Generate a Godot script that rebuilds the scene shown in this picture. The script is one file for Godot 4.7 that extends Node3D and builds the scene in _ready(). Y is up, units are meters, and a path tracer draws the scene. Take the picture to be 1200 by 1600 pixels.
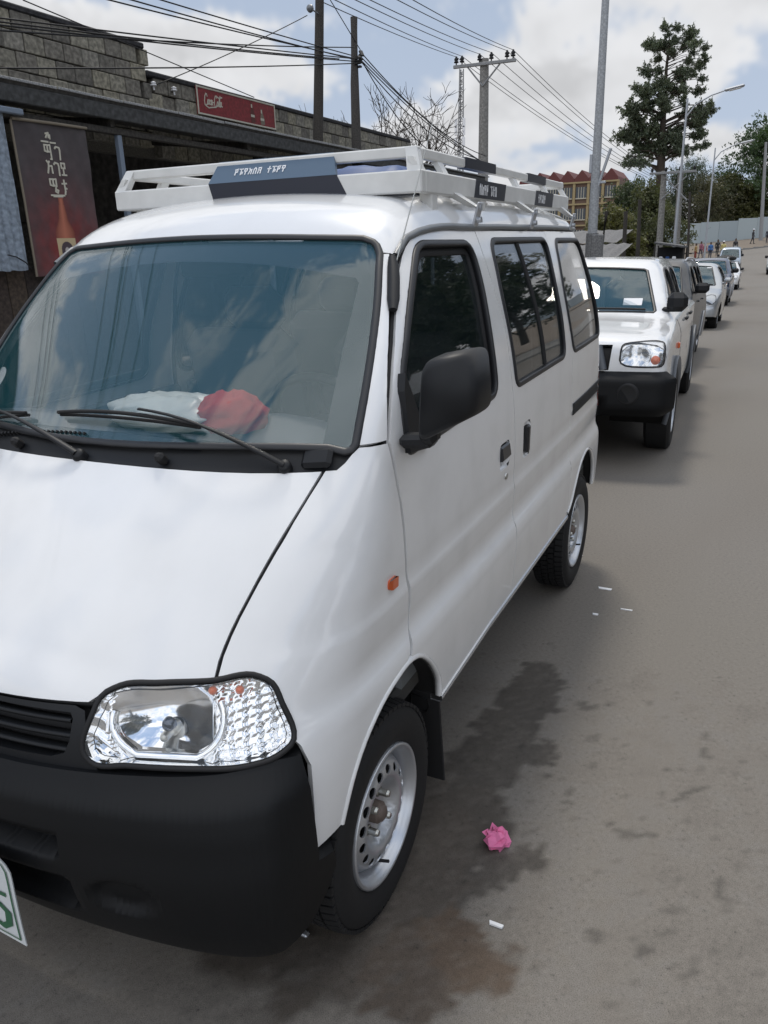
extends Node3D
# A white minivan parked at the head of a row of cars on a street, seen from its front corner.
const GY := -0.03                      # height of the road surface
const CAM := Vector3(1.45387, 1.67016, 1.44153)
const FOC := 1200.0                    # focal length in pixels of a 1200 x 1600 picture
var cam_basis: Basis
var M := {}
var used := {}
var in_world := {}
var rng := RandomNumberGenerator.new()
var noise := FastNoiseLite.new()
var noise2 := FastNoiseLite.new()

# ---------------------------------------------------------------- mesh collector
class MB:
	var v := PackedVector3Array()
	var n := PackedVector3Array()
	var c := PackedColorArray()
	var uv := PackedVector2Array()
	var i := PackedInt32Array()
	var col := Color.WHITE
	var colored := false
	var mapped := false
	func add(p: Vector3, nn: Vector3) -> int:
		v.append(p); n.append(nn)
		if colored: c.append(col)
		if mapped: uv.append(Vector2.ZERO)
		return v.size() - 1
	func tri(a: int, b: int, d: int) -> void:
		if (v[b] - v[a]).cross(v[d] - v[a]).dot(n[a] + n[b] + n[d]) > 0.0:
			i.append(a); i.append(d); i.append(b)
		else:
			i.append(a); i.append(b); i.append(d)
	func quad(a: int, b: int, d: int, e: int) -> void:
		tri(a, b, d); tri(a, d, e)
	func flat_tri(a: Vector3, b: Vector3, d: Vector3) -> void:
		var nn := -(b - a).cross(d - a).normalized()
		tri(add(a, nn), add(b, nn), add(d, nn))
	# a, b, d, e in order round the face; out is a point that lies behind the face
	func face(a: Vector3, b: Vector3, d: Vector3, e: Vector3, behind: Vector3) -> void:
		var nn := (d - a).cross(e - b)
		if nn.length_squared() < 1e-14: return
		nn = nn.normalized()
		if nn.dot((a + d) * 0.5 - behind) < 0.0: nn = -nn
		quad(add(a, nn), add(b, nn), add(d, nn), add(e, nn))
	func hull8(p: Array) -> void:      # p: 4 bottom corners in order, 4 top corners above them
		var m := Vector3.ZERO
		for q in p: m += q
		m /= 8.0
		face(p[0], p[1], p[2], p[3], m); face(p[4], p[5], p[6], p[7], m)
		for k in 4: face(p[k], p[(k + 1) % 4], p[4 + (k + 1) % 4], p[4 + k], m)
	func box(at: Vector3, size: Vector3, b := Basis.IDENTITY) -> void:
		var p := []
		for y in [-0.5, 0.5]:
			for k in [[-0.5, -0.5], [0.5, -0.5], [0.5, 0.5], [-0.5, 0.5]]:
				p.append(at + b * Vector3(k[0] * size.x, y * size.y, k[1] * size.z))
		hull8(p)
	# box with bevelled edges
	func bevel_box(at: Vector3, size: Vector3, r: float, b := Basis.IDENTITY) -> void:
		var h := size * 0.5
		r = minf(r, minf(h.x, minf(h.y, h.z)) * 0.98)
		var s := [-1.0, 1.0]
		var pt := func(sx, sy, sz, ax):
			var q := Vector3(sx * (h.x - r), sy * (h.y - r), sz * (h.z - r))
			if ax == 0: q.x = sx * h.x
			elif ax == 1: q.y = sy * h.y
			else: q.z = sz * h.z
			return at + b * q
		for a in s:
			face(pt.call(a, -1, -1, 0), pt.call(a, 1, -1, 0), pt.call(a, 1, 1, 0), pt.call(a, -1, 1, 0), at)
			face(pt.call(-1, a, -1, 1), pt.call(1, a, -1, 1), pt.call(1, a, 1, 1), pt.call(-1, a, 1, 1), at)
			face(pt.call(-1, -1, a, 2), pt.call(1, -1, a, 2), pt.call(1, 1, a, 2), pt.call(-1, 1, a, 2), at)
			for e in s:
				face(pt.call(a, e, -1, 0), pt.call(a, e, 1, 0), pt.call(a, e, 1, 1), pt.call(a, e, -1, 1), at)
				face(pt.call(a, -1, e, 0), pt.call(a, 1, e, 0), pt.call(a, 1, e, 2), pt.call(a, -1, e, 2), at)
				face(pt.call(-1, a, e, 1), pt.call(1, a, e, 1), pt.call(1, a, e, 2), pt.call(-1, a, e, 2), at)
				for g in s:
					var q0: Vector3 = pt.call(a, e, g, 0)
					face(q0, pt.call(a, e, g, 1), pt.call(a, e, g, 2), q0, at)
	# tube along points; radius a number or an array
	func tube(pts: Array, rad, sides := 8, caps := true, flatten := 1.0, up := Vector3.UP) -> void:
		var last := -1
		var cnt := pts.size()
		for k in cnt:
			var t: Vector3 = (pts[mini(k + 1, cnt - 1)] - pts[maxi(k - 1, 0)]).normalized()
			var a := up.cross(t)
			if a.length() < 0.05: a = Vector3.RIGHT.cross(t)
			if a.length() < 0.05: a = Vector3.FORWARD.cross(t)
			a = a.normalized()
			var b := t.cross(a)
			var r: float = rad[k] if rad is Array else rad
			var first := v.size()
			for s in sides:
				var w := TAU * s / sides
				var d := a * cos(w) + b * sin(w) * flatten
				add(pts[k] + d * r, (a * cos(w) + b * sin(w) / maxf(flatten, 0.05)).normalized())
			if last >= 0:
				for s in sides:
					quad(last + s, last + (s + 1) % sides, first + (s + 1) % sides, first + s)
			if caps and (k == 0 or k == cnt - 1):
				var nn := -t if k == 0 else t
				var m := add(pts[k], nn)
				var f0 := v.size()
				for s in sides: add(v[first + s], nn)
				for s in sides: tri(m, f0 + s, f0 + (s + 1) % sides)
			last = first
	# profile: array of Vector2(radius, along); axis through at along dir
	func lathe(at: Vector3, dir: Vector3, prof: Array, seg := 32, arc := TAU) -> void:
		dir = dir.normalized()
		var a := (Vector3.UP if absf(dir.y) < 0.9 else Vector3.RIGHT).cross(dir).normalized()
		var b := dir.cross(a)
		for k in prof.size() - 1:
			var p0: Vector2 = prof[k]
			var p1: Vector2 = prof[k + 1]
			var d := p1 - p0
			if d.length() < 1e-6: continue
			var nr := Vector2(d.y, -d.x).normalized()
			var f := v.size()
			for s in seg + 1:
				var w := arc * s / seg
				var e := a * cos(w) + b * sin(w)
				var nn := e * nr.x + dir * nr.y
				add(at + e * p0.x + dir * p0.y, nn); add(at + e * p1.x + dir * p1.y, nn)
			for s in seg: quad(f + 2 * s, f + 2 * s + 1, f + 2 * s + 3, f + 2 * s + 2)
	# smooth lathe: normals averaged along the profile
	func lathe_smooth(at: Vector3, dir: Vector3, prof: Array, seg := 32) -> void:
		dir = dir.normalized()
		var a := (Vector3.UP if absf(dir.y) < 0.9 else Vector3.RIGHT).cross(dir).normalized()
		var b := dir.cross(a)
		var f := v.size()
		var m := prof.size()
		for k in m:
			var d: Vector2 = prof[mini(k + 1, m - 1)] - prof[maxi(k - 1, 0)]
			var nr := Vector2(d.y, -d.x).normalized()
			for s in seg:
				var w := TAU * s / seg
				var e := a * cos(w) + b * sin(w)
				add(at + e * prof[k].x + dir * prof[k].y, e * nr.x + dir * nr.y)
		for k in m - 1:
			for s in seg:
				quad(f + k * seg + s, f + k * seg + (s + 1) % seg, f + (k + 1) * seg + (s + 1) % seg, f + (k + 1) * seg + s)
	# strip between two rows of points with given normals
	func strip(p0: Array, p1: Array, nn: Array, closed := false) -> void:
		var f := v.size()
		for k in p0.size():
			add(p0[k], nn[k]); add(p1[k], nn[k])
		var m := p0.size()
		for k in (m if closed else m - 1):
			var e := (k + 1) % m
			quad(f + 2 * k, f + 2 * k + 1, f + 2 * e + 1, f + 2 * e)
	# flat polygon with thickness: 2D outline in plane (o, ex, ey), extruded by th along ez
	func slab(poly: PackedVector2Array, o: Vector3, ex: Vector3, ey: Vector3, th: float) -> void:
		var ez := ex.cross(ey).normalized()
		var t := Geometry2D.triangulate_polygon(poly)
		for s in [0, 1]:
			var nn := ez if s == 1 else -ez
			var f := v.size()
			for q in poly: add(o + ex * q.x + ey * q.y + ez * th * s, nn)
			for k in t.size() / 3: tri(f + t[3 * k], f + t[3 * k + 1], f + t[3 * k + 2])
		var ccw := not Geometry2D.is_polygon_clockwise(poly)
		for k in poly.size():
			var a := poly[k]
			var b := poly[(k + 1) % poly.size()]
			var e := (b - a).normalized()
			var on := Vector2(e.y, -e.x) * (1.0 if ccw else -1.0)
			var nn := (ex * on.x + ey * on.y).normalized()
			var A := o + ex * a.x + ey * a.y
			var B := o + ex * b.x + ey * b.y
			quad(add(A, nn), add(B, nn), add(B + ez * th, nn), add(A + ez * th, nn))
	func mirrored() -> MB:
		var m := MB.new()
		m.v.resize(v.size()); m.n.resize(n.size())
		for k in v.size():
			m.v[k] = Vector3(-v[k].x, v[k].y, v[k].z); m.n[k] = Vector3(-n[k].x, n[k].y, n[k].z)
		m.i.resize(i.size())
		for k in i.size() / 3:
			m.i[3 * k] = i[3 * k]; m.i[3 * k + 1] = i[3 * k + 2]; m.i[3 * k + 2] = i[3 * k + 1]
		m.c = c.duplicate(); m.colored = colored; m.uv = uv.duplicate(); m.mapped = mapped
		return m
	func append(o: MB, t := Transform3D.IDENTITY) -> void:
		var f := v.size()
		for k in o.v.size():
			v.append(t * o.v[k]); n.append((t.basis * o.n[k]).normalized())
			if colored: c.append(o.c[k] if o.colored else col)
		for k in o.i: i.append(k + f)
	func mesh() -> ArrayMesh:
		var a := []
		a.resize(Mesh.ARRAY_MAX)
		a[Mesh.ARRAY_VERTEX] = v; a[Mesh.ARRAY_NORMAL] = n; a[Mesh.ARRAY_INDEX] = i
		if colored: a[Mesh.ARRAY_COLOR] = c
		if mapped: a[Mesh.ARRAY_TEX_UV] = uv
		var m := ArrayMesh.new()
		if i.size() > 0: m.add_surface_from_arrays(Mesh.PRIMITIVE_TRIANGLES, a)
		return m

# ---------------------------------------------------------------- smooth table through knots
class Tab:
	var lo := 0.0
	var inv := 1.0
	var t := PackedFloat32Array()
	const N := 6000
	func _init(k: Array) -> void:
		var m := k.size() / 2
		var x := []
		var y := []
		for j in m:
			x.append(float(k[2 * j])); y.append(float(k[2 * j + 1]))
		var g := []
		for j in m:
			if j == 0: g.append((y[1] - y[0]) / (x[1] - x[0]))
			elif j == m - 1: g.append((y[j] - y[j - 1]) / (x[j] - x[j - 1]))
			else:
				var h0: float = x[j] - x[j - 1]
				var h1: float = x[j + 1] - x[j]
				g.append(((y[j] - y[j - 1]) / h0 * h1 + (y[j + 1] - y[j]) / h1 * h0) / (h0 + h1))
		lo = x[0] - 0.3
		var hi: float = x[m - 1] + 0.3
		inv = (N - 1) / (hi - lo)
		t.resize(N)
		var e := 0
		for q in N:
			var at: float = lo + q / inv
			while e < m - 2 and at > x[e + 1]: e += 1
			var h: float = x[e + 1] - x[e]
			var s: float = (at - x[e]) / h
			var u := clampf(s, 0, 1)
			var b := u * u * (3.0 - 2.0 * u)
			t[q] = y[e] * (1.0 - b) + y[e + 1] * b + h * (g[e] * u * (1 - u) * (1 - u) - g[e + 1] * u * u * (1 - u)) + (s - u) * h * (g[0] if s < 0 else g[m - 1])
	func at(p: float) -> float:
		var s := clampf((p - lo) * inv, 0.0, N - 1.001)
		var k := int(s)
		return t[k] + (t[k + 1] - t[k]) * (s - k)

# ---------------------------------------------------------------- body of a vehicle as an implicit surface; front towards +z
class Shell:
	const R2 := 1.41421356
	var G: Tab
	var HW: Tab
	var KC: Tab
	var TP: Tab
	var RZ: Tab
	var z0 := -0.5
	var yc := 1.25
	var k_low := 0.16
	var k_base := 0.08
	var k_roof := 0.06
	var k_z := -0.25
	var k_y := 1.35
	func f(p: Vector3) -> float:
		var x := absf(p.x)
		var vv := (p.y - p.z) / R2
		var a := (p.z + p.y) / R2 - G.at(vv) + KC.at(vv) * x * x
		var b := x - HW.at(p.y) + TP.at(p.z)
		var kk := k_base + k_low * clampf((p.z - k_z) / 0.45, 0, 1) * clampf((k_y - p.y) / 0.3, 0, 1) + k_roof * clampf((p.y - k_y - 0.1) / 0.2, 0, 1)
		var h := maxf(kk - absf(a - b), 0.0) / kk
		var r := maxf(a, b) + h * h * h * kk / 6.0
		var d := -(p.z - RZ.at(p.y) - 0.09 * x * x) * 0.98
		h = maxf(0.10 - absf(r - d), 0.0) / 0.10
		return maxf(r, d) + h * h * h * 0.10 / 6.0
	func normal(p: Vector3) -> Vector3:
		const E := 0.004
		return Vector3(f(p + Vector3(E, 0, 0)) - f(p - Vector3(E, 0, 0)), f(p + Vector3(0, E, 0)) - f(p - Vector3(0, E, 0)), f(p + Vector3(0, 0, E)) - f(p - Vector3(0, 0, E))).normalized()
	func shoot(p: Vector3, d: Vector3) -> Vector3:
		for k in 7:
			var e := f(p)
			if absf(e) < 0.00004: break
			var g := (f(p + d * 0.004) - e) / 0.004
			p -= d * clampf(e / maxf(g, 0.25), -0.25, 0.25)
		return p
	# [point, normal] for frame coordinates
	func side(q: Vector2) -> Array:
		var p := shoot(Vector3(HW.at(q.y), q.y, q.x), Vector3.RIGHT)
		return [p, normal(p)]
	func top(q: Vector2) -> Array:
		var u := G.at(q.y) - KC.at(q.y) * q.x * q.x
		var p := shoot(Vector3(q.x, (u + q.y) / R2, (u - q.y) / R2), Vector3(0, 1, 1) / R2)
		return [p, normal(p)]
	func rad(q: Vector2) -> Array:
		var d := Vector3(sin(q.x), 0, cos(q.x))
		var p := shoot(Vector3(0, q.y, z0) + d * 0.7, d)
		return [p, normal(p)]
	func roll(q: Vector2) -> Array:
		var d := Vector3(sin(q.y), cos(q.y), 0)
		var p := shoot(Vector3(0, yc, q.x) + d * 0.5, d)
		return [p, normal(p)]
	func back(q: Vector2) -> Array:
		var p := shoot(Vector3(q.x, q.y, RZ.at(q.y)), Vector3(0, 0, -1))
		return [p, normal(p)]

# ---------------------------------------------------------------- helpers
func lin(r: float, g: float, b: float, a := 1.0) -> Color:
	var c := Color(r, g, b).linear_to_srgb()
	c.a = a
	return c

func mat(r: float, g: float, b: float, rough := 0.6, metal := 0.0) -> StandardMaterial3D:
	var m := StandardMaterial3D.new()
	m.albedo_color = lin(r, g, b)
	m.roughness = rough
	m.metallic = metal
	return m

func glass(r: float, g: float, b: float, a: float) -> StandardMaterial3D:
	var m := mat(r, g, b, 0.02)
	m.albedo_color.a = a
	m.transparency = BaseMaterial3D.TRANSPARENCY_ALPHA
	return m

func noise_tex(freq: float, colors: Array, seed_ := 1, size := 512, octaves := 4, kind := FastNoiseLite.TYPE_SIMPLEX_SMOOTH) -> NoiseTexture2D:
	var t := NoiseTexture2D.new()
	t.width = size; t.height = size; t.seamless = true
	var n := FastNoiseLite.new()
	n.seed = seed_; n.frequency = freq; n.fractal_octaves = octaves; n.noise_type = kind
	t.noise = n
	var g := Gradient.new()
	var off := PackedFloat32Array()
	var cs := PackedColorArray()
	for k in colors.size():
		off.append(colors[k][0]); cs.append(colors[k][1])
	g.offsets = off; g.colors = cs
	t.color_ramp = g
	return t

func grey(v: float) -> Color:
	return Color(v, v, v)

# triplanar material with a noise texture over the base colour
func rough_mat(c: Color, freq: float, lo: float, hi: float, scale: float, rough := 0.9, seed_ := 3, bump := 0.0) -> StandardMaterial3D:
	var m := StandardMaterial3D.new()
	m.albedo_color = c
	m.albedo_texture = noise_tex(freq, [[0.0, grey(lo)], [0.5, grey((lo + hi) * 0.5)], [1.0, grey(hi)]], seed_)
	m.uv1_triplanar = true; m.uv1_world_triplanar = true
	m.uv1_scale = Vector3.ONE * scale
	m.roughness = rough
	if bump > 0.0:
		m.heightmap_enabled = true
		m.heightmap_texture = m.albedo_texture
		m.heightmap_scale = bump
	return m

func ray(px: float, py: float) -> Vector3:
	return (cam_basis * Vector3((px - 600.0) / FOC, (800.0 - py) / FOC, -1.0)).normalized()

func on_x(px: float, py: float, x: float) -> Vector3:
	var d := ray(px, py)
	return CAM + d * ((x - CAM.x) / d.x)

func on_y(px: float, py: float, y := GY) -> Vector3:
	var d := ray(px, py)
	return CAM + d * ((y - CAM.y) / d.y)

func on_z(px: float, py: float, z: float) -> Vector3:
	var d := ray(px, py)
	return CAM + d * ((z - CAM.z) / d.z)

func numbered(called: String) -> String:
	used[called] = used.get(called, 0) + 1
	return called if used[called] == 1 else "%s_%03d" % [called, used[called] - 1]

func thing(called: String, label: String, category: String, at := Vector3.ZERO, group := "") -> Node3D:
	var o := Node3D.new()
	o.name = numbered(called)
	add_child(o)
	o.position = at
	tag(o, label, category, group)
	return o

func tag(o: Node, label: String, category: String, group := "") -> void:
	o.set_meta("label", label); o.set_meta("category", category)
	if group: o.set_meta("group", group)

func part(called: String, mb, m: Material, parent: Node = self) -> MeshInstance3D:
	var o := MeshInstance3D.new()
	o.mesh = mb.mesh() if mb is MB else mb
	o.material_override = m
	if parent == self: o.name = numbered(called)
	else: o.name = called
	parent.add_child(o, true)
	if in_world.has(parent): o.position = -parent.position      # its mesh is given in world coordinates
	return o

func structure(called: String, mb, m: Material, parent: Node = self) -> MeshInstance3D:
	var o := part(called, mb, m, parent)
	if parent == self: o.set_meta("kind", "structure")
	return o

func vecs(a: Array) -> PackedVector2Array:
	var r := PackedVector2Array()
	for k in a.size() / 2: r.append(Vector2(a[2 * k], a[2 * k + 1]))
	return r

func flip(a: PackedVector2Array) -> PackedVector2Array:
	var r := PackedVector2Array()
	for q in a: r.append(Vector2(-q.x, q.y))
	return r

func inset(poly: PackedVector2Array, d: float) -> PackedVector2Array:
	var r := Geometry2D.offset_polygon(poly, -d, Geometry2D.JOIN_MITER)
	return r[0] if r.size() else poly

# resample a closed outline so that no edge is longer than step
func dense(poly: PackedVector2Array, step: float) -> PackedVector2Array:
	var r := PackedVector2Array()
	for k in poly.size():
		var a := poly[k]
		var b := poly[(k + 1) % poly.size()]
		var m := maxi(1, int(ceil(a.distance_to(b) / step)))
		for j in m: r.append(a.lerp(b, float(j) / m))
	return r

# fill a 2D outline with a grid clipped to it; map(Vector2) gives [point, normal]
func fill(map: Callable, poly: PackedVector2Array, holes: Array, cell: Vector2, off: float = 0.0) -> MB:
	var mb := MB.new()
	var lo := poly[0]
	var hi := poly[0]
	for q in poly:
		lo = lo.min(q); hi = hi.max(q)
	lo -= cell * 0.37
	var nx := int((hi.x - lo.x) / cell.x) + 1
	var ny := int((hi.y - lo.y) / cell.y) + 1
	var edge := {}
	for ring in [poly] + holes:
		for k in ring.size():
			var a: Vector2 = ring[k]
			var b: Vector2 = ring[(k + 1) % ring.size()]
			var m := maxi(1, int(ceil(maxf(absf(a.x - b.x) / cell.x, absf(a.y - b.y) / cell.y) * 6.0)))
			for j in m + 1:
				var q := (a.lerp(b, float(j) / m) - lo) / cell
				edge[Vector2i(int(q.x), int(q.y))] = true
				for e in [Vector2(0.02, 0), Vector2(-0.02, 0), Vector2(0, 0.02), Vector2(0, -0.02)]:
					var w: Vector2 = q + e
					edge[Vector2i(int(w.x), int(w.y))] = true
	var ids := {}
	var vert := func(q: Vector2) -> int:
		var key := Vector2i(roundi(q.x * 20000.0), roundi(q.y * 20000.0))
		if not ids.has(key):
			var r: Array = map.call(q)
			ids[key] = mb.add(r[0] + r[1] * off, r[1])
		return ids[key]
	for ix in nx:
		for iy in ny:
			var a := lo + Vector2(ix, iy) * cell
			var r := PackedVector2Array([a, a + Vector2(cell.x, 0), a + cell, a + Vector2(0, cell.y)])
			if edge.has(Vector2i(ix, iy)):
				var got := Geometry2D.intersect_polygons(r, poly)
				for h in holes:
					var rest: Array[PackedVector2Array] = []
					for g in got: rest.append_array(Geometry2D.clip_polygons(g, h))
					got = rest
				for g in got:
					var t := Geometry2D.triangulate_polygon(g)
					for k in t.size() / 3: mb.tri(vert.call(g[t[3 * k]]), vert.call(g[t[3 * k + 1]]), vert.call(g[t[3 * k + 2]]))
			else:
				var m := a + cell * 0.5
				if not Geometry2D.is_point_in_polygon(m, poly): continue
				var out := false
				for h in holes:
					if Geometry2D.is_point_in_polygon(m, h): out = true
				if out: continue
				mb.quad(vert.call(r[0]), vert.call(r[1]), vert.call(r[2]), vert.call(r[3]))
	return mb

# turned-in edge along an outline
func flange(mb: MB, map: Callable, ring: PackedVector2Array, depth: float, step := 0.03) -> void:
	var r := dense(ring, step)
	var p0 := []
	var p1 := []
	for q in r:
		var e: Array = map.call(q)
		p0.append(e[0]); p1.append(e[0] - e[1] * depth)
	var m := p0.size()
	for k in m:
		var j := (k + 1) % m
		var nn: Vector3 = (p0[j] - p0[k]).cross(p1[k] - p0[k]).normalized()
		mb.quad(mb.add(p0[k], nn), mb.add(p0[j], nn), mb.add(p1[j], nn), mb.add(p1[k], nn))

# profile (list of Vector2: across, above) swept along an outline on the skin
func trim(map: Callable, ring: PackedVector2Array, prof: Array, closed := true, step := 0.03) -> MB:
	var mb := MB.new()
	var r := dense(ring, step) if closed else ring
	var p := []
	var nn := []
	for q in r:
		var e: Array = map.call(q)
		p.append(e[0]); nn.append(e[1])
	var m := p.size()
	var w := prof.size()
	for k in m:
		var t: Vector3 = (p[(k + 1) % m] - p[(k - 1 + m) % m]) if closed else (p[mini(k + 1, m - 1)] - p[maxi(k - 1, 0)])
		t = t.normalized()
		var s: Vector3 = nn[k].cross(t).normalized()
		for j in w:
			var d: Vector2 = prof[(j + 1) % w] - prof[(j - 1 + w) % w]
			var o := Vector2(-d.y, d.x).normalized()
			mb.add(p[k] + s * prof[j].x + nn[k] * prof[j].y, (s * o.x + nn[k] * o.y).normalized())
	for k in (m if closed else m - 1):
		var e := (k + 1) % m
		for j in w:
			var g := (j + 1) % w
			mb.quad(k * w + j, k * w + g, e * w + g, e * w + j)
	return mb

func oval(rx: float, ry: float, n := 8, up := 0.0) -> Array:
	var a := []
	for k in n: a.append(Vector2(cos(-TAU * k / n) * rx, sin(-TAU * k / n) * ry + up))
	return a

# flat pen strokes: points in plane (o, ex, ey), width w, thickness th
func strokes(mb: MB, lines: Array, o: Vector3, ex: Vector3, ey: Vector3, w: float, th: float) -> void:
	var ez := ex.cross(ey).normalized()
	for l in lines:
		for k in l.size() / 2 - 1:
			var a := Vector2(l[2 * k], l[2 * k + 1])
			var b := Vector2(l[2 * k + 2], l[2 * k + 3])
			var d := (b - a).normalized() * w * 0.5
			var e := Vector2(-d.y, d.x)
			a -= d; b += d
			var q := []
			for s in [0.0, th * (1.0 + 0.06 * (k % 4))]:
				for c in [a - e, b - e, b + e, a + e]: q.append(o + ex * c.x + ey * c.y + ez * s)
			mb.hull8(q)
# outlines on the van skin (metres; radians where wrapped)
const V_WS := [0, 1.483, 0.0714, 1.483, 0.1429, 1.484, 0.2143, 1.486, 0.2857, 1.489, 0.3571, 1.493, 0.4286, 1.499, 0.5, 1.507, 0.5155, 1.503, 0.5305, 1.499, 0.5423, 1.49, 0.5509, 1.477, 0.5591, 1.463, 0.57, 1.423, 0.5811, 1.382, 0.5919, 1.341, 0.6018, 1.3, 0.6106, 1.259, 0.6184, 1.217, 0.6256, 1.176, 0.6321, 1.134, 0.638, 1.092, 0.6434, 1.05, 0.648, 1.008, 0.6523, 0.9661, 0.6567, 0.9241, 0.6514, 0.9072, 0.6385, 0.8993, 0.6193, 0.8989, 0.6, 0.8987, 0.525, 0.8814, 0.45, 0.8639, 0.375, 0.8474, 0.3, 0.8326, 0.225, 0.8204, 0.15, 0.8112, 0.075, 0.8056, 0, 0.8037, -0.075, 0.8056, -0.15, 0.8112, -0.225, 0.8204, -0.3, 0.8326, -0.375, 0.8474, -0.45, 0.8639, -0.525, 0.8814, -0.6, 0.8987, -0.6193, 0.8989, -0.6385, 0.8993, -0.6514, 0.9072, -0.6567, 0.9241, -0.6523, 0.9661, -0.648, 1.008, -0.6434, 1.05, -0.638, 1.092, -0.6321, 1.134, -0.6256, 1.176, -0.6184, 1.217, -0.6106, 1.259, -0.6018, 1.3, -0.5919, 1.341, -0.5811, 1.382, -0.57, 1.423, -0.5591, 1.463, -0.5509, 1.477, -0.5423, 1.49, -0.5305, 1.499, -0.5155, 1.503, -0.5, 1.507, -0.4286, 1.499, -0.3571, 1.493, -0.2857, 1.489, -0.2143, 1.486, -0.1429, 1.484, -0.0714, 1.483]
const V_BONNET := [0, 0.7488, 0.065, 0.7496, 0.13, 0.7521, 0.195, 0.7564, 0.26, 0.7626, 0.325, 0.7709, 0.39, 0.7818, 0.455, 0.7955, 0.52, 0.8126, 0.585, 0.8335, 0.6056, 0.8409, 0.5987, 0.8081, 0.5918, 0.7753, 0.5849, 0.7425, 0.5782, 0.7097, 0.5716, 0.6769, 0.5651, 0.644, 0.5587, 0.6111, 0.5525, 0.5782, 0.5467, 0.5452, 0.541, 0.5122, 0.5353, 0.4791, 0.5307, 0.446, 0.5277, 0.4126, 0.5262, 0.3791, 0.5285, 0.3457, 0.5227, 0.3399, 0.4966, 0.3302, 0.4705, 0.3206, 0.4444, 0.3109, 0.4182, 0.3015, 0.391, 0.2934, 0.3651, 0.2833, 0.3431, 0.2671, 0.3236, 0.247, 0.3048, 0.2266, 0.28, 0.2207, 0.2333, 0.2114, 0.1867, 0.2038, 0.14, 0.198, 0.0933, 0.1937, 0.0467, 0.1912, 0, 0.1904, -0.0467, 0.1912, -0.0933, 0.1937, -0.14, 0.198, -0.1867, 0.2038, -0.2333, 0.2114, -0.28, 0.2207, -0.3048, 0.2266, -0.3236, 0.247, -0.3431, 0.2671, -0.3651, 0.2833, -0.391, 0.2934, -0.4182, 0.3015, -0.4444, 0.3109, -0.4705, 0.3206, -0.4966, 0.3302, -0.5227, 0.3399, -0.5285, 0.3457, -0.5262, 0.3791, -0.5277, 0.4126, -0.5307, 0.446, -0.5353, 0.4791, -0.541, 0.5122, -0.5467, 0.5452, -0.5525, 0.5782, -0.5587, 0.6111, -0.5651, 0.644, -0.5716, 0.6769, -0.5782, 0.7097, -0.5849, 0.7425, -0.5918, 0.7753, -0.5987, 0.8081, -0.6056, 0.8409, -0.585, 0.8335, -0.52, 0.8126, -0.455, 0.7955, -0.39, 0.7818, -0.325, 0.7709, -0.26, 0.7626, -0.195, 0.7564, -0.13, 0.7521, -0.065, 0.7496]
const V_COWL := [0, 0.8037, 0.075, 0.8056, 0.15, 0.8112, 0.225, 0.8204, 0.3, 0.8326, 0.375, 0.8474, 0.45, 0.8639, 0.525, 0.8814, 0.6, 0.8987, 0.6604, 0.9205, 0.655, 0.9006, 0.6478, 0.8814, 0.6385, 0.8623, 0.6249, 0.8476, 0.606, 0.8394, 0.585, 0.8335, 0.52, 0.8126, 0.455, 0.7955, 0.39, 0.7818, 0.325, 0.7709, 0.26, 0.7626, 0.195, 0.7564, 0.13, 0.7521, 0.065, 0.7496, 0, 0.7488, -0.065, 0.7496, -0.13, 0.7521, -0.195, 0.7564, -0.26, 0.7626, -0.325, 0.7709, -0.39, 0.7818, -0.455, 0.7955, -0.52, 0.8126, -0.585, 0.8335, -0.606, 0.8394, -0.6249, 0.8476, -0.6385, 0.8623, -0.6478, 0.8814, -0.655, 0.9006, -0.6604, 0.9205, -0.6, 0.8987, -0.525, 0.8814, -0.45, 0.8639, -0.375, 0.8474, -0.3, 0.8326, -0.225, 0.8204, -0.15, 0.8112, -0.075, 0.8056]
const V_FDOOR := [-0.6238, 1.709, -0.5764, 1.702, -0.5304, 1.692, -0.4871, 1.672, -0.4472, 1.646, -0.4101, 1.617, -0.375, 1.585, -0.3417, 1.551, -0.309, 1.516, -0.2768, 1.481, -0.2458, 1.445, -0.2164, 1.408, -0.1886, 1.369, -0.1624, 1.329, -0.1385, 1.288, -0.1159, 1.247, -0.1182, 1.203, -0.1212, 1.159, -0.1295, 1.115, -0.1411, 1.073, -0.1486, 1.03, -0.1534, 0.9859, -0.1575, 0.9419, -0.1632, 0.8981, -0.1704, 0.8541, -0.1746, 0.8103, -0.1713, 0.7667, -0.1604, 0.7242, -0.1396, 0.6852, -0.1449, 0.6718, -0.1758, 0.664, -0.2042, 0.651, -0.23, 0.6325, -0.2539, 0.6117, -0.2761, 0.5892, -0.2963, 0.5649, -0.3149, 0.5392, -0.3306, 0.5117, -0.3385, 0.4816, -0.342, 0.45, -0.36, 0.445, -1.047, 0.464, -1.053, 0.5534, -1.072, 0.6416, -1.086, 0.7301, -1.085, 0.8198, -1.084, 0.9097, -1.085, 0.9995, -1.078, 1.089, -1.066, 1.178, -1.06, 1.268, -1.063, 1.357, -1.059, 1.447, -1.045, 1.536, -1.04, 1.625, -1.038, 1.715, -0.6738, 1.715]
const V_SDOOR := [-1.038, 1.715, -1.04, 1.625, -1.045, 1.536, -1.059, 1.447, -1.063, 1.357, -1.06, 1.268, -1.066, 1.178, -1.078, 1.089, -1.085, 0.9995, -1.084, 0.9097, -1.085, 0.8198, -1.086, 0.7301, -1.072, 0.6416, -1.053, 0.5534, -1.047, 0.464, -1.93, 0.468, -1.955, 0.478, -1.965, 0.6, -1.985, 0.75, -1.99, 1, -1.97, 1.4, -1.93, 1.715]
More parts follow.
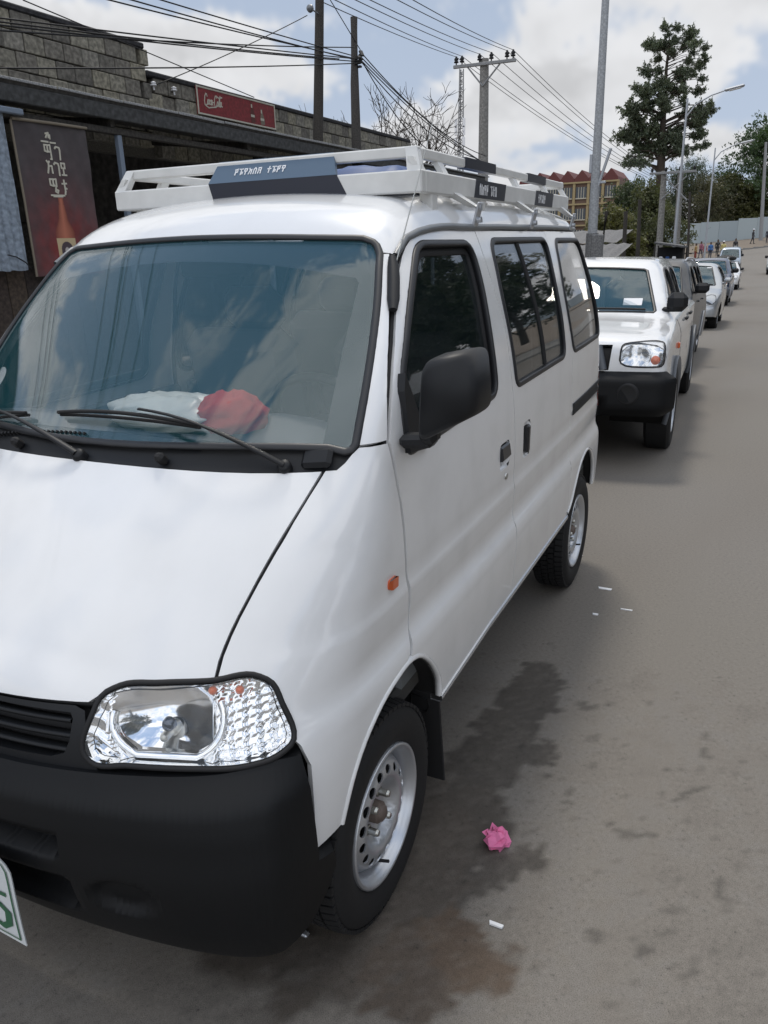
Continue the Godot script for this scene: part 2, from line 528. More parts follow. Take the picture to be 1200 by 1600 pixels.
const V_QUARTER := [-1.93, 1.715, -1.97, 1.4, -1.99, 1, -1.985, 0.75, -1.965, 0.6, -1.955, 0.478, -1.997, 0.4968, -2.034, 0.5222, -2.064, 0.5573, -2.096, 0.5904, -2.13, 0.621, -2.168, 0.6454, -2.211, 0.6635, -2.255, 0.6761, -2.3, 0.6839, -2.346, 0.6858, -2.391, 0.6808, -2.436, 0.669, -2.478, 0.6509, -2.517, 0.6258, -2.551, 0.595, -2.58, 0.5595, -2.603, 0.5192, -2.615, 0.4758, -2.62, 0.43, -2.7, 0.41, -2.775, 0.44, -2.78, 0.75, -2.755, 1.1, -2.7, 1.4, -2.6, 1.715]
const V_FARCH := [0.222, 0.44, 0.2099, 0.4691, 0.1969, 0.498, 0.1821, 0.5259, 0.1645, 0.552, 0.1445, 0.5767, 0.1222, 0.599, 0.0973, 0.6182, 0.07, 0.6347, 0.0416, 0.6481, 0.0117, 0.658, -0.0193, 0.6651, -0.0506, 0.6701, -0.0821, 0.6739, -0.1137, 0.6753, -0.1449, 0.6718, -0.1758, 0.664, -0.2042, 0.651, -0.23, 0.6325, -0.2539, 0.6117, -0.2761, 0.5892, -0.2963, 0.5649, -0.3149, 0.5392, -0.3306, 0.5117, -0.3385, 0.4816, -0.342, 0.45]
const V_RARCH := [-1.955, 0.478, -1.997, 0.4968, -2.034, 0.5222, -2.064, 0.5573, -2.096, 0.5904, -2.13, 0.621, -2.168, 0.6454, -2.211, 0.6635, -2.255, 0.6761, -2.3, 0.6839, -2.346, 0.6858, -2.391, 0.6808, -2.436, 0.669, -2.478, 0.6509, -2.517, 0.6258, -2.551, 0.595, -2.58, 0.5595, -2.603, 0.5192, -2.615, 0.4758, -2.62, 0.43]
const V_FWIN := [-0.5059, 1.645, -0.522, 1.656, -0.5389, 1.665, -0.5568, 1.671, -0.5754, 1.675, -0.595, 1.676, -0.9016, 1.675, -0.9205, 1.672, -0.9349, 1.666, -0.9446, 1.655, -0.9498, 1.64, -0.9503, 1.621, -0.9499, 1.617, -0.9478, 1.596, -0.9449, 1.575, -0.9413, 1.554, -0.9369, 1.533, -0.9317, 1.512, -0.9252, 1.488, -0.9182, 1.46, -0.9125, 1.432, -0.9079, 1.403, -0.9045, 1.375, -0.9024, 1.346, -0.8984, 1.273, -0.8954, 1.255, -0.8886, 1.241, -0.8781, 1.231, -0.8637, 1.224, -0.8456, 1.222, -0.2228, 1.202, -0.2121, 1.203, -0.2037, 1.206, -0.1978, 1.212, -0.1943, 1.22, -0.1932, 1.231, -0.1936, 1.261, -0.1947, 1.278, -0.1974, 1.296, -0.2018, 1.313, -0.2079, 1.33, -0.2156, 1.346, -0.2174, 1.349, -0.2263, 1.365, -0.2359, 1.38, -0.2463, 1.395, -0.2574, 1.409, -0.2692, 1.422, -0.2887, 1.444, -0.3073, 1.464, -0.3262, 1.484, -0.3455, 1.503, -0.3651, 1.522, -0.3851, 1.541, -0.4067, 1.561, -0.4241, 1.576, -0.4416, 1.592, -0.4593, 1.607, -0.4773, 1.622, -0.4955, 1.637]
const V_SWIN := [-1.138, 1.628, -1.146, 1.647, -1.157, 1.662, -1.172, 1.672, -1.189, 1.679, -1.21, 1.681, -1.852, 1.682, -1.871, 1.68, -1.885, 1.673, -1.893, 1.663, -1.895, 1.648, -1.892, 1.629, -1.879, 1.586, -1.87, 1.551, -1.862, 1.515, -1.857, 1.479, -1.853, 1.442, -1.852, 1.406, -1.849, 1.264, -1.847, 1.246, -1.841, 1.232, -1.83, 1.222, -1.816, 1.216, -1.798, 1.214, -1.154, 1.21, -1.138, 1.212, -1.125, 1.218, -1.115, 1.226, -1.109, 1.239, -1.106, 1.255, -1.098, 1.382, -1.097, 1.421, -1.098, 1.461, -1.103, 1.5, -1.111, 1.539, -1.122, 1.577]
const V_QWIN := [-2.037, 1.624, -2.048, 1.643, -2.062, 1.659, -2.079, 1.67, -2.099, 1.676, -2.121, 1.678, -2.539, 1.677, -2.561, 1.674, -2.579, 1.667, -2.594, 1.655, -2.604, 1.639, -2.611, 1.617, -2.619, 1.573, -2.627, 1.535, -2.634, 1.496, -2.642, 1.458, -2.651, 1.42, -2.659, 1.383, -2.685, 1.272, -2.687, 1.251, -2.684, 1.235, -2.675, 1.223, -2.659, 1.216, -2.638, 1.213, -2.062, 1.212, -2.043, 1.214, -2.028, 1.22, -2.015, 1.23, -2.005, 1.243, -1.999, 1.26, -1.981, 1.327, -1.972, 1.369, -1.969, 1.41, -1.972, 1.451, -1.981, 1.492, -1.996, 1.532]
const V_APIL := [1.419, 1.655, 1.38, 1.629, 1.342, 1.603, 1.303, 1.577, 1.266, 1.55, 1.23, 1.521, 1.195, 1.49, 1.161, 1.459, 1.127, 1.426, 1.095, 1.393, 1.064, 1.359, 1.035, 1.323, 1.006, 1.286, 0.9771, 1.25, 0.9752, 1.246, 1.007, 1.248, 1.038, 1.249, 1.07, 1.25, 1.091, 1.297, 1.114, 1.343, 1.143, 1.386, 1.174, 1.426, 1.209, 1.464, 1.246, 1.5, 1.284, 1.535, 1.323, 1.567, 1.365, 1.598, 1.407, 1.627, 1.45, 1.655]
const V_FENDER := [0.8769, 1.201, 0.8482, 1.178, 0.8193, 1.155, 0.7907, 1.131, 0.7627, 1.107, 0.7355, 1.081, 0.7087, 1.056, 0.6826, 1.029, 0.6576, 1.002, 0.6335, 0.9735, 0.6103, 0.9445, 0.5892, 0.914, 0.5706, 0.8818, 0.5575, 0.8472, 0.5845, 0.8485, 0.6116, 0.8499, 0.637, 0.8455, 0.6612, 0.8335, 0.6767, 0.8134, 0.6843, 0.7872, 0.6902, 0.7615, 0.694, 0.7352, 0.6978, 0.7089, 0.708, 0.6955, 0.7241, 0.6472, 0.7232, 0.5953, 0.7227, 0.5438, 0.7212, 0.4924, 0.7196, 0.441, 0.7943, 0.44, 0.8027, 0.4691, 0.812, 0.498, 0.8227, 0.5259, 0.8357, 0.552, 0.8509, 0.5767, 0.8683, 0.599, 0.8884, 0.6182, 0.9111, 0.6347, 0.9357, 0.6481, 0.9626, 0.658, 0.9916, 0.6651, 1.022, 0.6701, 1.054, 0.6739, 1.087, 0.6753, 1.115, 0.692, 1.137, 0.7384, 1.145, 0.7873, 1.141, 0.8388, 1.131, 0.8911, 1.124, 0.9426, 1.119, 0.9937, 1.112, 1.045, 1.101, 1.094, 1.086, 1.143, 1.077, 1.194, 1.07, 1.245, 1.041, 1.245, 1.012, 1.244, 0.9822, 1.244, 0.9571, 1.231, 0.9324, 1.215, 0.9058, 1.202]
const V_LAMP := [0.2979, 0.7089, 0.2926, 0.7208, 0.2919, 0.7345, 0.2947, 0.7493, 0.2996, 0.7644, 0.3054, 0.7792, 0.3107, 0.7929, 0.3155, 0.8067, 0.322, 0.8192, 0.3324, 0.828, 0.3457, 0.8337, 0.3594, 0.8382, 0.373, 0.8413, 0.387, 0.8426, 0.4013, 0.8429, 0.4158, 0.8426, 0.4302, 0.8423, 0.4444, 0.8425, 0.4586, 0.8428, 0.4727, 0.8429, 0.4869, 0.8429, 0.5011, 0.8428, 0.5152, 0.8427, 0.5294, 0.8426, 0.5436, 0.8426, 0.5579, 0.8433, 0.5725, 0.845, 0.5872, 0.8468, 0.6017, 0.8481, 0.6158, 0.848, 0.6293, 0.8458, 0.6422, 0.8408, 0.6551, 0.834, 0.666, 0.8252, 0.6731, 0.8135, 0.6776, 0.7997, 0.6814, 0.7856, 0.6864, 0.7712, 0.6922, 0.7554, 0.6971, 0.7397, 0.6994, 0.7252, 0.6973, 0.7132, 0.6892, 0.7046, 0.676, 0.6987, 0.6618, 0.6943, 0.6481, 0.6917, 0.6339, 0.6907, 0.6195, 0.6905, 0.6053, 0.6902, 0.5912, 0.6902, 0.577, 0.6907, 0.5629, 0.6916, 0.5487, 0.6926, 0.5346, 0.6937, 0.5204, 0.6947, 0.5063, 0.6954, 0.4921, 0.6959, 0.478, 0.6963, 0.4638, 0.6966, 0.4496, 0.6968, 0.4355, 0.6971, 0.4213, 0.6973, 0.4071, 0.6975, 0.393, 0.6977, 0.3787, 0.6978, 0.3636, 0.696, 0.3483, 0.6935, 0.3333, 0.692, 0.3196, 0.6932, 0.3077, 0.6988]
const V_ROOF := [-0.3873, 0, -0.3882, 0.1542, -0.3908, 0.3022, -0.3954, 0.439, -0.4019, 0.5619, -0.4107, 0.6698, -0.4221, 0.7633, -0.4363, 0.8434, -0.4305, 0.8603, -0.4296, 0.882, -0.4279, 0.9034, -0.4209, 0.9241, -0.4184, 0.9449, -0.4312, 0.9616, -0.4346, 0.9778, -0.514, 0.9245, -0.6082, 0.9065, -0.7037, 0.8975, -0.7995, 0.8939, -0.8957, 0.8933, -0.9918, 0.8932, -1.088, 0.8915, -1.184, 0.8895, -1.28, 0.8878, -1.376, 0.8862, -1.472, 0.8846, -1.568, 0.8831, -1.664, 0.8815, -2, 0.8815, -2.59, 0.8815, -2.68, 0.5, -2.69, 0, -2.68, -0.5, -2.59, -0.8815, -2, -0.8815, -1.664, -0.8815, -1.568, -0.8831, -1.472, -0.8846, -1.376, -0.8862, -1.28, -0.8878, -1.184, -0.8895, -1.088, -0.8915, -0.9918, -0.8932, -0.8957, -0.8933, -0.7995, -0.8939, -0.7037, -0.8975, -0.6082, -0.9065, -0.514, -0.9245, -0.4346, -0.9778, -0.4312, -0.9616, -0.4184, -0.9449, -0.4209, -0.9241, -0.4279, -0.9034, -0.4296, -0.882, -0.4305, -0.8603, -0.4363, -0.8434, -0.4221, -0.7633, -0.4107, -0.6698, -0.4019, -0.5619, -0.3954, -0.439, -0.3908, -0.3022, -0.3882, -0.1542]
const V_GUTTER := [-0.4313, 1.645, -0.5026, 1.687, -0.5828, 1.705, -0.6648, 1.714, -0.7472, 1.719, -0.8298, 1.721, -0.9125, 1.72, -0.9952, 1.72, -1.078, 1.721, -1.16, 1.722, -1.243, 1.723, -1.325, 1.724, -1.408, 1.724, -1.491, 1.724, -1.573, 1.725, -1.656, 1.726, -2, 1.728, -2.3, 1.728, -2.58, 1.725]
const V_PROF := [0.44, 0.1, 0.52, 0.3, 0.565, 0.48, 0.572, 0.62, 0.562, 0.72, 0.535, 0.805, 0.46, 0.9, 0.355, 1.015, 0.25, 1.12, 0.14, 1.215, 0.02, 1.325, -0.12, 1.46, -0.26, 1.595, -0.375, 1.7, -0.47, 1.768, -0.62, 1.82, -0.9, 1.848, -1.4, 1.862, -2, 1.855, -2.5, 1.83, -3.2, 1.77]
const V_HW := [0.1, 0.68, 0.2, 0.705, 0.28, 0.725, 0.4, 0.74, 0.55, 0.748, 0.66, 0.749, 0.695, 0.747, 0.715, 0.742, 0.733, 0.733, 0.75, 0.7285, 0.77, 0.7275, 0.8, 0.73, 0.84, 0.733, 0.86, 0.7335, 0.878, 0.73, 0.895, 0.729, 0.94, 0.731, 1.05, 0.731, 1.15, 0.728, 1.25, 0.719, 1.4, 0.694, 1.55, 0.652, 1.65, 0.617, 1.72, 0.588, 1.8, 0.545, 1.95, 0.44]
const V_KC := [-0.3, 0.42, 0, 0.42, 0.2, 0.42, 0.45, 0.38, 0.75, 0.29, 1.1, 0.21, 1.5, 0.17, 2.2, 0.16, 3.3, 0.16]
const V_TP := [-4, 0.05, -2.75, 0.02, -2.3, 0.006, -1.6, 0, -0.2, 0, 0.1, 0.004, 0.35, 0.03, 0.6, 0.09, 0.9, 0.2]
const V_RZ := [0, -2.815, 0.3, -2.83, 0.6, -2.835, 1, -2.815, 1.3, -2.77, 1.7, -2.66, 1.9, -2.61]

# ---------------------------------------------------------------- scene
const SUN := Vector3(-0.24, 1.0, -0.48)     # towards the sun

func _ready() -> void:
	rng.seed = 20240611
	noise.seed = 5; noise.frequency = 1.0; noise.fractal_octaves = 4
	noise2.seed = 17; noise2.frequency = 1.0; noise2.fractal_octaves = 3
	# camera
	cam_basis = Basis.from_euler(Vector3(-0.331928, 0.454081, -0.029913), EULER_ORDER_YXZ)
	var cam := Camera3D.new()
	cam.name = "camera"
	cam.transform = Transform3D(cam_basis, CAM)
	cam.fov = rad_to_deg(2.0 * atan(800.0 / FOC))
	cam.near = 0.05
	cam.far = 2000.0
	add_child(cam)
	cam.current = true
	# sky and air
	var env := Environment.new()
	env.background_mode = Environment.BG_SKY
	env.sky = Sky.new()
	var pan := PanoramaSkyMaterial.new()
	pan.panorama = make_sky()
	env.sky.sky_material = pan
	env.background_energy_multiplier = 1.0
	env.tonemap_mode = Environment.TONE_MAPPER_LINEAR
	env.tonemap_exposure = 1.13
	env.sdfgi_enabled = true; env.ssao_enabled = true; env.ssil_enabled = true
	env.fog_enabled = false
	env.fog_density = 0.0016
	env.fog_light_color = Color(0.86, 0.89, 0.94)
	var we := WorldEnvironment.new()
	we.name = "environment"
	we.environment = env
	add_child(we)
	# the sun, high behind the van and veiled by thin cloud
	var sun := DirectionalLight3D.new()
	sun.name = "sun"
	sun.light_energy = 0.5
	sun.light_angular_distance = 10.0
	sun.light_color = Color(1.0, 0.97, 0.92)
	sun.shadow_enabled = true
	add_child(sun)
	sun.look_at_from_position(SUN * 50.0, Vector3.ZERO)
	make_materials()
	build_ground()
	build_van()
	build_place()

func make_sky() -> ImageTexture:
	var w := 1280
	var h := 640
	var im := Image.create(w, h, false, Image.FORMAT_RGBF)
	var a := FastNoiseLite.new()
	a.seed = 34; a.frequency = 0.95; a.fractal_octaves = 6; a.fractal_gain = 0.54
	a.domain_warp_enabled = true; a.domain_warp_amplitude = 0.7; a.domain_warp_frequency = 0.6
	var b := FastNoiseLite.new()
	b.seed = 12; b.frequency = 1.5; b.fractal_octaves = 4
	var s := SUN.normalized()
	for j in h:
		var el := PI * (0.5 - (j + 0.5) / h)
		if el < -0.03:
			continue
		var y := sin(maxf(el, 0.0))
		var c := cos(el)
		var air := Vector3(0.56, 0.65, 0.79).lerp(Vector3(0.12, 0.20, 0.36), pow(y, 0.9))
		for k in w:
			var az := TAU * ((k + 0.5) / w - 0.5)
			var d := Vector3(sin(az) * c, y, -cos(az) * c)
			var q := Vector2(d.x, d.z) / (y + 0.20)
			var n := a.get_noise_2d(q.x + 3.1, q.y + 1.7)
			var cover := smoothstep(-0.17, 0.05, n + 0.05 - 0.10 * y)
			var n2 := b.get_noise_2d(q.x * 1.4, q.y * 1.4)
			# thin cloud is brightest, thick cloud greyer; all of it brighter on the sun's side
			var bright := 0.80 - 0.17 * smoothstep(0.05, 0.5, n) + 0.08 * n2
			var cl := Vector3(bright * 0.985, bright * 0.995, bright * 1.02)
			var o := air.lerp(cl, cover)
			var g := 0.5 + 0.5 * d.dot(s)
			o *= (0.45 + 0.67 * g * g) * (1.66 - 0.10 * y)
			im.set_pixel(k, j, Color(o.x, o.y, o.z))
	for j in range(int(h * 0.5) + 4, h):
		for k in range(0, w, 1):
			im.set_pixel(k, j, Color(0.30, 0.29, 0.28))
	return ImageTexture.create_from_image(im)

func make_materials() -> void:
	var p := mat(0.76, 0.77, 0.78, 0.26)
	p.clearcoat_enabled = true; p.clearcoat = 1.0; p.clearcoat_roughness = 0.06
	p.albedo_color = lin(0.78, 0.785, 0.79)
	p.albedo_texture = noise_tex(0.010, [[0.0, grey(0.955)], [0.5, grey(0.985)], [1.0, grey(1.0)]], 61, 512, 6)
	p.uv1_triplanar = true; p.uv1_scale = Vector3.ONE * 0.9
	M.paint = p
	M.plastic = mat(0.010, 0.011, 0.013, 0.5)
	M.plastic.metallic_specular = 0.4
	M.bumper = mat(0.0045, 0.005, 0.006, 0.55)
	M.bumper.metallic_specular = 0.36
	M.bumper.normal_enabled = false
	M.bumper.uv1_triplanar = true; M.bumper.uv1_scale = Vector3.ONE * 6.0;
	M.black = mat(0.010, 0.010, 0.011, 0.7)
	M.black_gloss = mat(0.018, 0.018, 0.02, 0.3)
	M.rubber = mat(0.016, 0.017, 0.020, 0.45)
	M.gutter = mat(0.16, 0.17, 0.18, 0.35)
	M.tyre = rough_mat(lin(0.009, 0.009, 0.010), 0.05, 0.7, 1.0, 3.0, 0.75, 4)
	M.tyre.uv1_world_triplanar = false
	M.steel = mat(0.55, 0.57, 0.60, 0.34, 0.75)
	M.zinc = mat(0.45, 0.45, 0.42, 0.35, 0.9)
	M.zinc_plate = mat(0.5, 0.52, 0.55, 0.35, 0.8)
	M.alloy = mat(0.55, 0.56, 0.58, 0.25, 0.7)
	M.rust = mat(0.13, 0.10, 0.085, 0.6, 0.2)
	M.chrome = mat(0.88, 0.89, 0.90, 0.06, 1.0)
	M.dark_chrome = mat(0.12, 0.13, 0.15, 0.15, 1.0)
	M.clear = glass(0.8, 0.85, 0.85, 0.03)
	M.amber = mat(0.62, 0.10, 0.012, 0.18)
	M.amber.clearcoat_enabled = true
	M.red_lens = mat(0.35, 0.012, 0.012, 0.15)
	M.windscreen = glass(0.05, 0.25, 0.30, 0.13)
	M.laminate = glass(0.05, 0.12, 0.12, 0.02)
	M.windscreen_in = glass(0.03, 0.09, 0.10, 0.10)
	M.side_glass = glass(0.008, 0.016, 0.017, 0.36)
	M.frit = mat(0.014, 0.015, 0.017, 0.2)
	M.sticker = mat(0.6, 0.6, 0.6, 0.5)
	M.carpet = mat(0.05, 0.048, 0.045, 0.95)
	M.dash = mat(0.13, 0.14, 0.145, 0.6)
	M.seat = rough_mat(lin(0.14, 0.15, 0.16), 0.2, 0.7, 1.0, 6.0, 0.9, 9)
	M.red_cloth = mat(0.42, 0.03, 0.025, 0.85)
	M.bag = mat(0.62, 0.64, 0.60, 0.35)
	M.rack = rough_mat(lin(0.70, 0.70, 0.68), 0.012, 0.94, 1.0, 1.6, 0.38, 21)
	M.board = mat(0.09, 0.135, 0.19, 0.35)
	M.navy = mat(0.014, 0.017, 0.03, 0.35)
	M.white = mat(0.75, 0.76, 0.78, 0.5)
	M.tarp = mat(0.012, 0.06, 0.20, 0.55)
	M.vcol = mat(1, 1, 1, 0.4)
	M.vcol.vertex_color_use_as_albedo = true
	# street and buildings
	M.asphalt = rough_mat(lin(0.212, 0.199, 0.182), 0.30, 0.70, 1.0, 1.5, 0.78, 14)
	M.asphalt.albedo_color = lin(0.264, 0.242, 0.215)
	M.asphalt.albedo_texture = noise_tex(0.22, [[0.0, grey(0.55)], [0.36, grey(0.84)], [0.62, grey(0.90)], [0.74, grey(0.94)], [1.0, grey(1.0)]], 14, 1024, 3)
	M.asphalt.uv1_scale = Vector3.ONE * 1.15
	M.asphalt.detail_enabled = true
	M.asphalt.detail_albedo = noise_tex(0.11, [[0.0, grey(0.58)], [0.13, grey(0.76)], [0.21, grey(0.90)], [0.45, grey(0.935)], [0.72, grey(0.955)], [0.82, grey(1.0)], [1.0, grey(1.0)]], 71, 1024, 5)
	M.asphalt.detail_blend_mode = BaseMaterial3D.BLEND_MODE_MUL
	M.asphalt.detail_uv_layer = BaseMaterial3D.DETAIL_UV_2
	M.asphalt.uv2_triplanar = true; M.asphalt.uv2_world_triplanar = true
	M.asphalt.uv2_scale = Vector3.ONE * 0.43
	M.asphalt.vertex_color_use_as_albedo = true
	M.earth = rough_mat(lin(0.27, 0.22, 0.17), 0.03, 0.65, 1.0, 0.35, 0.95, 15)
	M.concrete = rough_mat(lin(0.36, 0.35, 0.33), 0.03, 0.62, 1.0, 0.7, 0.9, 16)
	M.mortar = rough_mat(lin(0.20, 0.19, 0.165), 0.06, 0.6, 1.0, 1.5, 0.95, 17)
	M.blocks = []
	for c in [[0.36, 0.34, 0.28], [0.42, 0.395, 0.32], [0.30, 0.28, 0.24], [0.44, 0.41, 0.32], [0.25, 0.235, 0.205], [0.38, 0.36, 0.31]]:
		M.blocks.append(rough_mat(lin(c[0], c[1], c[2]), 0.02, 0.60, 1.0, 1.3, 0.95, 18 + M.blocks.size()))
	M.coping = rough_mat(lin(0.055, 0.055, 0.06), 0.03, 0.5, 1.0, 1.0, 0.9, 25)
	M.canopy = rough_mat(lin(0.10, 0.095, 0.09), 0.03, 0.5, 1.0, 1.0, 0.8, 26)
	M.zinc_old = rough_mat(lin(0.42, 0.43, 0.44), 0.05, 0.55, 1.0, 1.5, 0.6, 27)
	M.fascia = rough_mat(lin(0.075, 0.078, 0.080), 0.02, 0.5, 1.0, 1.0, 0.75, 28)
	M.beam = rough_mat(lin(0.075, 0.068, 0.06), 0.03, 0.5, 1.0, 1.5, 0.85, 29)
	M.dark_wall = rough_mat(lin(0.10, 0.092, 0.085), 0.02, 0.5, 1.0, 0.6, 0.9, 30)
	M.blue_post = mat(0.17, 0.21, 0.27, 0.5)
	M.blue_sheet = rough_mat(lin(0.36, 0.43, 0.52), 0.02, 0.6, 1.0, 1.4, 0.5, 31)
	M.planks = []
	for c in [[0.075, 0.055, 0.045], [0.095, 0.070, 0.052], [0.060, 0.046, 0.040]]: M.planks.append(rough_mat(lin(c[0], c[1], c[2]), 0.02, 0.6, 1.0, 2.0, 0.9, 34 + M.planks.size()))
	M.cream = mat(0.52, 0.50, 0.42, 0.6)
	M.old_wood = mat(0.20, 0.17, 0.13, 0.8)
	M.sign_red = rough_mat(lin(0.30, 0.028, 0.035), 0.02, 0.7, 1.0, 1.5, 0.5, 40)
	M.sign_brown = mat(0.10, 0.025, 0.02, 0.5)
	M.pole_wood = rough_mat(lin(0.085, 0.075, 0.065), 0.05, 0.5, 1.0, 1.5, 0.9, 41)
	M.pole_grey = rough_mat(lin(0.12, 0.11, 0.10), 0.05, 0.5, 1.0, 1.5, 0.9, 42)
	M.cable = mat(0.012, 0.012, 0.013, 0.6)
	M.galv = mat(0.40, 0.42, 0.45, 0.5, 0.3)
	M.lamp_paint = rough_mat(lin(0.50, 0.52, 0.54), 0.03, 0.7, 1.0, 1.2, 0.5, 43)
	M.lamp_grey = rough_mat(lin(0.28, 0.28, 0.28), 0.03, 0.6, 1.0, 1.2, 0.7, 44)
	M.frosted = mat(0.7, 0.7, 0.68, 0.3)
	M.bark = rough_mat(lin(0.085, 0.065, 0.05), 0.05, 0.5, 1.0, 0.8, 0.95, 45)
	M.leaf = mat(1, 1, 1, 0.55)
	M.leaf.vertex_color_use_as_albedo = true
	M.leaf.backlight_enabled = true
	M.leaf.backlight = lin(0.50, 0.56, 0.30)
	M.far_wall = mat(0.15, 0.10, 0.075, 0.9)
	M.far_yellow = mat(0.33, 0.26, 0.14, 0.8)
	M.far_cream = mat(0.45, 0.42, 0.34, 0.8)
	M.far_glass = mat(0.05, 0.06, 0.07, 0.2)
	M.red_roof = rough_mat(lin(0.17, 0.045, 0.040), 0.05, 0.7, 1.0, 0.4, 0.7, 46)
	M.tin_wall = rough_mat(lin(0.20, 0.18, 0.16), 0.02, 0.5, 1.0, 0.8, 0.8, 47)
	M.tin_roof = rough_mat(lin(0.17, 0.17, 0.175), 0.02, 0.5, 1.0, 0.8, 0.6, 48)
	M.fence = [mat(0.33, 0.38, 0.40, 0.7), mat(0.30, 0.35, 0.375, 0.7), mat(0.35, 0.40, 0.415, 0.7)]
	M.pink = mat(0.70, 0.18, 0.36, 0.8)
	# other cars
	M.white_paint = M.paint
	M.silver = car_paint(0.42, 0.44, 0.46, 0.5)
	M.grey_paint = car_paint(0.022, 0.025, 0.029, 0.0)
	M.grey_paint.clearcoat = 0.4
	M.blue_paint = car_paint(0.035, 0.055, 0.11, 0.3)
	M.blue_white = car_paint(0.45, 0.52, 0.60, 0.0)
	M.green_paint = car_paint(0.08, 0.30, 0.05, 0.0)
	M.alloy_paint = car_paint(0.35, 0.36, 0.38, 0.4)
	M.grey_trim = mat(0.10, 0.11, 0.125, 0.45)
	M.lamp_bowl = mat(0.72, 0.73, 0.74, 0.16, 0.9)
	M.car_glass = glass(0.012, 0.025, 0.028, 0.35)
	M.car_glass_in = glass(0.02, 0.05, 0.055, 0.25)

func car_paint(r: float, g: float, b: float, metal: float) -> StandardMaterial3D:
	var m := mat(r, g, b, 0.38, metal)
	m.clearcoat_enabled = true; m.clearcoat = 1.0; m.clearcoat_roughness = 0.05
	return m

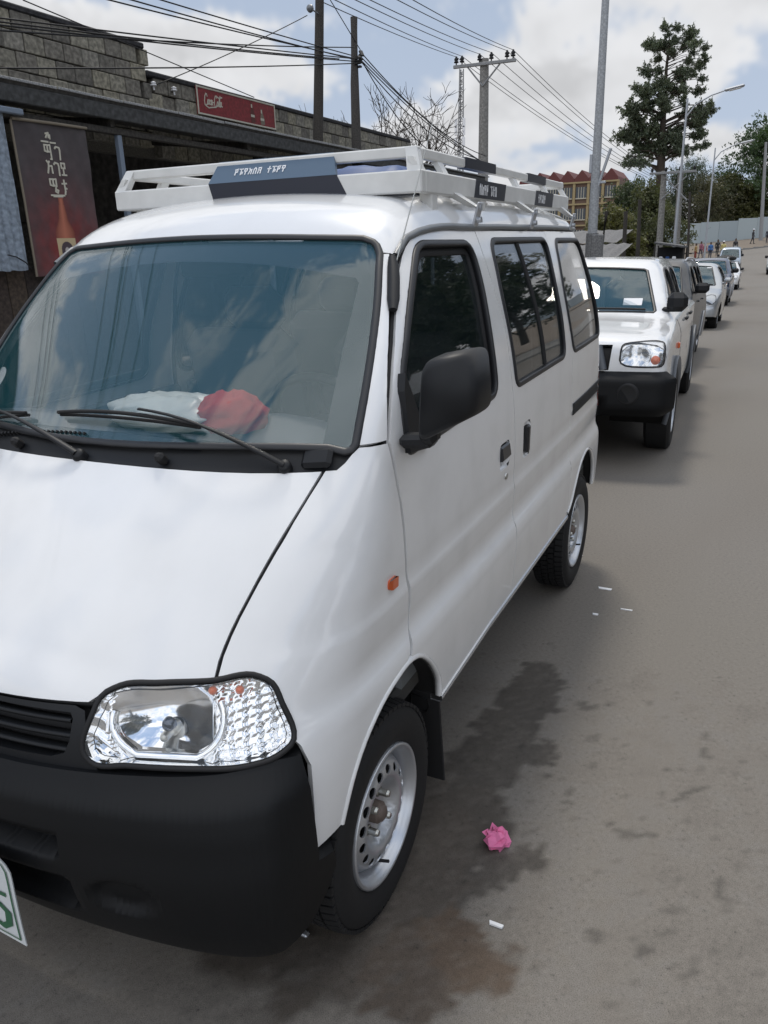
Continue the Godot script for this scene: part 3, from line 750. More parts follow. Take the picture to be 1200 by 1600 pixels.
# ---------------------------------------------------------------- wheels
func wheel_parts(parent: Node, at: Vector3, out: float, R: float, rim_r: float, width: float, full := true, turn := 0.0) -> void:
	# out = +1: the outer face looks towards +x
	var w := Node3D.new()
	w.name = "wheel"
	parent.add_child(w, true)
	w.position = at - (parent.position if in_world.has(parent) else Vector3.ZERO)
	w.rotation.x = turn
	var X := Vector3(out, 0, 0)
	var ty := MB.new()
	var r := R - rim_r
	var seg := 72 if full else 28
	# sidewalls and tread
	ty.lathe_smooth(Vector3.ZERO, X, [Vector2(rim_r - 0.006, -0.012), Vector2(rim_r + 0.01, -0.001), Vector2(rim_r + r * 0.35, 0.008), Vector2(rim_r + r * 0.6, 0.008), Vector2(R - 0.030, 0.001), Vector2(R - 0.020, -0.006)], seg)
	ty.lathe_smooth(Vector3.ZERO, X, [Vector2(R - 0.020, 0.006 - width), Vector2(rim_r + r * 0.5, -0.008 - width), Vector2(rim_r, -width)], seg)
	if full:
		ty.lathe(Vector3.ZERO, X, [Vector2(R - 0.020, -0.006), Vector2(R - 0.011, -0.016), Vector2(R - 0.009, -width + 0.012), Vector2(R - 0.02, 0.006 - width)], 96)
		var nb := 62
		for k in nb:
			for row in 4:
				var a0 := TAU * (k + (0.5 if row % 2 else 0.0)) / nb
				var ww := (width - 0.03) / 4.0
				var x0 := -0.014 - ww * row - (0.0 if row else -0.008)
				var x1 := -0.014 - ww * (row + 1) + 0.007
				var q := []
				for e in [[R - 0.016, 0], [R - 0.0005, 1]]:
					for s in [[0.0, x0], [0.80, x0], [0.80, x1], [0.0, x1]]:
						var a: float = a0 + TAU / nb * s[0] * (1.0 if e[1] == 0 else 0.96)
						var rr: float = e[0] - (0.006 if (row == 0 and s[1] == x0 and e[1] == 1) else 0.0)
						q.append(Vector3(out * s[1], rr * cos(a), rr * sin(a)))
				ty.hull8(q)
	else:
		ty.lathe(Vector3.ZERO, X, [Vector2(R - 0.020, -0.006), Vector2(R - 0.002, -0.02), Vector2(R, -width + 0.02), Vector2(R - 0.02, 0.006 - width)], seg)
	part("tyre", ty, M.tyre, w)
	var rm := MB.new()
	# flange and barrel
	rm.lathe_smooth(Vector3.ZERO, X, [Vector2(rim_r + 0.001, -0.014), Vector2(rim_r + 0.001, 0.000), Vector2(rim_r - 0.004, 0.003), Vector2(rim_r - 0.010, 0.001), Vector2(rim_r - 0.014, -0.010), Vector2(rim_r - 0.020, -0.016), Vector2(rim_r - 0.027, -0.030), Vector2(rim_r - 0.029, -0.052)], seg)
	if full:
		var dp := Tab.new([0.0, -0.046, 0.05, -0.046, 0.066, -0.044, 0.078, -0.034, 0.088, -0.018, 0.098, -0.011, 0.112, -0.010, 0.128, -0.014, 0.140, -0.022, 0.150, -0.036, 0.158, -0.048, 0.17, -0.055])
		var map := func(q: Vector2) -> Array:
			var d := q.length()
			var g := (dp.at(d + 0.001) - dp.at(d - 0.001)) / 0.002
			var e := q / maxf(d, 1e-5)
			var nn := Vector3(out, -g * e.x, -g * e.y).normalized()
			return [Vector3(out * dp.at(d), q.x, q.y), nn]
		var ring := func(c: Vector2, rx: float, ry: float, rot: float, m: int) -> PackedVector2Array:
			var o := PackedVector2Array()
			for k in m: o.append(c + Vector2(cos(TAU * k / m) * rx, sin(TAU * k / m) * ry).rotated(rot))
			return o
		var holes := []
		var nh := 16
		for k in nh:
			var a := TAU * (k + 0.5) / nh
			holes.append(ring.call(Vector2(cos(a), sin(a)) * 0.121, 0.0150, 0.0120, a + PI / 2, 14))
		var disc := fill(map, ring.call(Vector2.ZERO, rim_r - 0.0255, rim_r - 0.0255, 0.0, 72), holes, Vector2(0.013, 0.013))
		for h in holes: flange(disc, map, h, 0.004, 0.01)
		rm.append(disc)
		part("rim", rm, M.steel, w)
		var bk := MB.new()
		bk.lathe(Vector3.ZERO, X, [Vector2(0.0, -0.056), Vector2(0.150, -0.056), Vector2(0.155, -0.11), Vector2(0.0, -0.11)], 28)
		bk.lathe(Vector3.ZERO, X, [Vector2(0.092, -0.034), Vector2(0.138, -0.034), Vector2(0.148, -0.056)], 28)  # black ring added just behind the holes, standing in for their shade
		part("drum_with_dark_ring", bk, M.black, w)
		var hb := MB.new()
		hb.lathe_smooth(Vector3.ZERO, X, [Vector2(0.030, -0.046), Vector2(0.029, -0.022), Vector2(0.026, -0.019), Vector2(0.022, -0.019), Vector2(0.021, -0.012), Vector2(0.012, -0.007), Vector2(0.001, -0.006)], 24)
		part("hub", hb, M.rust, w)
		for k in 4:
			var a := TAU * k / 4.0 + 0.5
			var nt := MB.new()
			nt.lathe(Vector3(0, cos(a) * 0.050, sin(a) * 0.050), X, [Vector2(0.015, -0.047), Vector2(0.015, -0.040), Vector2(0.011, -0.038)], 12)
			nt.lathe(Vector3(0, cos(a) * 0.050, sin(a) * 0.050), X, [Vector2(0.011, -0.040), Vector2(0.011, -0.016), Vector2(0.008, -0.010), Vector2(0.0, -0.009)], 6)
			part("wheel_nut", nt, M.zinc, w)
		var vs := MB.new()
		vs.tube([Vector3(out * -0.04, -0.135, 0.06), Vector3(out * -0.02, -0.132, 0.058), Vector3(out * 0.006, -0.126, 0.055)], 0.0045, 8)
		part("valve", vs, M.black, w)
	else:
		rm.lathe_smooth(Vector3.ZERO, X, [Vector2(rim_r - 0.027, -0.03), Vector2(rim_r * 0.75, -0.02), Vector2(rim_r * 0.5, -0.03), Vector2(rim_r * 0.3, -0.012), Vector2(0.001, -0.01)], seg)
		part("rim", rm, M.steel, w)
		for k in 5:
			var a := TAU * k / 5.0
			var hl := MB.new()
			hl.lathe(Vector3(-0.012 * out, cos(a), sin(a)) * Vector3(1, rim_r * 0.6, rim_r * 0.6), X, [Vector2(0.0, 0.0), Vector2(rim_r * 0.18, 0.0), Vector2(rim_r * 0.18, -0.01)], 10)
			part("vent", hl, M.black, w)

# ---------------------------------------------------------------- the white van
func build_van() -> void:
	var S := Shell.new()
	var pr := []
	for k in V_PROF.size() / 2:
		pr.append((V_PROF[2 * k + 1] - V_PROF[2 * k]) / Shell.R2); pr.append((V_PROF[2 * k + 1] + V_PROF[2 * k]) / Shell.R2)
	S.G = Tab.new(pr); S.HW = Tab.new(V_HW); S.KC = Tab.new(V_KC); S.TP = Tab.new(V_TP); S.RZ = Tab.new(V_RZ)
	var van := thing("minivan", "white minivan with black front bumper and white roof rack, heading the row of parked cars", "van", Vector3(0, GY, -1.1))
	in_world[van] = true
	var C := Vector2(0.03, 0.0115)
	var CR := Vector2(0.026, 0.0115)
	# -- bonnet
	var bon := inset(vecs(V_BONNET), 0.0014)
	var mb := fill(S.top, bon, [], C)
	flange(mb, S.top, bon, 0.014)
	part("bonnet", mb, M.paint, van)
	# -- cowl under the wipers
	var cowl := inset(vecs(V_COWL), 0.001)
	mb = fill(S.top, cowl, [], C, -0.012)
	var cw := part("cowl", mb, M.plastic, van)
	var vents := MB.new()
	for k in 26:
		var x := -0.42 + 0.016 * k
		var e: Array = S.top(Vector2(x, 0.805 + 0.02 * (1.0 - x * x / 0.3)))
		vents.box(e[0] - e[1] * 0.011, Vector3(0.006, 0.026, 0.006), Basis(Vector3.RIGHT, 0.8))
	part("vent_slots", vents, M.black, cw)
	# -- windscreen
	var ws := vecs(V_WS)
	var glass_in := inset(ws, 0.008)
	mb = fill(S.top, glass_in, [], Vector2(0.05, 0.04), -0.003)
	var pane := part("windscreen", mb, M.windscreen, van)
	mb = fill(S.top, glass_in, [], Vector2(0.05, 0.04), -0.008)
	part("inner_face", mb, M.windscreen_in, pane)
	var seal := trim(S.top, ws, oval(0.010, 0.006, 8, -0.001))
	part("seal", seal, M.rubber, pane)
	# dark printed border and shade band
	var ib := PackedVector2Array()
	for q in inset(ws, 0.022):
		ib.append(Vector2(clampf(q.x, -0.60 + 0.06 * (q.y - 0.8) * 0.0, 0.60), clampf(q.y, 0.80, 1.405)))
	var clear := PackedVector2Array([Vector2(-0.585, 0.905), Vector2(-0.57, 0.882), Vector2(-0.3, 0.848), Vector2(0.0, 0.84), Vector2(0.3, 0.848), Vector2(0.57, 0.882), Vector2(0.585, 0.905), Vector2(0.535, 1.365), Vector2(0.52, 1.378), Vector2(0.26, 1.395), Vector2(0, 1.40), Vector2(-0.26, 1.395), Vector2(-0.52, 1.378), Vector2(-0.535, 1.365)])
	mb = fill(S.top, inset(ws, 0.010), [clear], Vector2(0.05, 0.04), -0.011)
	part("printed_border", mb, M.frit, pane)
	# sticker on the glass
	var st := MB.new()
	var se: Array = S.top(Vector2(-0.565, 1.02))
	st.lathe(se[0] - se[1] * 0.013, se[1], [Vector2(0.0, 0.0), Vector2(0.045, 0.0)], 24)
	part("round_sticker", st, M.sticker, pane)
	# -- A pillars, fenders, doors and quarters on both sides
	for sgn in [1, -1]:
		var put := func(called: String, m: MB, material: Material, parent: Node) -> MeshInstance3D:
			return part(called, m if sgn > 0 else m.mirrored(), material, parent)
		var ap := inset(vecs(V_APIL), 0.0012)
		mb = fill(S.rad, ap, [], CR)
		flange(mb, S.rad, ap, 0.012)
		put.call("pillar", mb, M.paint, van)
		var fe := inset(vecs(V_FENDER), 0.0012)
		mb = fill(S.rad, fe, [], CR)
		flange(mb, S.rad, fe, 0.014)
		var fen: MeshInstance3D = put.call("fender", mb, M.paint, van)
		# side repeater
		var rp := PackedVector2Array()
		var rc: Array = S.side(Vector2(-0.074, 0.912))
		for k in 14:
			var a := TAU * k / 14.0
			rp.append(Vector2(-0.074, 0.912) + Vector2(signf(cos(a)) * pow(absf(cos(a)), 0.5) * 0.024, signf(sin(a)) * pow(absf(sin(a)), 0.5) * 0.014 + cos(a) * 0.002))
		mb = fill(func(q): return [S.side(q)[0] + Vector3(0.010 - 2.0 * maxf(absf(q.x + 0.074) - 0.018, 0), 0, 0), Vector3.RIGHT], rp, [], Vector2(0.01, 0.01))
		flange(mb, func(q): return [S.side(q)[0] + Vector3(0.004, 0, 0), Vector3.RIGHT], rp, 0.01)
		put.call("indicator", mb, M.amber, fen)
		# front door
		var fwin := vecs(V_FWIN)
		var fd := inset(vecs(V_FDOOR), 0.0032)
		var hand := rounded(Vector2(-0.962, 1.003), Vector2(0.052, 0.046), 0.018)
		mb = fill(S.side, fd, [fwin, hand], C)
		flange(mb, S.side, fd, 0.016)
		flange(mb, S.side, fwin, 0.03)
		var door: MeshInstance3D = put.call("front_door", mb, M.paint, van)
		handle_cup(S, hand, door, put, false)
		var lk := MB.new()
		var le: Array = S.side(Vector2(-0.985, 0.925))
		lk.lathe_smooth(le[0], le[1], [Vector2(0.012, -0.002), Vector2(0.011, 0.004), Vector2(0.007, 0.005), Vector2(0.0, 0.003)], 14)
		put.call("lock", lk, M.zinc, door)
		window(S, fwin, door, put, -0.016)
		# sliding door
		var swin := vecs(V_SWIN)
		var sd := inset(vecs(V_SDOOR), 0.0026)
		var hand2 := rounded(Vector2(-1.235, 0.998), Vector2(0.046, 0.066), 0.02)
		mb = fill(S.side, sd, [swin, hand2], C)
		flange(mb, S.side, sd, 0.016)
		flange(mb, S.side, swin, 0.012)
		var slide: MeshInstance3D = put.call("sliding_door", mb, M.paint, van)
		handle_cup(S, hand2, slide, put, true)
		window(S, swin, slide, put, -0.006)
		# divider of the sliding pane
		var dv := MB.new()
		var dpts := []
		for k in 8:
			var y := lerpf(1.225, 1.69, k / 7.0)
			var e: Array = S.side(Vector2(-1.525 + 0.045 * k / 7.0, y))
			dpts.append(e[0] - e[1] * 0.008)
		dv.tube(dpts, 0.011, 6, true)
		put.call("window_divider", dv, M.black, slide)
		# quarter panel
		var qwin := vecs(V_QWIN)
		var qd := inset(vecs(V_QUARTER), 0.0010)
		mb = fill(S.side, qd, [qwin], C)
		flange(mb, S.side, qd, 0.012)
		flange(mb, S.side, qwin, 0.012)
		var qt: MeshInstance3D = put.call("quarter_panel", mb, M.paint, van)
		window(S, qwin, qt, put, -0.006)
		# rail of the sliding door
		var rail := PackedVector2Array()
		for k in 12: rail.append(Vector2(lerpf(-2.02, -2.74, k / 11.0), 0.952))
		mb = trim(S.side, rail, [Vector2(-0.026, -0.004), Vector2(-0.026, 0.005), Vector2(-0.012, 0.005), Vector2(-0.010, 0.0012), Vector2(0.010, 0.0012), Vector2(0.012, 0.005), Vector2(0.026, 0.005), Vector2(0.026, -0.004)], false)
		put.call("door_rail", mb, M.black, qt)
		# gutter
		mb = trim(S.side, vecs(V_GUTTER), [Vector2(-0.009, -0.006), Vector2(-0.009, 0.008), Vector2(-0.004, 0.013), Vector2(0.004, 0.013), Vector2(0.009, 0.008), Vector2(0.009, -0.006)], false)
		put.call("gutter", mb, M.gutter, van)
		# sill trim: bright strip over a black one
		var sill := PackedVector2Array()
		for k in 30: sill.append(Vector2(lerpf(-0.345, -1.95, k / 29.0), lerpf(0.436, 0.460, minf(1.0, k / 8.0))))
		mb = trim(S.side, sill, [Vector2(-0.012, -0.03), Vector2(-0.012, 0.003), Vector2(-0.003, 0.006), Vector2(0.003, 0.006), Vector2(0.012, 0.003), Vector2(0.012, -0.03)], false)
		put.call("sill_trim", mb, M.alloy, van)
		var sl2 := PackedVector2Array()
		for q in sill: sl2.append(q - Vector2(0, 0.040))
		mb = trim(S.side, sl2, [Vector2(-0.024, -0.09), Vector2(-0.024, -0.040), Vector2(0.0, -0.032), Vector2(0.024, -0.040), Vector2(0.026, -0.09)], false)
		put.call("sill", mb, M.black, van)
		# wheel arch liners
		for arc in [[V_FARCH, -0.03], [V_RARCH, -2.30]]:
			var ring := vecs(arc[0])
			var lin_ := MB.new()
			var p0 := []
			var p1 := []
			var nn := []
			for q in ring:
				var e: Array = S.side(q)
				p0.append(e[0] - e[1] * 0.006); p1.append(Vector3(0.40, q.y, q.x))
				nn.append((Vector3(0, 0.28, arc[1]) - Vector3(0, q.y, q.x)).normalized())
			lin_.strip(p0, p1, nn)
			put.call("arch_liner", lin_, M.black, van)
			# rolled lip
			mb = trim(S.side, ring, [Vector2(-0.007, -0.012), Vector2(-0.007, 0.001), Vector2(-0.002, 0.005), Vector2(0.004, 0.004), Vector2(0.010, -0.004), Vector2(0.010, -0.012)], false)
			put.call("arch_lip", mb, M.paint, van)
		# mud flap behind the front wheel
		var mf := MB.new()
		mf.bevel_box(Vector3(0.64, 0.28, -0.372), Vector3(0.20, 0.33, 0.008), 0.003, Basis(Vector3.RIGHT, 0.12))
		put.call("mud_flap", mf, M.black, van)
		# black strips added behind the shut lines to darken the gaps
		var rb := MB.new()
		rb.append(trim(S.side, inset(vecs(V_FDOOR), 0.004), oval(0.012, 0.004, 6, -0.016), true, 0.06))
		put.call("dark_gap_strip", rb, M.black, van)
		put.call("dark_gap_strip", trim(S.side, inset(vecs(V_QUARTER), 0.004), oval(0.012, 0.004, 6, -0.014), true, 0.06), M.black, van)
		if sgn > 0: part("bonnet_gap_strip", trim(S.top, inset(vecs(V_BONNET), 0.004), oval(0.012, 0.004, 6, -0.016), true, 0.06), M.black, van)  # black strip added under the bonnet edge to darken its gap
		headlamp(S, van, put)
		mirror(S, door, put)
		# rear lamps
		mb = fill(func(q): return S.side(q), rounded(Vector2(-2.755, 0.95), Vector2(0.014, 0.12), 0.01), [], Vector2(0.02, 0.03), 0.004)
		put.call("rear_lamp", mb, M.red_lens, van)
	# -- roof
	var rf := inset(vecs(V_ROOF), 0.0012)
	mb = fill(S.roll, rf, [], Vector2(0.025, 0.035))
	var roof := part("roof", mb, M.paint, van)
	var ribs := MB.new()
	for x in [-0.36, -0.22, -0.08, 0.08, 0.22, 0.36]:
		var rp2 := []
		for k in 12:
			var e: Array = S.roll(Vector2(lerpf(-0.78, -2.5, k / 11.0), atan2(x, 0.6)))
			rp2.append(e[0] - e[1] * 0.004)
		ribs.tube(rp2, 0.012, 8)
	part("pressed_ribs", ribs, M.paint, roof)
	# -- rear
	var bk := PackedVector2Array()
	for q in [[-0.66, 0.42], [0.66, 0.42], [0.67, 0.9], [0.64, 1.3], [0.52, 1.68], [-0.52, 1.68], [-0.64, 1.3], [-0.67, 0.9]]: bk.append(Vector2(q[0], q[1]))
	var rw := PackedVector2Array()
	for q in [[-0.56, 1.16], [0.56, 1.16], [0.48, 1.62], [-0.48, 1.62]]: rw.append(Vector2(q[0], q[1]))
	mb = fill(S.back, bk, [rw], Vector2(0.05, 0.05))
	var tg := part("tailgate", mb, M.paint, van)
	mb = fill(S.back, rw, [], Vector2(0.1, 0.1), -0.01)
	part("rear_window", mb, M.side_glass, tg)
	grille_and_bumper(S, van)
	wipers(S, van)
	# -- wheels
	wheel_parts(van, Vector3(0.722, 0.267, -0.027), 1.0, 0.297, 0.187, 0.165, true, 0.3)
	wheel_parts(van, Vector3(0.722, 0.267, -2.301), 1.0, 0.297, 0.187, 0.165, true, 1.1)
	wheel_parts(van, Vector3(-0.722, 0.267, -0.027), -1.0, 0.297, 0.187, 0.165, false)
	wheel_parts(van, Vector3(-0.722, 0.267, -2.301), -1.0, 0.297, 0.187, 0.165, false)
	# -- underside
	mb = MB.new()
	mb.bevel_box(Vector3(0, 0.40, -1.2), Vector3(1.10, 0.14, 2.9), 0.02)
	part("floor_pan", mb, M.black, van)
	mb = MB.new()
	mb.tube([Vector3(-0.62, 0.267, -0.027), Vector3(0.62, 0.267, -0.027)], 0.03, 8)
	part("axle", mb, M.black, van)
	mb = MB.new()
	mb.tube([Vector3(-0.62, 0.267, -2.301), Vector3(0.62, 0.267, -2.301)], 0.04, 8)
	mb.lathe(Vector3(-0.1, 0.267, -2.301), Vector3.RIGHT, [Vector2(0, -0.1), Vector2(0.11, -0.06), Vector2(0.11, 0.06), Vector2(0, 0.1)], 16)
	part("axle", mb, M.black, van)
	interior(S, van)
	antenna(S, van)
	roof_rack(S, van)

func rounded(c: Vector2, h: Vector2, r: float) -> PackedVector2Array:
	var o := PackedVector2Array()
	for k in 4:
		var s := Vector2(1 if k in [0, 3] else -1, 1 if k < 2 else -1)
		for j in 5:
			var a := PI / 2 * k + PI / 8 * j
			o.append(c + s * (h - Vector2(r, r)) + Vector2(cos(a), sin(a)) * r)
	return o

# rubber, pane (two faces) of a side window
func window(S: Shell, ring: PackedVector2Array, parent: Node, put: Callable, depth: float) -> void:
	var deep := depth < -0.01
	var sealp := [Vector2(-0.009, -0.012), Vector2(-0.009, 0.003), Vector2(-0.005, 0.006), Vector2(0.005, 0.005), Vector2(0.011, 0.001), Vector2(0.012, depth - 0.006)]
	if Geometry2D.is_polygon_clockwise(ring):
		for k in sealp.size(): sealp[k].x = -sealp[k].x
		sealp.reverse()
	var m := trim(S.side, ring, sealp)
	put.call("window_seal", m, M.rubber, parent)
	var inner := inset(ring, 0.004)
	m = fill(S.side, inner, [], Vector2(0.05, 0.05), depth)
	var p: MeshInstance3D = put.call("window_pane", m, M.side_glass, parent)
	m = fill(S.side, inner, [], Vector2(0.05, 0.05), depth - 0.004)
	put.call("inner_face", m, M.side_glass, p)
	if deep:
		m = trim(S.side, inset(ring, 0.012), [Vector2(-0.016, depth - 0.012), Vector2(-0.016, depth + 0.004), Vector2(0.012, depth + 0.004), Vector2(0.012, depth - 0.012)])
		put.call("run_channel", m, M.black, p)

# recessed cup with a pull handle
func handle_cup(S: Shell, ring: PackedVector2Array, parent: Node, put: Callable, upright: bool) -> void:
	var c := Vector2.ZERO
	for q in ring: c += q
	c /= ring.size()
	var ext := Vector2.ZERO
	for q in ring: ext = ext.max((q - c).abs())
	var bowl := func(q: Vector2) -> Array:
		var e: Array = S.side(q)
		var d := (q - c) / ext
		var s := 1.0 - pow(clampf(maxf(absf(d.x), absf(d.y)), 0, 1), 4.0)
		return [e[0] - e[1] * 0.020 * s, e[1]]
	var m := MB.new()
	var f := fill(bowl, ring, [], Vector2(0.008, 0.008))
	for k in f.v.size():       # true normals of the bowl
		var q := Vector2(f.v[k].z, f.v[k].y)
		var gx: Vector3 = bowl.call(q + Vector2(0.003, 0))[0] - bowl.call(q - Vector2(0.003, 0))[0]
		var gy: Vector3 = bowl.call(q + Vector2(0, 0.003))[0] - bowl.call(q - Vector2(0, 0.003))[0]
		f.n[k] = -gx.cross(gy).normalized() if -gx.cross(gy).x > 0 else gx.cross(gy).normalized()
	m.append(f)
	put.call("handle_cup", m, M.paint, parent)
	var h := MB.new()
	var e: Array = S.side(c)
	if upright:
		var b := Basis(Vector3.FORWARD, 0.02)
		h.bevel_box(e[0] + Vector3(-0.001, 0.0, -0.004), Vector3(0.022, 0.104, 0.030), 0.007, b)
	else:
		h.bevel_box(e[0] + Vector3(-0.003, 0.012, 0.0), Vector3(0.022, 0.050, 0.094), 0.006, Basis(Vector3.BACK, 0.15))
	put.call("handle", h, M.black_gloss, parent)

func headlamp(S: Shell, van: Node3D, put: Callable) -> void:
	var ring := vecs(V_LAMP)
	var lens := fill(S.rad, inset(ring, 0.006), [], Vector2(0.03, 0.02), 0.001)
	var lamp: MeshInstance3D = put.call("headlamp", lens, M.clear, van)
	put.call("lamp_seal", trim(S.rad, ring, oval(0.006, 0.005, 8, -0.001)), M.black, lamp)
	# chrome bowl: parabola on the inner two thirds, fluted mirror outside it
	var c := Vector2(0.455, 0.775)
	var bowl := func(q: Vector2) -> Array:
		var e: Array = S.rad(q)
		var a := (q - c) * Vector2(0.85, 1.0)
		var r := a.length() / 0.105
		var par := 0.085 - 0.075 * r * r
		var cx := q.x * 34.0
		var cy := (q.y + q.x * 0.25) * 62.0 + 0.5 * fposmod(floorf(cx), 2.0)
		var flute := 0.030 - 0.006 * cos(TAU * (fposmod(cx, 1.0) - 0.5)) * 0.35 + 0.0075 * (fposmod(cy, 1.0) - 0.5)
		var step := 0.028 + 0.010 * absf(fposmod((q.x + q.y * 1.4) * 16.0, 1.0) - 0.5)
		var d := par
		if q.x > c.x + 0.095: d = flute
		elif r > 1.0: d = step
		return [e[0] - e[1] * clampf(d, 0.006, 0.1), e[1]]
	var f := fill(bowl, inset(ring, 0.008), [], Vector2(0.0045, 0.0036))
	for k in f.n.size(): f.n[k] = Vector3.ZERO
	for k in f.i.size() / 3:
		var A := f.v[f.i[3 * k]]
		var nn := -(f.v[f.i[3 * k + 1]] - A).cross(f.v[f.i[3 * k + 2]] - A)
		for j in 3: f.n[f.i[3 * k + j]] += nn
	for k in f.n.size(): f.n[k] = f.n[k].normalized()
	flange(f, func(q): return [S.rad(q)[0], S.rad(q)[1]], inset(ring, 0.007), 0.035)
	put.call("reflector", f, M.chrome, lamp)
	var e: Array = S.rad(c)
	var fw: Vector3 = Vector3(e[1].x * 0.4, 0, e[1].z).normalized()
	var bulb := MB.new()
	bulb.lathe_smooth(e[0] - e[1] * 0.085, fw, [Vector2(0.016, 0.0), Vector2(0.016, 0.02), Vector2(0.010, 0.024), Vector2(0.010, 0.048), Vector2(0.006, 0.055), Vector2(0.0, 0.056)], 16)
	put.call("bulb", bulb, M.zinc, lamp)
	var shade := MB.new()
	shade.lathe_smooth(e[0] - e[1] * 0.03, fw, [Vector2(0.0, 0.010), Vector2(0.010, 0.009), Vector2(0.014, 0.003), Vector2(0.015, -0.008)], 18)
	put.call("bulb_shade", shade, M.dark_chrome, lamp)
	for a in [[0.600, 0.822, M.amber], [0.545, 0.826, M.amber]]:
		var q: Array = S.rad(Vector2(a[0], a[1]))
		var ab := MB.new()
		ab.lathe_smooth(q[0] - q[1] * 0.024, q[1], [Vector2(0.0085, 0.0), Vector2(0.0095, 0.010), Vector2(0.006, 0.017), Vector2(0.0, 0.019)], 12)
		put.call("bulb", ab, a[2], lamp)
	# bright bezel round the bowl
	var bez := PackedVector2Array()
	for k in 25:
		var w := lerpf(PI * 0.92, TAU + 0.35, k / 24.0)
		bez.append(c + Vector2(cos(w) * 0.112, sin(w) * 0.078 + 0.004))
	var keep := PackedVector2Array()
	for q in bez:
		if Geometry2D.is_point_in_polygon(q, inset(ring, 0.012)): keep.append(q)
	if keep.size() > 3:
		put.call("bezel", trim(S.rad, keep, [Vector2(-0.009, -0.045), Vector2(-0.008, -0.022), Vector2(0.0, -0.014), Vector2(0.008, -0.022), Vector2(0.009, -0.045)], false), M.chrome, lamp)

func mirror(S: Shell, door: Node, put: Callable) -> void:
	# housing: rounded slab across the street direction
	var m := MB.new()
	var rows := 9
	var cols := 28
	var zc := -0.115
	var ring := func(t: float, grow: float) -> Array:
		var o := []
		for k in cols:
			var a := TAU * k / cols
			var ca := signf(cos(a)) * pow(absf(cos(a)), 0.30)
			var sa := signf(sin(a)) * pow(absf(sin(a)), 0.30)
			var x := ca * (0.062 - 0.006 * sa) * grow
			var tp := 1.452 + 0.010 * ca
			var bt := 1.290 + 0.036 * ca
			var y := lerpf(bt, tp, 0.5) + sa * (tp - bt) * 0.5 * grow
			# narrower at the top outside, the lower edge falls towards the door
			o.append(Vector3(0.866 + x, y, zc + t + x * -0.18))
		return o
	var prev := []
	var f := -1
	for k in rows:
		var s := k / (rows - 1.0)
		var t := lerpf(-0.065, 0.048, s)
		var g := 1.0 - 0.05 * pow(s, 2.0) - 0.16 * pow(s, 10.0)
		var pts: Array = ring.call(t, g)
		var mid := Vector3(0.866, 1.372, zc + t)
		var f2 := m.v.size()
		for q in pts:
			var nn: Vector3 = (q - mid).normalized() * Vector3(1, 1, 0) + Vector3(0, 0, 0.25 * s + 1.6 * pow(s, 8.0))
			m.add(q, nn.normalized())
		if f >= 0:
			for j in cols: m.quad(f + j, f + (j + 1) % cols, f2 + (j + 1) % cols, f2 + j)
		f = f2
		prev = pts
	var ce := m.add(Vector3(0.866, 1.372, zc + 0.049), Vector3(0, 0, 1))
	for j in cols: m.tri(ce, f + j, f + (j + 1) % cols)
	var hs: MeshInstance3D = put.call("door_mirror", m, M.plastic, door)
	var gl := MB.new()
	var gr: Array = ring.call(-0.055, 0.94)
	var gc := gl.add(Vector3(0.866, 1.372, zc - 0.055), Vector3(0, 0, -1))
	for q in gr: gl.add(q, Vector3(0, 0, -1))
	for j in cols: gl.tri(gc, 1 + j, 1 + (j + 1) % cols)
	put.call("mirror_glass", gl, M.chrome, hs)
	var arm := MB.new()
	arm.bevel_box(Vector3(0.765, 1.243, -0.165), Vector3(0.085, 0.032, 0.05), 0.010, Basis(Vector3.BACK, 0.10))
	arm.bevel_box(Vector3(0.800, 1.272, -0.150), Vector3(0.044, 0.06, 0.045), 0.012)
	put.call("mirror_arm", arm, M.plastic, hs)
	var sail := MB.new()
	sail.slab(PackedVector2Array([Vector2(0.18, 1.215), Vector2(0.30, 1.20), Vector2(0.245, 1.33), Vector2(0.215, 1.40), Vector2(0.195, 1.36)]), Vector3(0.722, 0, 0), Vector3(0.0, 0, -1), Vector3(-0.14, 1, 0).normalized() * 1.0, 0.02)
	for k in sail.v.size(): sail.v[k].x += 0.165
	put.call("mirror_base", sail, M.plastic, hs)

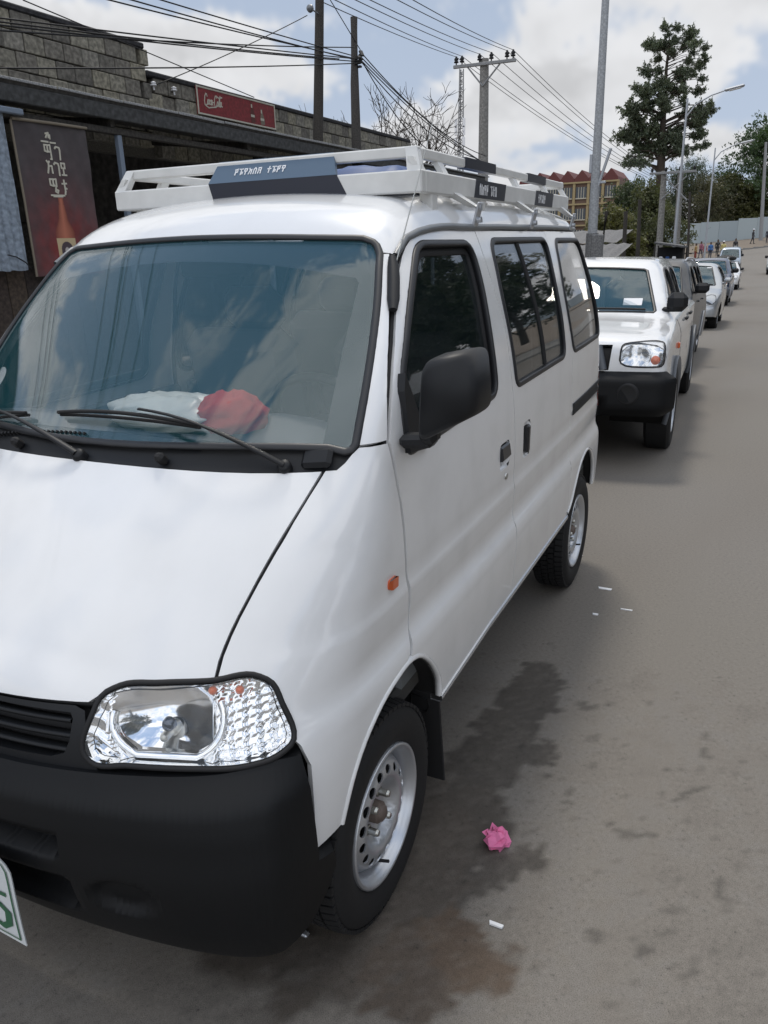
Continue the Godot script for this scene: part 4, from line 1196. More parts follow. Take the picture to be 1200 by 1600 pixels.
func grille_and_bumper(S: Shell, van: Node3D) -> void:
	# recess behind the grille bars
	var g := PackedVector2Array()
	for q in [[-0.318, 0.690], [0.318, 0.690], [0.300, 0.735], [0.285, 0.80], [0.27, 0.805], [0.0, 0.80], [-0.27, 0.805], [-0.285, 0.80], [-0.300, 0.735]]: g.append(Vector2(q[0], q[1]))
	var back := fill(S.rad, g, [], Vector2(0.04, 0.03), -0.035)
	var gr := part("grille", back, M.black, van)
	for y in [0.715, 0.745, 0.775]:
		var r := PackedVector2Array()
		for k in 17: r.append(Vector2(lerpf(-0.262, 0.262, k / 16.0), y))
		part("slat", trim(S.rad, r, [Vector2(-0.008, -0.028), Vector2(-0.007, -0.010), Vector2(-0.001, -0.005), Vector2(0.004, -0.012), Vector2(0.004, -0.030)], false), M.plastic, gr)
	var op := PackedVector2Array()
	for q in [[-0.262, 0.735], [-0.25, 0.708], [-0.22, 0.697], [0.0, 0.690], [0.22, 0.697], [0.25, 0.708], [0.262, 0.735], [0.268, 0.778], [0.262, 0.790], [0.0, 0.790], [-0.262, 0.790], [-0.268, 0.778]]: op.append(Vector2(q[0], q[1]))
	var sur := PackedVector2Array()
	for q in [[-0.322, 0.676], [0.322, 0.676], [0.302, 0.73], [0.292, 0.795], [0.27, 0.803], [0.0, 0.7985], [-0.27, 0.803], [-0.292, 0.795], [-0.302, 0.73]]: sur.append(Vector2(q[0], q[1]))
	var m := fill(S.rad, sur, [op], Vector2(0.03, 0.02), -0.004)
	flange(m, func(q): var e: Array = S.rad(q); return [e[0] - e[1] * 0.004, e[1]], op, 0.03)
	part("grille_frame", m, M.plastic, gr)
	# bumper
	var half := [[0.0, 0.676], [0.15, 0.677], [0.30, 0.680], [0.40, 0.682], [0.55, 0.684], [0.66, 0.688], [0.706, 0.682], [0.716, 0.62], [0.720, 0.52], [0.722, 0.44], [0.760, 0.41], [0.768, 0.36], [0.745, 0.325], [0.700, 0.28], [0.61, 0.235], [0.52, 0.212], [0.35, 0.198], [0.15, 0.192]]
	var bp := PackedVector2Array()
	for q in half: bp.append(Vector2(q[0], q[1]))
	for k in range(half.size() - 1, 0, -1): bp.append(Vector2(-half[k][0], half[k][1]))
	var offs := Tab.new([0.18, 0.010, 0.24, 0.045, 0.30, 0.060, 0.40, 0.068, 0.48, 0.066, 0.54, 0.058, 0.60, 0.052, 0.635, 0.044, 0.665, 0.018, 0.69, -0.002])
	var bump := func(q: Vector2) -> Array:
		var e: Array = S.rad(q)
		var a := absf(q.x)
		var o := offs.at(q.y) * clampf((0.80 - a) / 0.16, 0.10, 1.0)
		# upper slot, lower intake, fog lamp blank
		var slot := clampf((0.250 - a) / 0.015, 0, 1) * clampf((0.026 - absf(q.y - 0.532)) / 0.010, 0, 1)
		var low := clampf((0.26 - a) / 0.02, 0, 1) * clampf((0.055 - absf(q.y - 0.40)) / 0.014, 0, 1)
		var fog := clampf((1.0 - ((q - Vector2(0.365 * signf(q.x), 0.425)) / Vector2(0.072, 0.052)).length()) * 3.0, 0, 1)
		o -= 0.045 * slot + 0.05 * low + 0.022 * fog
		var d := Vector3(sin(q.x), 0, cos(q.x))
		return [e[0] + d * o, d]
	var b := fill(bump, bp, [], Vector2(0.0125, 0.011))
	# normals from the real shape
	var acc := PackedVector3Array()
	acc.resize(b.v.size())
	for k in b.i.size() / 3:
		var A := b.v[b.i[3 * k]]
		var nn := -(b.v[b.i[3 * k + 1]] - A).cross(b.v[b.i[3 * k + 2]] - A)
		for j in 3: acc[b.i[3 * k + j]] += nn
	for k in acc.size(): b.n[k] = acc[k].normalized()
	flange(b, func(q): var e: Array = bump.call(q); return [e[0], e[1]], bp, 0.06)
	var bpart := part("front_bumper", b, M.bumper, van)
	# number plate, bent at its lower corner
	var pl := MB.new()
	pl.colored = true
	var W := 0.39
	var Hh := 0.19
	var at := Vector3(0.010, 0.425, 0.0)
	var pm := func(u: float, v: float) -> Vector3:
		var x := (u - 0.5) * W * (1.0 - 0.16 * pow(clampf((v - 0.8) / 0.2, 0, 1), 2.0))
		var y := (v - 0.5) * Hh
		var z := 0.655 + 0.02 * pow(1.0 - v, 2.0) * u - 0.045 * (x + at.x) * (x + at.x)
		return Vector3(at.x + x + 0.030 * pow(1.0 - v, 2.5) * u, at.y + y - 0.004 * u * (1.0 - v), z + 0.012)
	plate(pl, pm, lin(0.62, 0.65, 0.66), lin(0.03, 0.12, 0.06))
	part("number_plate", pl, M.vcol, bpart)

func plate(pl: MB, pm: Callable, base: Color, ink: Color) -> void:
	pl.col = base.srgb_to_linear()
	var n := 12
	var grid := func(lift: float) -> void:
		var f := pl.v.size()
		for j in n + 1:
			for k in n + 1:
				var p: Vector3 = pm.call(k / float(n), j / float(n))
				pl.add(p + Vector3(0, 0, lift), Vector3(0, 0, 1 if lift >= 0 else -1))
		for j in n:
			for k in n: pl.quad(f + j * (n + 1) + k, f + j * (n + 1) + k + 1, f + (j + 1) * (n + 1) + k + 1, f + (j + 1) * (n + 1) + k)
	grid.call(0.0); grid.call(-0.002)
	pl.col = ink.srgb_to_linear()
	# rim line and characters as raised strokes
	var pen := func(l: Array, w: float) -> void:
		for k in l.size() / 2 - 1:
			var a := Vector2(l[2 * k], l[2 * k + 1])
			var c := Vector2(l[2 * k + 2], l[2 * k + 3])
			var m := maxi(1, int(a.distance_to(c) / 0.08))
			for s in m:
				var p := a.lerp(c, s / float(m))
				var q := a.lerp(c, (s + 1.0) / m)
				var e := (q - p).normalized().orthogonal() * w
				var z := Vector3(0, 0, 0.0022 + 0.0002 * (k % 3))
				var d := (q - p).normalized() * w * 0.5
				pl.quad(pl.add(pm.call(p.x - e.x - d.x, p.y - e.y - d.y) + z, Vector3(0, 0, 1)), pl.add(pm.call(q.x - e.x + d.x, q.y - e.y + d.y) + z, Vector3(0, 0, 1)), pl.add(pm.call(q.x + e.x + d.x, q.y + e.y + d.y) + z, Vector3(0, 0, 1)), pl.add(pm.call(p.x + e.x - d.x, p.y + e.y - d.y) + z, Vector3(0, 0, 1)))
	pen.call([0.03, 0.05, 0.97, 0.05, 0.97, 0.92, 0.93, 0.96, 0.07, 0.96, 0.03, 0.92, 0.03, 0.05], 0.006)
	# upper line: A A ; lower line of digits, the last a 5
	pen.call([0.70, 0.62, 0.76, 0.86, 0.82, 0.62], 0.018)
	pen.call([0.72, 0.70, 0.80, 0.70], 0.016)
	for k in 4:
		var x := 0.10 + 0.175 * k
		pen.call([[x, 0.14, x + 0.10, 0.14, x + 0.10, 0.50, x, 0.50, x, 0.14], [x + 0.1, 0.50, x + 0.1, 0.14], [x, 0.50, x + 0.1, 0.50, x, 0.14, x + 0.1, 0.14], [x, 0.5, x + 0.1, 0.5, x + 0.1, 0.32, x, 0.32, x + 0.1, 0.32, x + 0.1, 0.14, x, 0.14]][k], 0.022)
	pen.call([0.92, 0.52, 0.80, 0.52, 0.79, 0.36, 0.86, 0.38, 0.92, 0.31, 0.91, 0.18, 0.86, 0.12, 0.79, 0.16], 0.024)

func wipers(S: Shell, van: Node3D) -> void:
	# pivot, elbow, blade ends in windscreen coordinates (x, v)
	for w in [[[0.523, 0.828], [0.135, 0.891], [-0.126, 0.871], [0.298, 0.880]], [[0.005, 0.760], [-0.38, 0.875], [-0.60, 0.86], [-0.25, 0.868]]]:
		var arm := MB.new()
		var pts := []
		var rr := []
		for k in 9:
			var t := k / 8.0
			var q := Vector2(w[0][0], w[0][1]).lerp(Vector2(w[1][0], w[1][1]), t)
			var e: Array = S.top(q)
			pts.append(e[0] + e[1] * (0.012 + 0.035 * sin(t * PI) + 0.018 * t))
			rr.append(lerpf(0.011, 0.0055, minf(1.0, t * 2.0)))
		arm.tube(pts, rr, 8, true, 0.6)
		var e0: Array = S.top(Vector2(w[0][0], w[0][1]))
		arm.lathe_smooth(e0[0] - e0[1] * 0.02, e0[1], [Vector2(0.017, 0.0), Vector2(0.017, 0.026), Vector2(0.012, 0.034), Vector2(0.0, 0.036)], 16)
		var am := part("wiper", arm, M.plastic, van)
		var bl := MB.new()
		var br := MB.new()
		var bp := []
		var bq := []
		for k in 11:
			var t := k / 10.0
			var q := Vector2(w[2][0], w[2][1]).lerp(Vector2(w[3][0], w[3][1]), t)
			var e: Array = S.top(q)
			bp.append(e[0] + e[1] * 0.006)
			bq.append(e[0] + e[1] * (0.016 + 0.012 * sin(t * PI)))
		bl.tube(bp, 0.0045, 6)
		br.tube(bq, 0.005, 6)
		part("blade_rubber", bl, M.black, am)
		part("blade_frame", br, M.black, am)
	for x in [0.236, -0.236]:
		var nz := MB.new()
		var e: Array = S.top(Vector2(x, 0.783))
		nz.bevel_box(e[0] + e[1] * 0.004, Vector3(0.026, 0.022, 0.034), 0.007, Basis(Vector3.RIGHT, -0.75))
		part("washer_nozzle", nz, M.black, van)
	# corner piece of the cowl
	for s in [1.0, -1.0]:
		var cp := MB.new()
		var e: Array = S.top(Vector2(0.585 * s, 0.868))
		cp.bevel_box(e[0] - e[1] * 0.002, Vector3(0.075, 0.05, 0.02), 0.009, Basis(Vector3.RIGHT, -0.78) * Basis(Vector3.BACK, 0.15 * s))
		part("cowl_cap", cp, M.plastic, van)

func antenna(S: Shell, van: Node3D) -> void:
	var b := MB.new()
	var p := []
	for k in 6:
		var t := k / 5.0
		var q := Vector3(0.588, 1.640, -0.418).lerp(Vector3(0.628, 1.520, -0.310), t)
		var e: Array = S.rad(Vector2(atan2(q.x, q.z - S.z0), q.y))
		p.append(e[0] + e[1] * 0.008)
	b.tube(p, [0.010, 0.015, 0.016, 0.016, 0.016, 0.011], 10, true, 0.8)
	var o := part("antenna", b, M.plastic, van)
	var r := MB.new()
	r.tube([p[0] + Vector3(0.014, -0.02, 0.012), Vector3(0.600, 1.80, -0.545), Vector3(0.595, 1.98, -0.685)], [0.0022, 0.0016, 0.0012], 6)
	part("antenna_rod", r, M.zinc, o)

func interior(S: Shell, van: Node3D) -> void:
	var m := MB.new()
	m.bevel_box(Vector3(0, 0.50, -1.35), Vector3(1.36, 0.06, 2.6), 0.01)
	part("cabin_floor", m, M.carpet, van)
	# dashboard: swept across
	m = MB.new()
	var prof := [Vector2(-0.02, 1.235), Vector2(-0.10, 1.245), Vector2(-0.26, 1.215), Vector2(-0.33, 1.16), Vector2(-0.36, 1.02), Vector2(-0.33, 0.85), Vector2(-0.20, 0.62), Vector2(-0.05, 0.62)]
	var cols := 16
	for k in cols + 1:
		var x := lerpf(-0.66, 0.66, k / float(cols))
		for q in prof:
			var hump := 0.045 * exp(-pow((x - 0.33) / 0.2, 2.0)) if q.y > 1.1 and q.x < -0.05 else 0.0
			m.add(Vector3(x, q.y + hump - 0.02 * x * x, q.x - 0.10 * x * x), Vector3(0, 0.8, -0.6))
	for k in cols:
		for j in prof.size() - 1:
			var a := k * prof.size() + j
			m.quad(a, a + 1, a + prof.size() + 1, a + prof.size())
	smooth(m)
	var dash := part("dashboard", m, M.dash, van)
	# steering wheel on the van's left
	m = MB.new()
	var c := Vector3(0.33, 1.17, -0.52)
	var ax := Vector3(0, 0.50, -0.87).normalized()
	var ex := Vector3.RIGHT
	var ey := ax.cross(ex).normalized()
	var ring := []
	for k in 33: ring.append(c + (ex * cos(TAU * k / 32) + ey * sin(TAU * k / 32)) * 0.185)
	m.tube(ring, 0.014, 8, false)
	for a in [0.1, PI - 0.1, PI * 1.5]: m.tube([c - ax * 0.02, c + (ex * cos(a) + ey * sin(a)) * 0.18], 0.013, 6)
	m.lathe_smooth(c - ax * 0.05, ax, [Vector2(0.03, -0.2), Vector2(0.06, 0.0), Vector2(0.07, 0.03), Vector2(0.04, 0.05), Vector2(0.0, 0.05)], 16)
	part("steering_wheel", m, M.black, van)
	# seats: two in front, two benches
	for s in [[0.33, -0.78, 0.5], [-0.33, -0.78, 0.5], [0.0, -1.55, 1.18], [0.0, -2.2, 1.18]]:
		m = MB.new()
		m.bevel_box(Vector3(s[0], 0.80, s[1]), Vector3(s[2], 0.16, 0.48), 0.05, Basis(Vector3.RIGHT, 0.08))
		m.bevel_box(Vector3(s[0], 1.10, s[1] - 0.28), Vector3(s[2], 0.60, 0.15), 0.06, Basis(Vector3.RIGHT, 0.20))
		var seat := part("seat", m, M.seat, van)
		var heads := [s[0]] if s[2] < 0.8 else [-0.35, 0.35]
		for hx in heads:
			m = MB.new()
			m.bevel_box(Vector3(hx, 1.46, s[1] - 0.34), Vector3(0.27, 0.17, 0.10), 0.045, Basis(Vector3.RIGHT, 0.15))
			part("headrest", m, M.seat, seat)
		m = MB.new()
		m.box(Vector3(s[0], 0.62, s[1]), Vector3(s[2] * 0.8, 0.22, 0.4))
		part("seat_base", m, M.black, seat)
	# door cards
	for s in [1.0, -1.0]:
		m = MB.new()
		m.bevel_box(Vector3(0.665 * s, 0.84, -0.62), Vector3(0.03, 0.66, 0.82), 0.012)
		m.bevel_box(Vector3(0.640 * s, 1.0, -0.62), Vector3(0.05, 0.05, 0.5), 0.015)
		part("door_card", m, M.dash, van)
		m = MB.new()
		m.bevel_box(Vector3(0.665 * s, 0.84, -1.88), Vector3(0.03, 0.66, 1.6), 0.012)
		part("side_trim", m, M.dash, van)
	m = MB.new()
	m.bevel_box(Vector3(0.0, 1.63, -0.47), Vector3(0.26, 0.06, 0.02), 0.01, Basis(Vector3.RIGHT, -0.1))
	m.tube([Vector3(0, 1.66, -0.46), Vector3(0, 1.70, -0.43)], 0.008, 6)
	part("rear_view_mirror", m, M.black, van)
	# bag and red cloth on the dashboard
	var bag := thing("plastic_bag", "crumpled white plastic bag lying on the minivan's dashboard", "bag", Vector3(0.11, 1.245, -0.09))
	part("bag_film", crumple(Vector3(0.17, 0.045, 0.085), 41, 0.85), M.bag, bag)
	var cl := thing("cloth", "crumpled red cloth lying on the minivan's dashboard", "cloth", Vector3(0.300, 1.250, -0.085))
	part("cloth_folds", crumple(Vector3(0.075, 0.05, 0.06), 77, 0.95), M.red_cloth, cl)

func smooth(m: MB) -> void:
	var acc := PackedVector3Array()
	acc.resize(m.v.size())
	for k in m.i.size() / 3:
		var A := m.v[m.i[3 * k]]
		var nn := -(m.v[m.i[3 * k + 1]] - A).cross(m.v[m.i[3 * k + 2]] - A)
		for j in 3: acc[m.i[3 * k + j]] += nn
	for k in acc.size(): m.n[k] = acc[k].normalized()

# a crumpled lump standing on its origin
func crumple(h: Vector3, seed_: int, amount: float, flat := false) -> MB:
	var m := MB.new()
	var nz := FastNoiseLite.new()
	nz.seed = seed_; nz.frequency = 1.6; nz.fractal_octaves = 3
	nz.noise_type = FastNoiseLite.TYPE_CELLULAR
	nz.cellular_return_type = FastNoiseLite.RETURN_DISTANCE2_SUB
	var nu := 30
	var nv := 16
	for j in nv + 1:
		for k in nu:
			var a := TAU * k / nu
			var b := PI * j / nv
			var d := Vector3(sin(b) * cos(a), cos(b), sin(b) * sin(a))
			var r := 1.0 - amount * (nz.get_noise_3dv(d * 1.1) + 0.6)
			var p := d * r * h
			p.y = maxf(p.y + h.y * 0.75, 0.0 if absf(d.y) > 0.98 else 0.001)
			m.add(p, d)
	for j in nv:
		for k in nu: m.quad(j * nu + k, j * nu + (k + 1) % nu, (j + 1) * nu + (k + 1) % nu, (j + 1) * nu + k)
	if flat:
		var f := MB.new()
		for k in m.i.size() / 3:
			var a := m.v[m.i[3 * k]]
			var b := m.v[m.i[3 * k + 1]]
			var c := m.v[m.i[3 * k + 2]]
			if (b - a).cross(c - a).length() > 1e-10: f.flat_tri(a, b, c)
		return f
	smooth(m)
	return m

func roof_rack(S: Shell, van: Node3D) -> void:
	var hw := 0.560
	var zf := -0.705
	var zr := -2.475
	var y0 := 1.812
	var y1 := 1.872
	var m := MB.new()
	# lower rail: flat bars standing on edge
	m.bevel_box(Vector3(0, (y0 + y1) / 2, zf), Vector3(hw * 2, y1 - y0, 0.03), 0.004)
	var rack := part("roof_rack", m, M.rack, van)
	for s in [-1.0, 1.0]:
		m = MB.new()
		m.bevel_box(Vector3(s * (hw - 0.015), (y0 + y1) / 2, (zf + zr) / 2), Vector3(0.03, y1 - y0, zf - zr - 0.034), 0.004)
		part("lower_rail", m, M.rack, rack)
		m = MB.new()
		m.bevel_box(Vector3(s * 0.520, 1.920, (zf + zr) / 2 - 0.02), Vector3(0.026, 0.028, zf - zr - 0.07), 0.004)
		part("upper_rail", m, M.rack, rack)
	m = MB.new()
	m.bevel_box(Vector3(0, (y0 + y1) / 2, zr), Vector3(hw * 2, y1 - y0, 0.03), 0.004)
	part("lower_rail", m, M.rack, rack)
	for z in [zf - 0.035, zr + 0.0]:
		m = MB.new()
		m.bevel_box(Vector3(0, 1.921, z), Vector3(1.066, 0.030, 0.028), 0.004)
		part("upper_rail", m, M.rack, rack)
	# posts between the rails, leaning in
	for s in [-1.0, 1.0]:
		for z in [zf - 0.015, -0.90, -1.68, -2.12, zr + 0.01]:
			m = MB.new()
			m.hull8([Vector3(s * 0.552, y1, z - 0.02), Vector3(s * 0.534, y1, z - 0.02), Vector3(s * 0.534, y1, z + 0.02), Vector3(s * 0.552, y1, z + 0.02),
				Vector3(s * 0.530, 1.907, z - 0.02), Vector3(s * 0.512, 1.907, z - 0.02), Vector3(s * 0.512, 1.907, z + 0.02), Vector3(s * 0.530, 1.907, z + 0.02)])
			part("post", m, M.rack, rack)
		# corner brace in front
		m = MB.new()
		m.hull8([Vector3(s * 0.556, y1 - 0.002, zf - 0.016), Vector3(s * 0.515, y1 - 0.002, zf - 0.016), Vector3(s * 0.515, y1 - 0.002, zf + 0.012), Vector3(s * 0.556, y1 - 0.002, zf + 0.012),
			Vector3(s * 0.530, 1.934, zf - 0.046), Vector3(s * 0.495, 1.934, zf - 0.046), Vector3(s * 0.495, 1.934, zf - 0.022), Vector3(s * 0.530, 1.934, zf - 0.022)])
		part("corner_brace", m, M.rack, rack)
	# cross bars of the deck
	for k in 9:
		m = MB.new()
		m.bevel_box(Vector3(0, 1.835, lerpf(zf - 0.18, zr + 0.18, k / 8.0)), Vector3(hw * 2 - 0.064, 0.022, 0.04), 0.004)
		part("cross_bar", m, M.rack, rack)
	# feet on the roof and clamps on the gutter
	for s in [-1.0, 1.0]:
		for z in [-0.80, -1.24, -1.90]:
			var e: Array = S.roll(Vector2(z, atan2(0.545, 0.5)))
			m = MB.new()
			m.bevel_box(Vector3(s * 0.535, (e[0].y + y0) / 2.0 + 0.004, z), Vector3(0.04, y0 - e[0].y + 0.03, 0.045), 0.004)
			part("foot", m, M.rack, rack)
		for z in [-1.02, -1.70, -2.42]:
			var g: Array = S.side(Vector2(z, 1.726))
			var ga: Vector3 = g[0] + Vector3(0.012, 0.004, 0)
			m = MB.new()
			var top := Vector3(0.550, y0 + 0.012, z + 0.045)
			m.hull8([Vector3(s * (ga.x + 0.012), ga.y + 0.05, z - 0.030), Vector3(s * (ga.x - 0.012), ga.y + 0.05, z - 0.030), Vector3(s * (ga.x - 0.012), ga.y + 0.05, z + 0.014), Vector3(s * (ga.x + 0.012), ga.y + 0.05, z + 0.014),
				Vector3(s * (top.x + 0.008), top.y, z + 0.03), Vector3(s * (top.x - 0.03), top.y, z + 0.03), Vector3(s * (top.x - 0.03), top.y, z + 0.085), Vector3(s * (top.x + 0.008), top.y, z + 0.085)])
			var cl := part("clamp_arm", m, M.rack, rack)
			m = MB.new()
			m.bevel_box(Vector3(s * (ga.x + 0.008), ga.y + 0.028, z - 0.008), Vector3(0.008, 0.075, 0.040), 0.002, Basis(Vector3.BACK, -0.25 * s))
			part("clamp_plate", m, M.zinc_plate, rack)
			for dy in [0.012, 0.048]:
				m = MB.new()
				m.lathe(Vector3(s * (ga.x + 0.004), ga.y + dy, z - 0.008), Vector3(s, 0.1, 0), [Vector2(0.010, 0.0), Vector2(0.010, 0.018), Vector2(0.0, 0.019)], 6)
				part("bolt", m, M.steel, rack)
	# painted board in front with lettering, dark stickers on the rails
	m = MB.new()
	var a := Vector3(-0.165, y1 + 0.001, zf + 0.018)
	var b := Vector3(0.292, y1 + 0.001, zf + 0.018)
	var c := Vector3(0.262, 1.938, zf - 0.03)
	var d := Vector3(-0.150, 1.938, zf - 0.03)
	m.hull8([a, b, b + Vector3(0, -0.004, -0.012), a + Vector3(0, -0.004, -0.012), d, c, c + Vector3(0, -0.004, -0.012), d + Vector3(0, -0.004, -0.012)])
	var bd := part("name_board", m, M.board, rack)
	m = MB.new()
	var ex := (b - a).normalized()
	var ey := (d - a).normalized()
	ey = (ey - ex * ey.dot(ex)).normalized()
	scribble(m, a + ex * 0.09 + ey * 0.026 + ex.cross(ey) * 0.0005, ex, ey, 0.022, [3, 1, 5, 2, 4, 0, -1, 6, 1, 3, 5], 0.0035)
	part("lettering", m, M.white, bd)
	m = MB.new()
	m.hull8([Vector3(-0.150, y0 + 0.004, zf + 0.0165), Vector3(0.325, y0 + 0.004, zf + 0.0165), Vector3(0.325, y0 + 0.004, zf + 0.012), Vector3(-0.150, y0 + 0.004, zf + 0.012),
		Vector3(-0.166, y1 + 0.001, zf + 0.0165), Vector3(0.293, y1 + 0.001, zf + 0.0165), Vector3(0.293, y1 + 0.001, zf + 0.012), Vector3(-0.166, y1 + 0.001, zf + 0.012)])
	part("dark_sticker", m, M.navy, rack)
	for r in [[-1.13, -1.46, [4, 2, 5, 3, -1, 1, 6, 0]], [-1.88, -2.17, [6, 3, 1, 4, 5]]]:
		m = MB.new()
		m.hull8([Vector3(hw + 0.0015, y0 + 0.003, r[0]), Vector3(hw - 0.002, y0 + 0.003, r[0]), Vector3(hw - 0.002, y0 + 0.003, r[1]), Vector3(hw + 0.0015, y0 + 0.003, r[1]),
			Vector3(hw + 0.0015, y1 - 0.001, r[0] - 0.02), Vector3(hw - 0.002, y1 - 0.001, r[0] - 0.02), Vector3(hw - 0.002, y1 - 0.001, r[1] - 0.02), Vector3(hw + 0.0015, y1 - 0.001, r[1] - 0.02)])
		var sk := part("dark_sticker", m, M.navy, rack)
		m = MB.new()
		scribble(m, Vector3(hw + 0.0018, y0 + 0.016, r[0] - 0.05), Vector3(0, 0, -1), Vector3(0, 1, 0), 0.03, r[2], 0.005)
		part("lettering", m, M.white, sk)
		m = MB.new()
		m.box(Vector3(0.521, 1.921, (r[0] + r[1]) / 2 + 0.02), Vector3(0.031, 0.032, absf(r[0] - r[1]) * 0.95))
		part("dark_tape", m, M.navy, rack)
	# folded blue tarpaulin
	var tp := thing("tarpaulin", "folded blue tarpaulin lying on the minivan's white roof rack", "tarpaulin", Vector3(0.30, 1.847, -1.15))
	m = MB.new()
	var nz := FastNoiseLite.new()
	nz.seed = 9; nz.frequency = 6.0
	var nx := 12
	var nzc := 34
	for j in nzc + 1:
		for k in nx + 1:
			var u := k / float(nx)
			var v := j / float(nzc)
			var edge := minf(minf(u, 1.0 - u) * 6.0, minf(v, 1.0 - v) * 9.0)
			m.add(Vector3(lerpf(-0.15, 0.18, u), minf(edge, 1.0) * 0.052 + nz.get_noise_2d(u * 0.5, v * 1.3) * 0.016 * minf(edge, 1.0), lerpf(0.42, -0.42, v)), Vector3.UP)
	for j in nzc:
		for k in nx:
			var q := j * (nx + 1) + k
			m.quad(q, q + 1, q + nx + 2, q + nx + 1)
	smooth(m)
	part("sheet", m, M.tarp, tp)

# pen strokes that follow the letter forms seen on the rack
const GLYPH := [
	[[0.1, 0.0, 0.1, 0.9, 0.5, 0.9, 0.5, 0.0], [0.1, 0.5, 0.5, 0.5]],
	[[0.3, 0.0, 0.3, 0.9], [0.05, 0.9, 0.55, 0.9], [0.3, 0.45, 0.55, 0.35, 0.55, 0.1]],
	[[0.1, 0.9, 0.25, 0.6, 0.1, 0.0], [0.25, 0.6, 0.5, 0.7, 0.5, 0.0]],
	[[0.05, 0.85, 0.5, 0.95], [0.15, 0.85, 0.15, 0.0], [0.45, 0.9, 0.45, 0.45, 0.3, 0.4]],
	[[0.1, 0.0, 0.1, 0.7, 0.3, 0.95, 0.5, 0.7, 0.5, 0.0]],
	[[0.1, 0.9, 0.5, 0.9, 0.5, 0.5, 0.1, 0.5, 0.1, 0.9], [0.3, 0.5, 0.3, 0.0]],
	[[0.3, 0.0, 0.3, 0.95], [0.05, 0.6, 0.55, 0.6]]]

func scribble(m: MB, o: Vector3, ex: Vector3, ey: Vector3, size: float, list: Array, w: float) -> void:
	var x := 0.0
	for g in list:
		if g >= 0:
			var ls := []
			for l in GLYPH[g]:
				var r := []
				for k in l.size() / 2:
					r.append((l[2 * k] + x) * size); r.append(l[2 * k + 1] * size)
				ls.append(r)
			strokes(m, ls, o, ex, ey, w, 0.0012)
		x += 0.78

# ---------------------------------------------------------------- ground
# the street falls gently behind the van and climbs again before the bend
var fall := Tab.new([-1300.0, 8.0, -300.0, 4.0, -160.0, 1.6, -122.0, 0.80, -107.0, 0.10, -92.0, -0.60, -77.0, -1.06, -62.0, -1.15, -42.0, -0.94, -26.0, -0.50, -17.0, -0.27, -10.0, -0.11, -6.5, GY, 0.0, GY, 80.0, GY])

func land(x: float, z: float) -> float:
	return fall.at(z) + clampf(x + 6.0, 0.0, 30.0) * 0.075 * clampf((-z - 98.0) / 22.0, 0.0, 1.0)

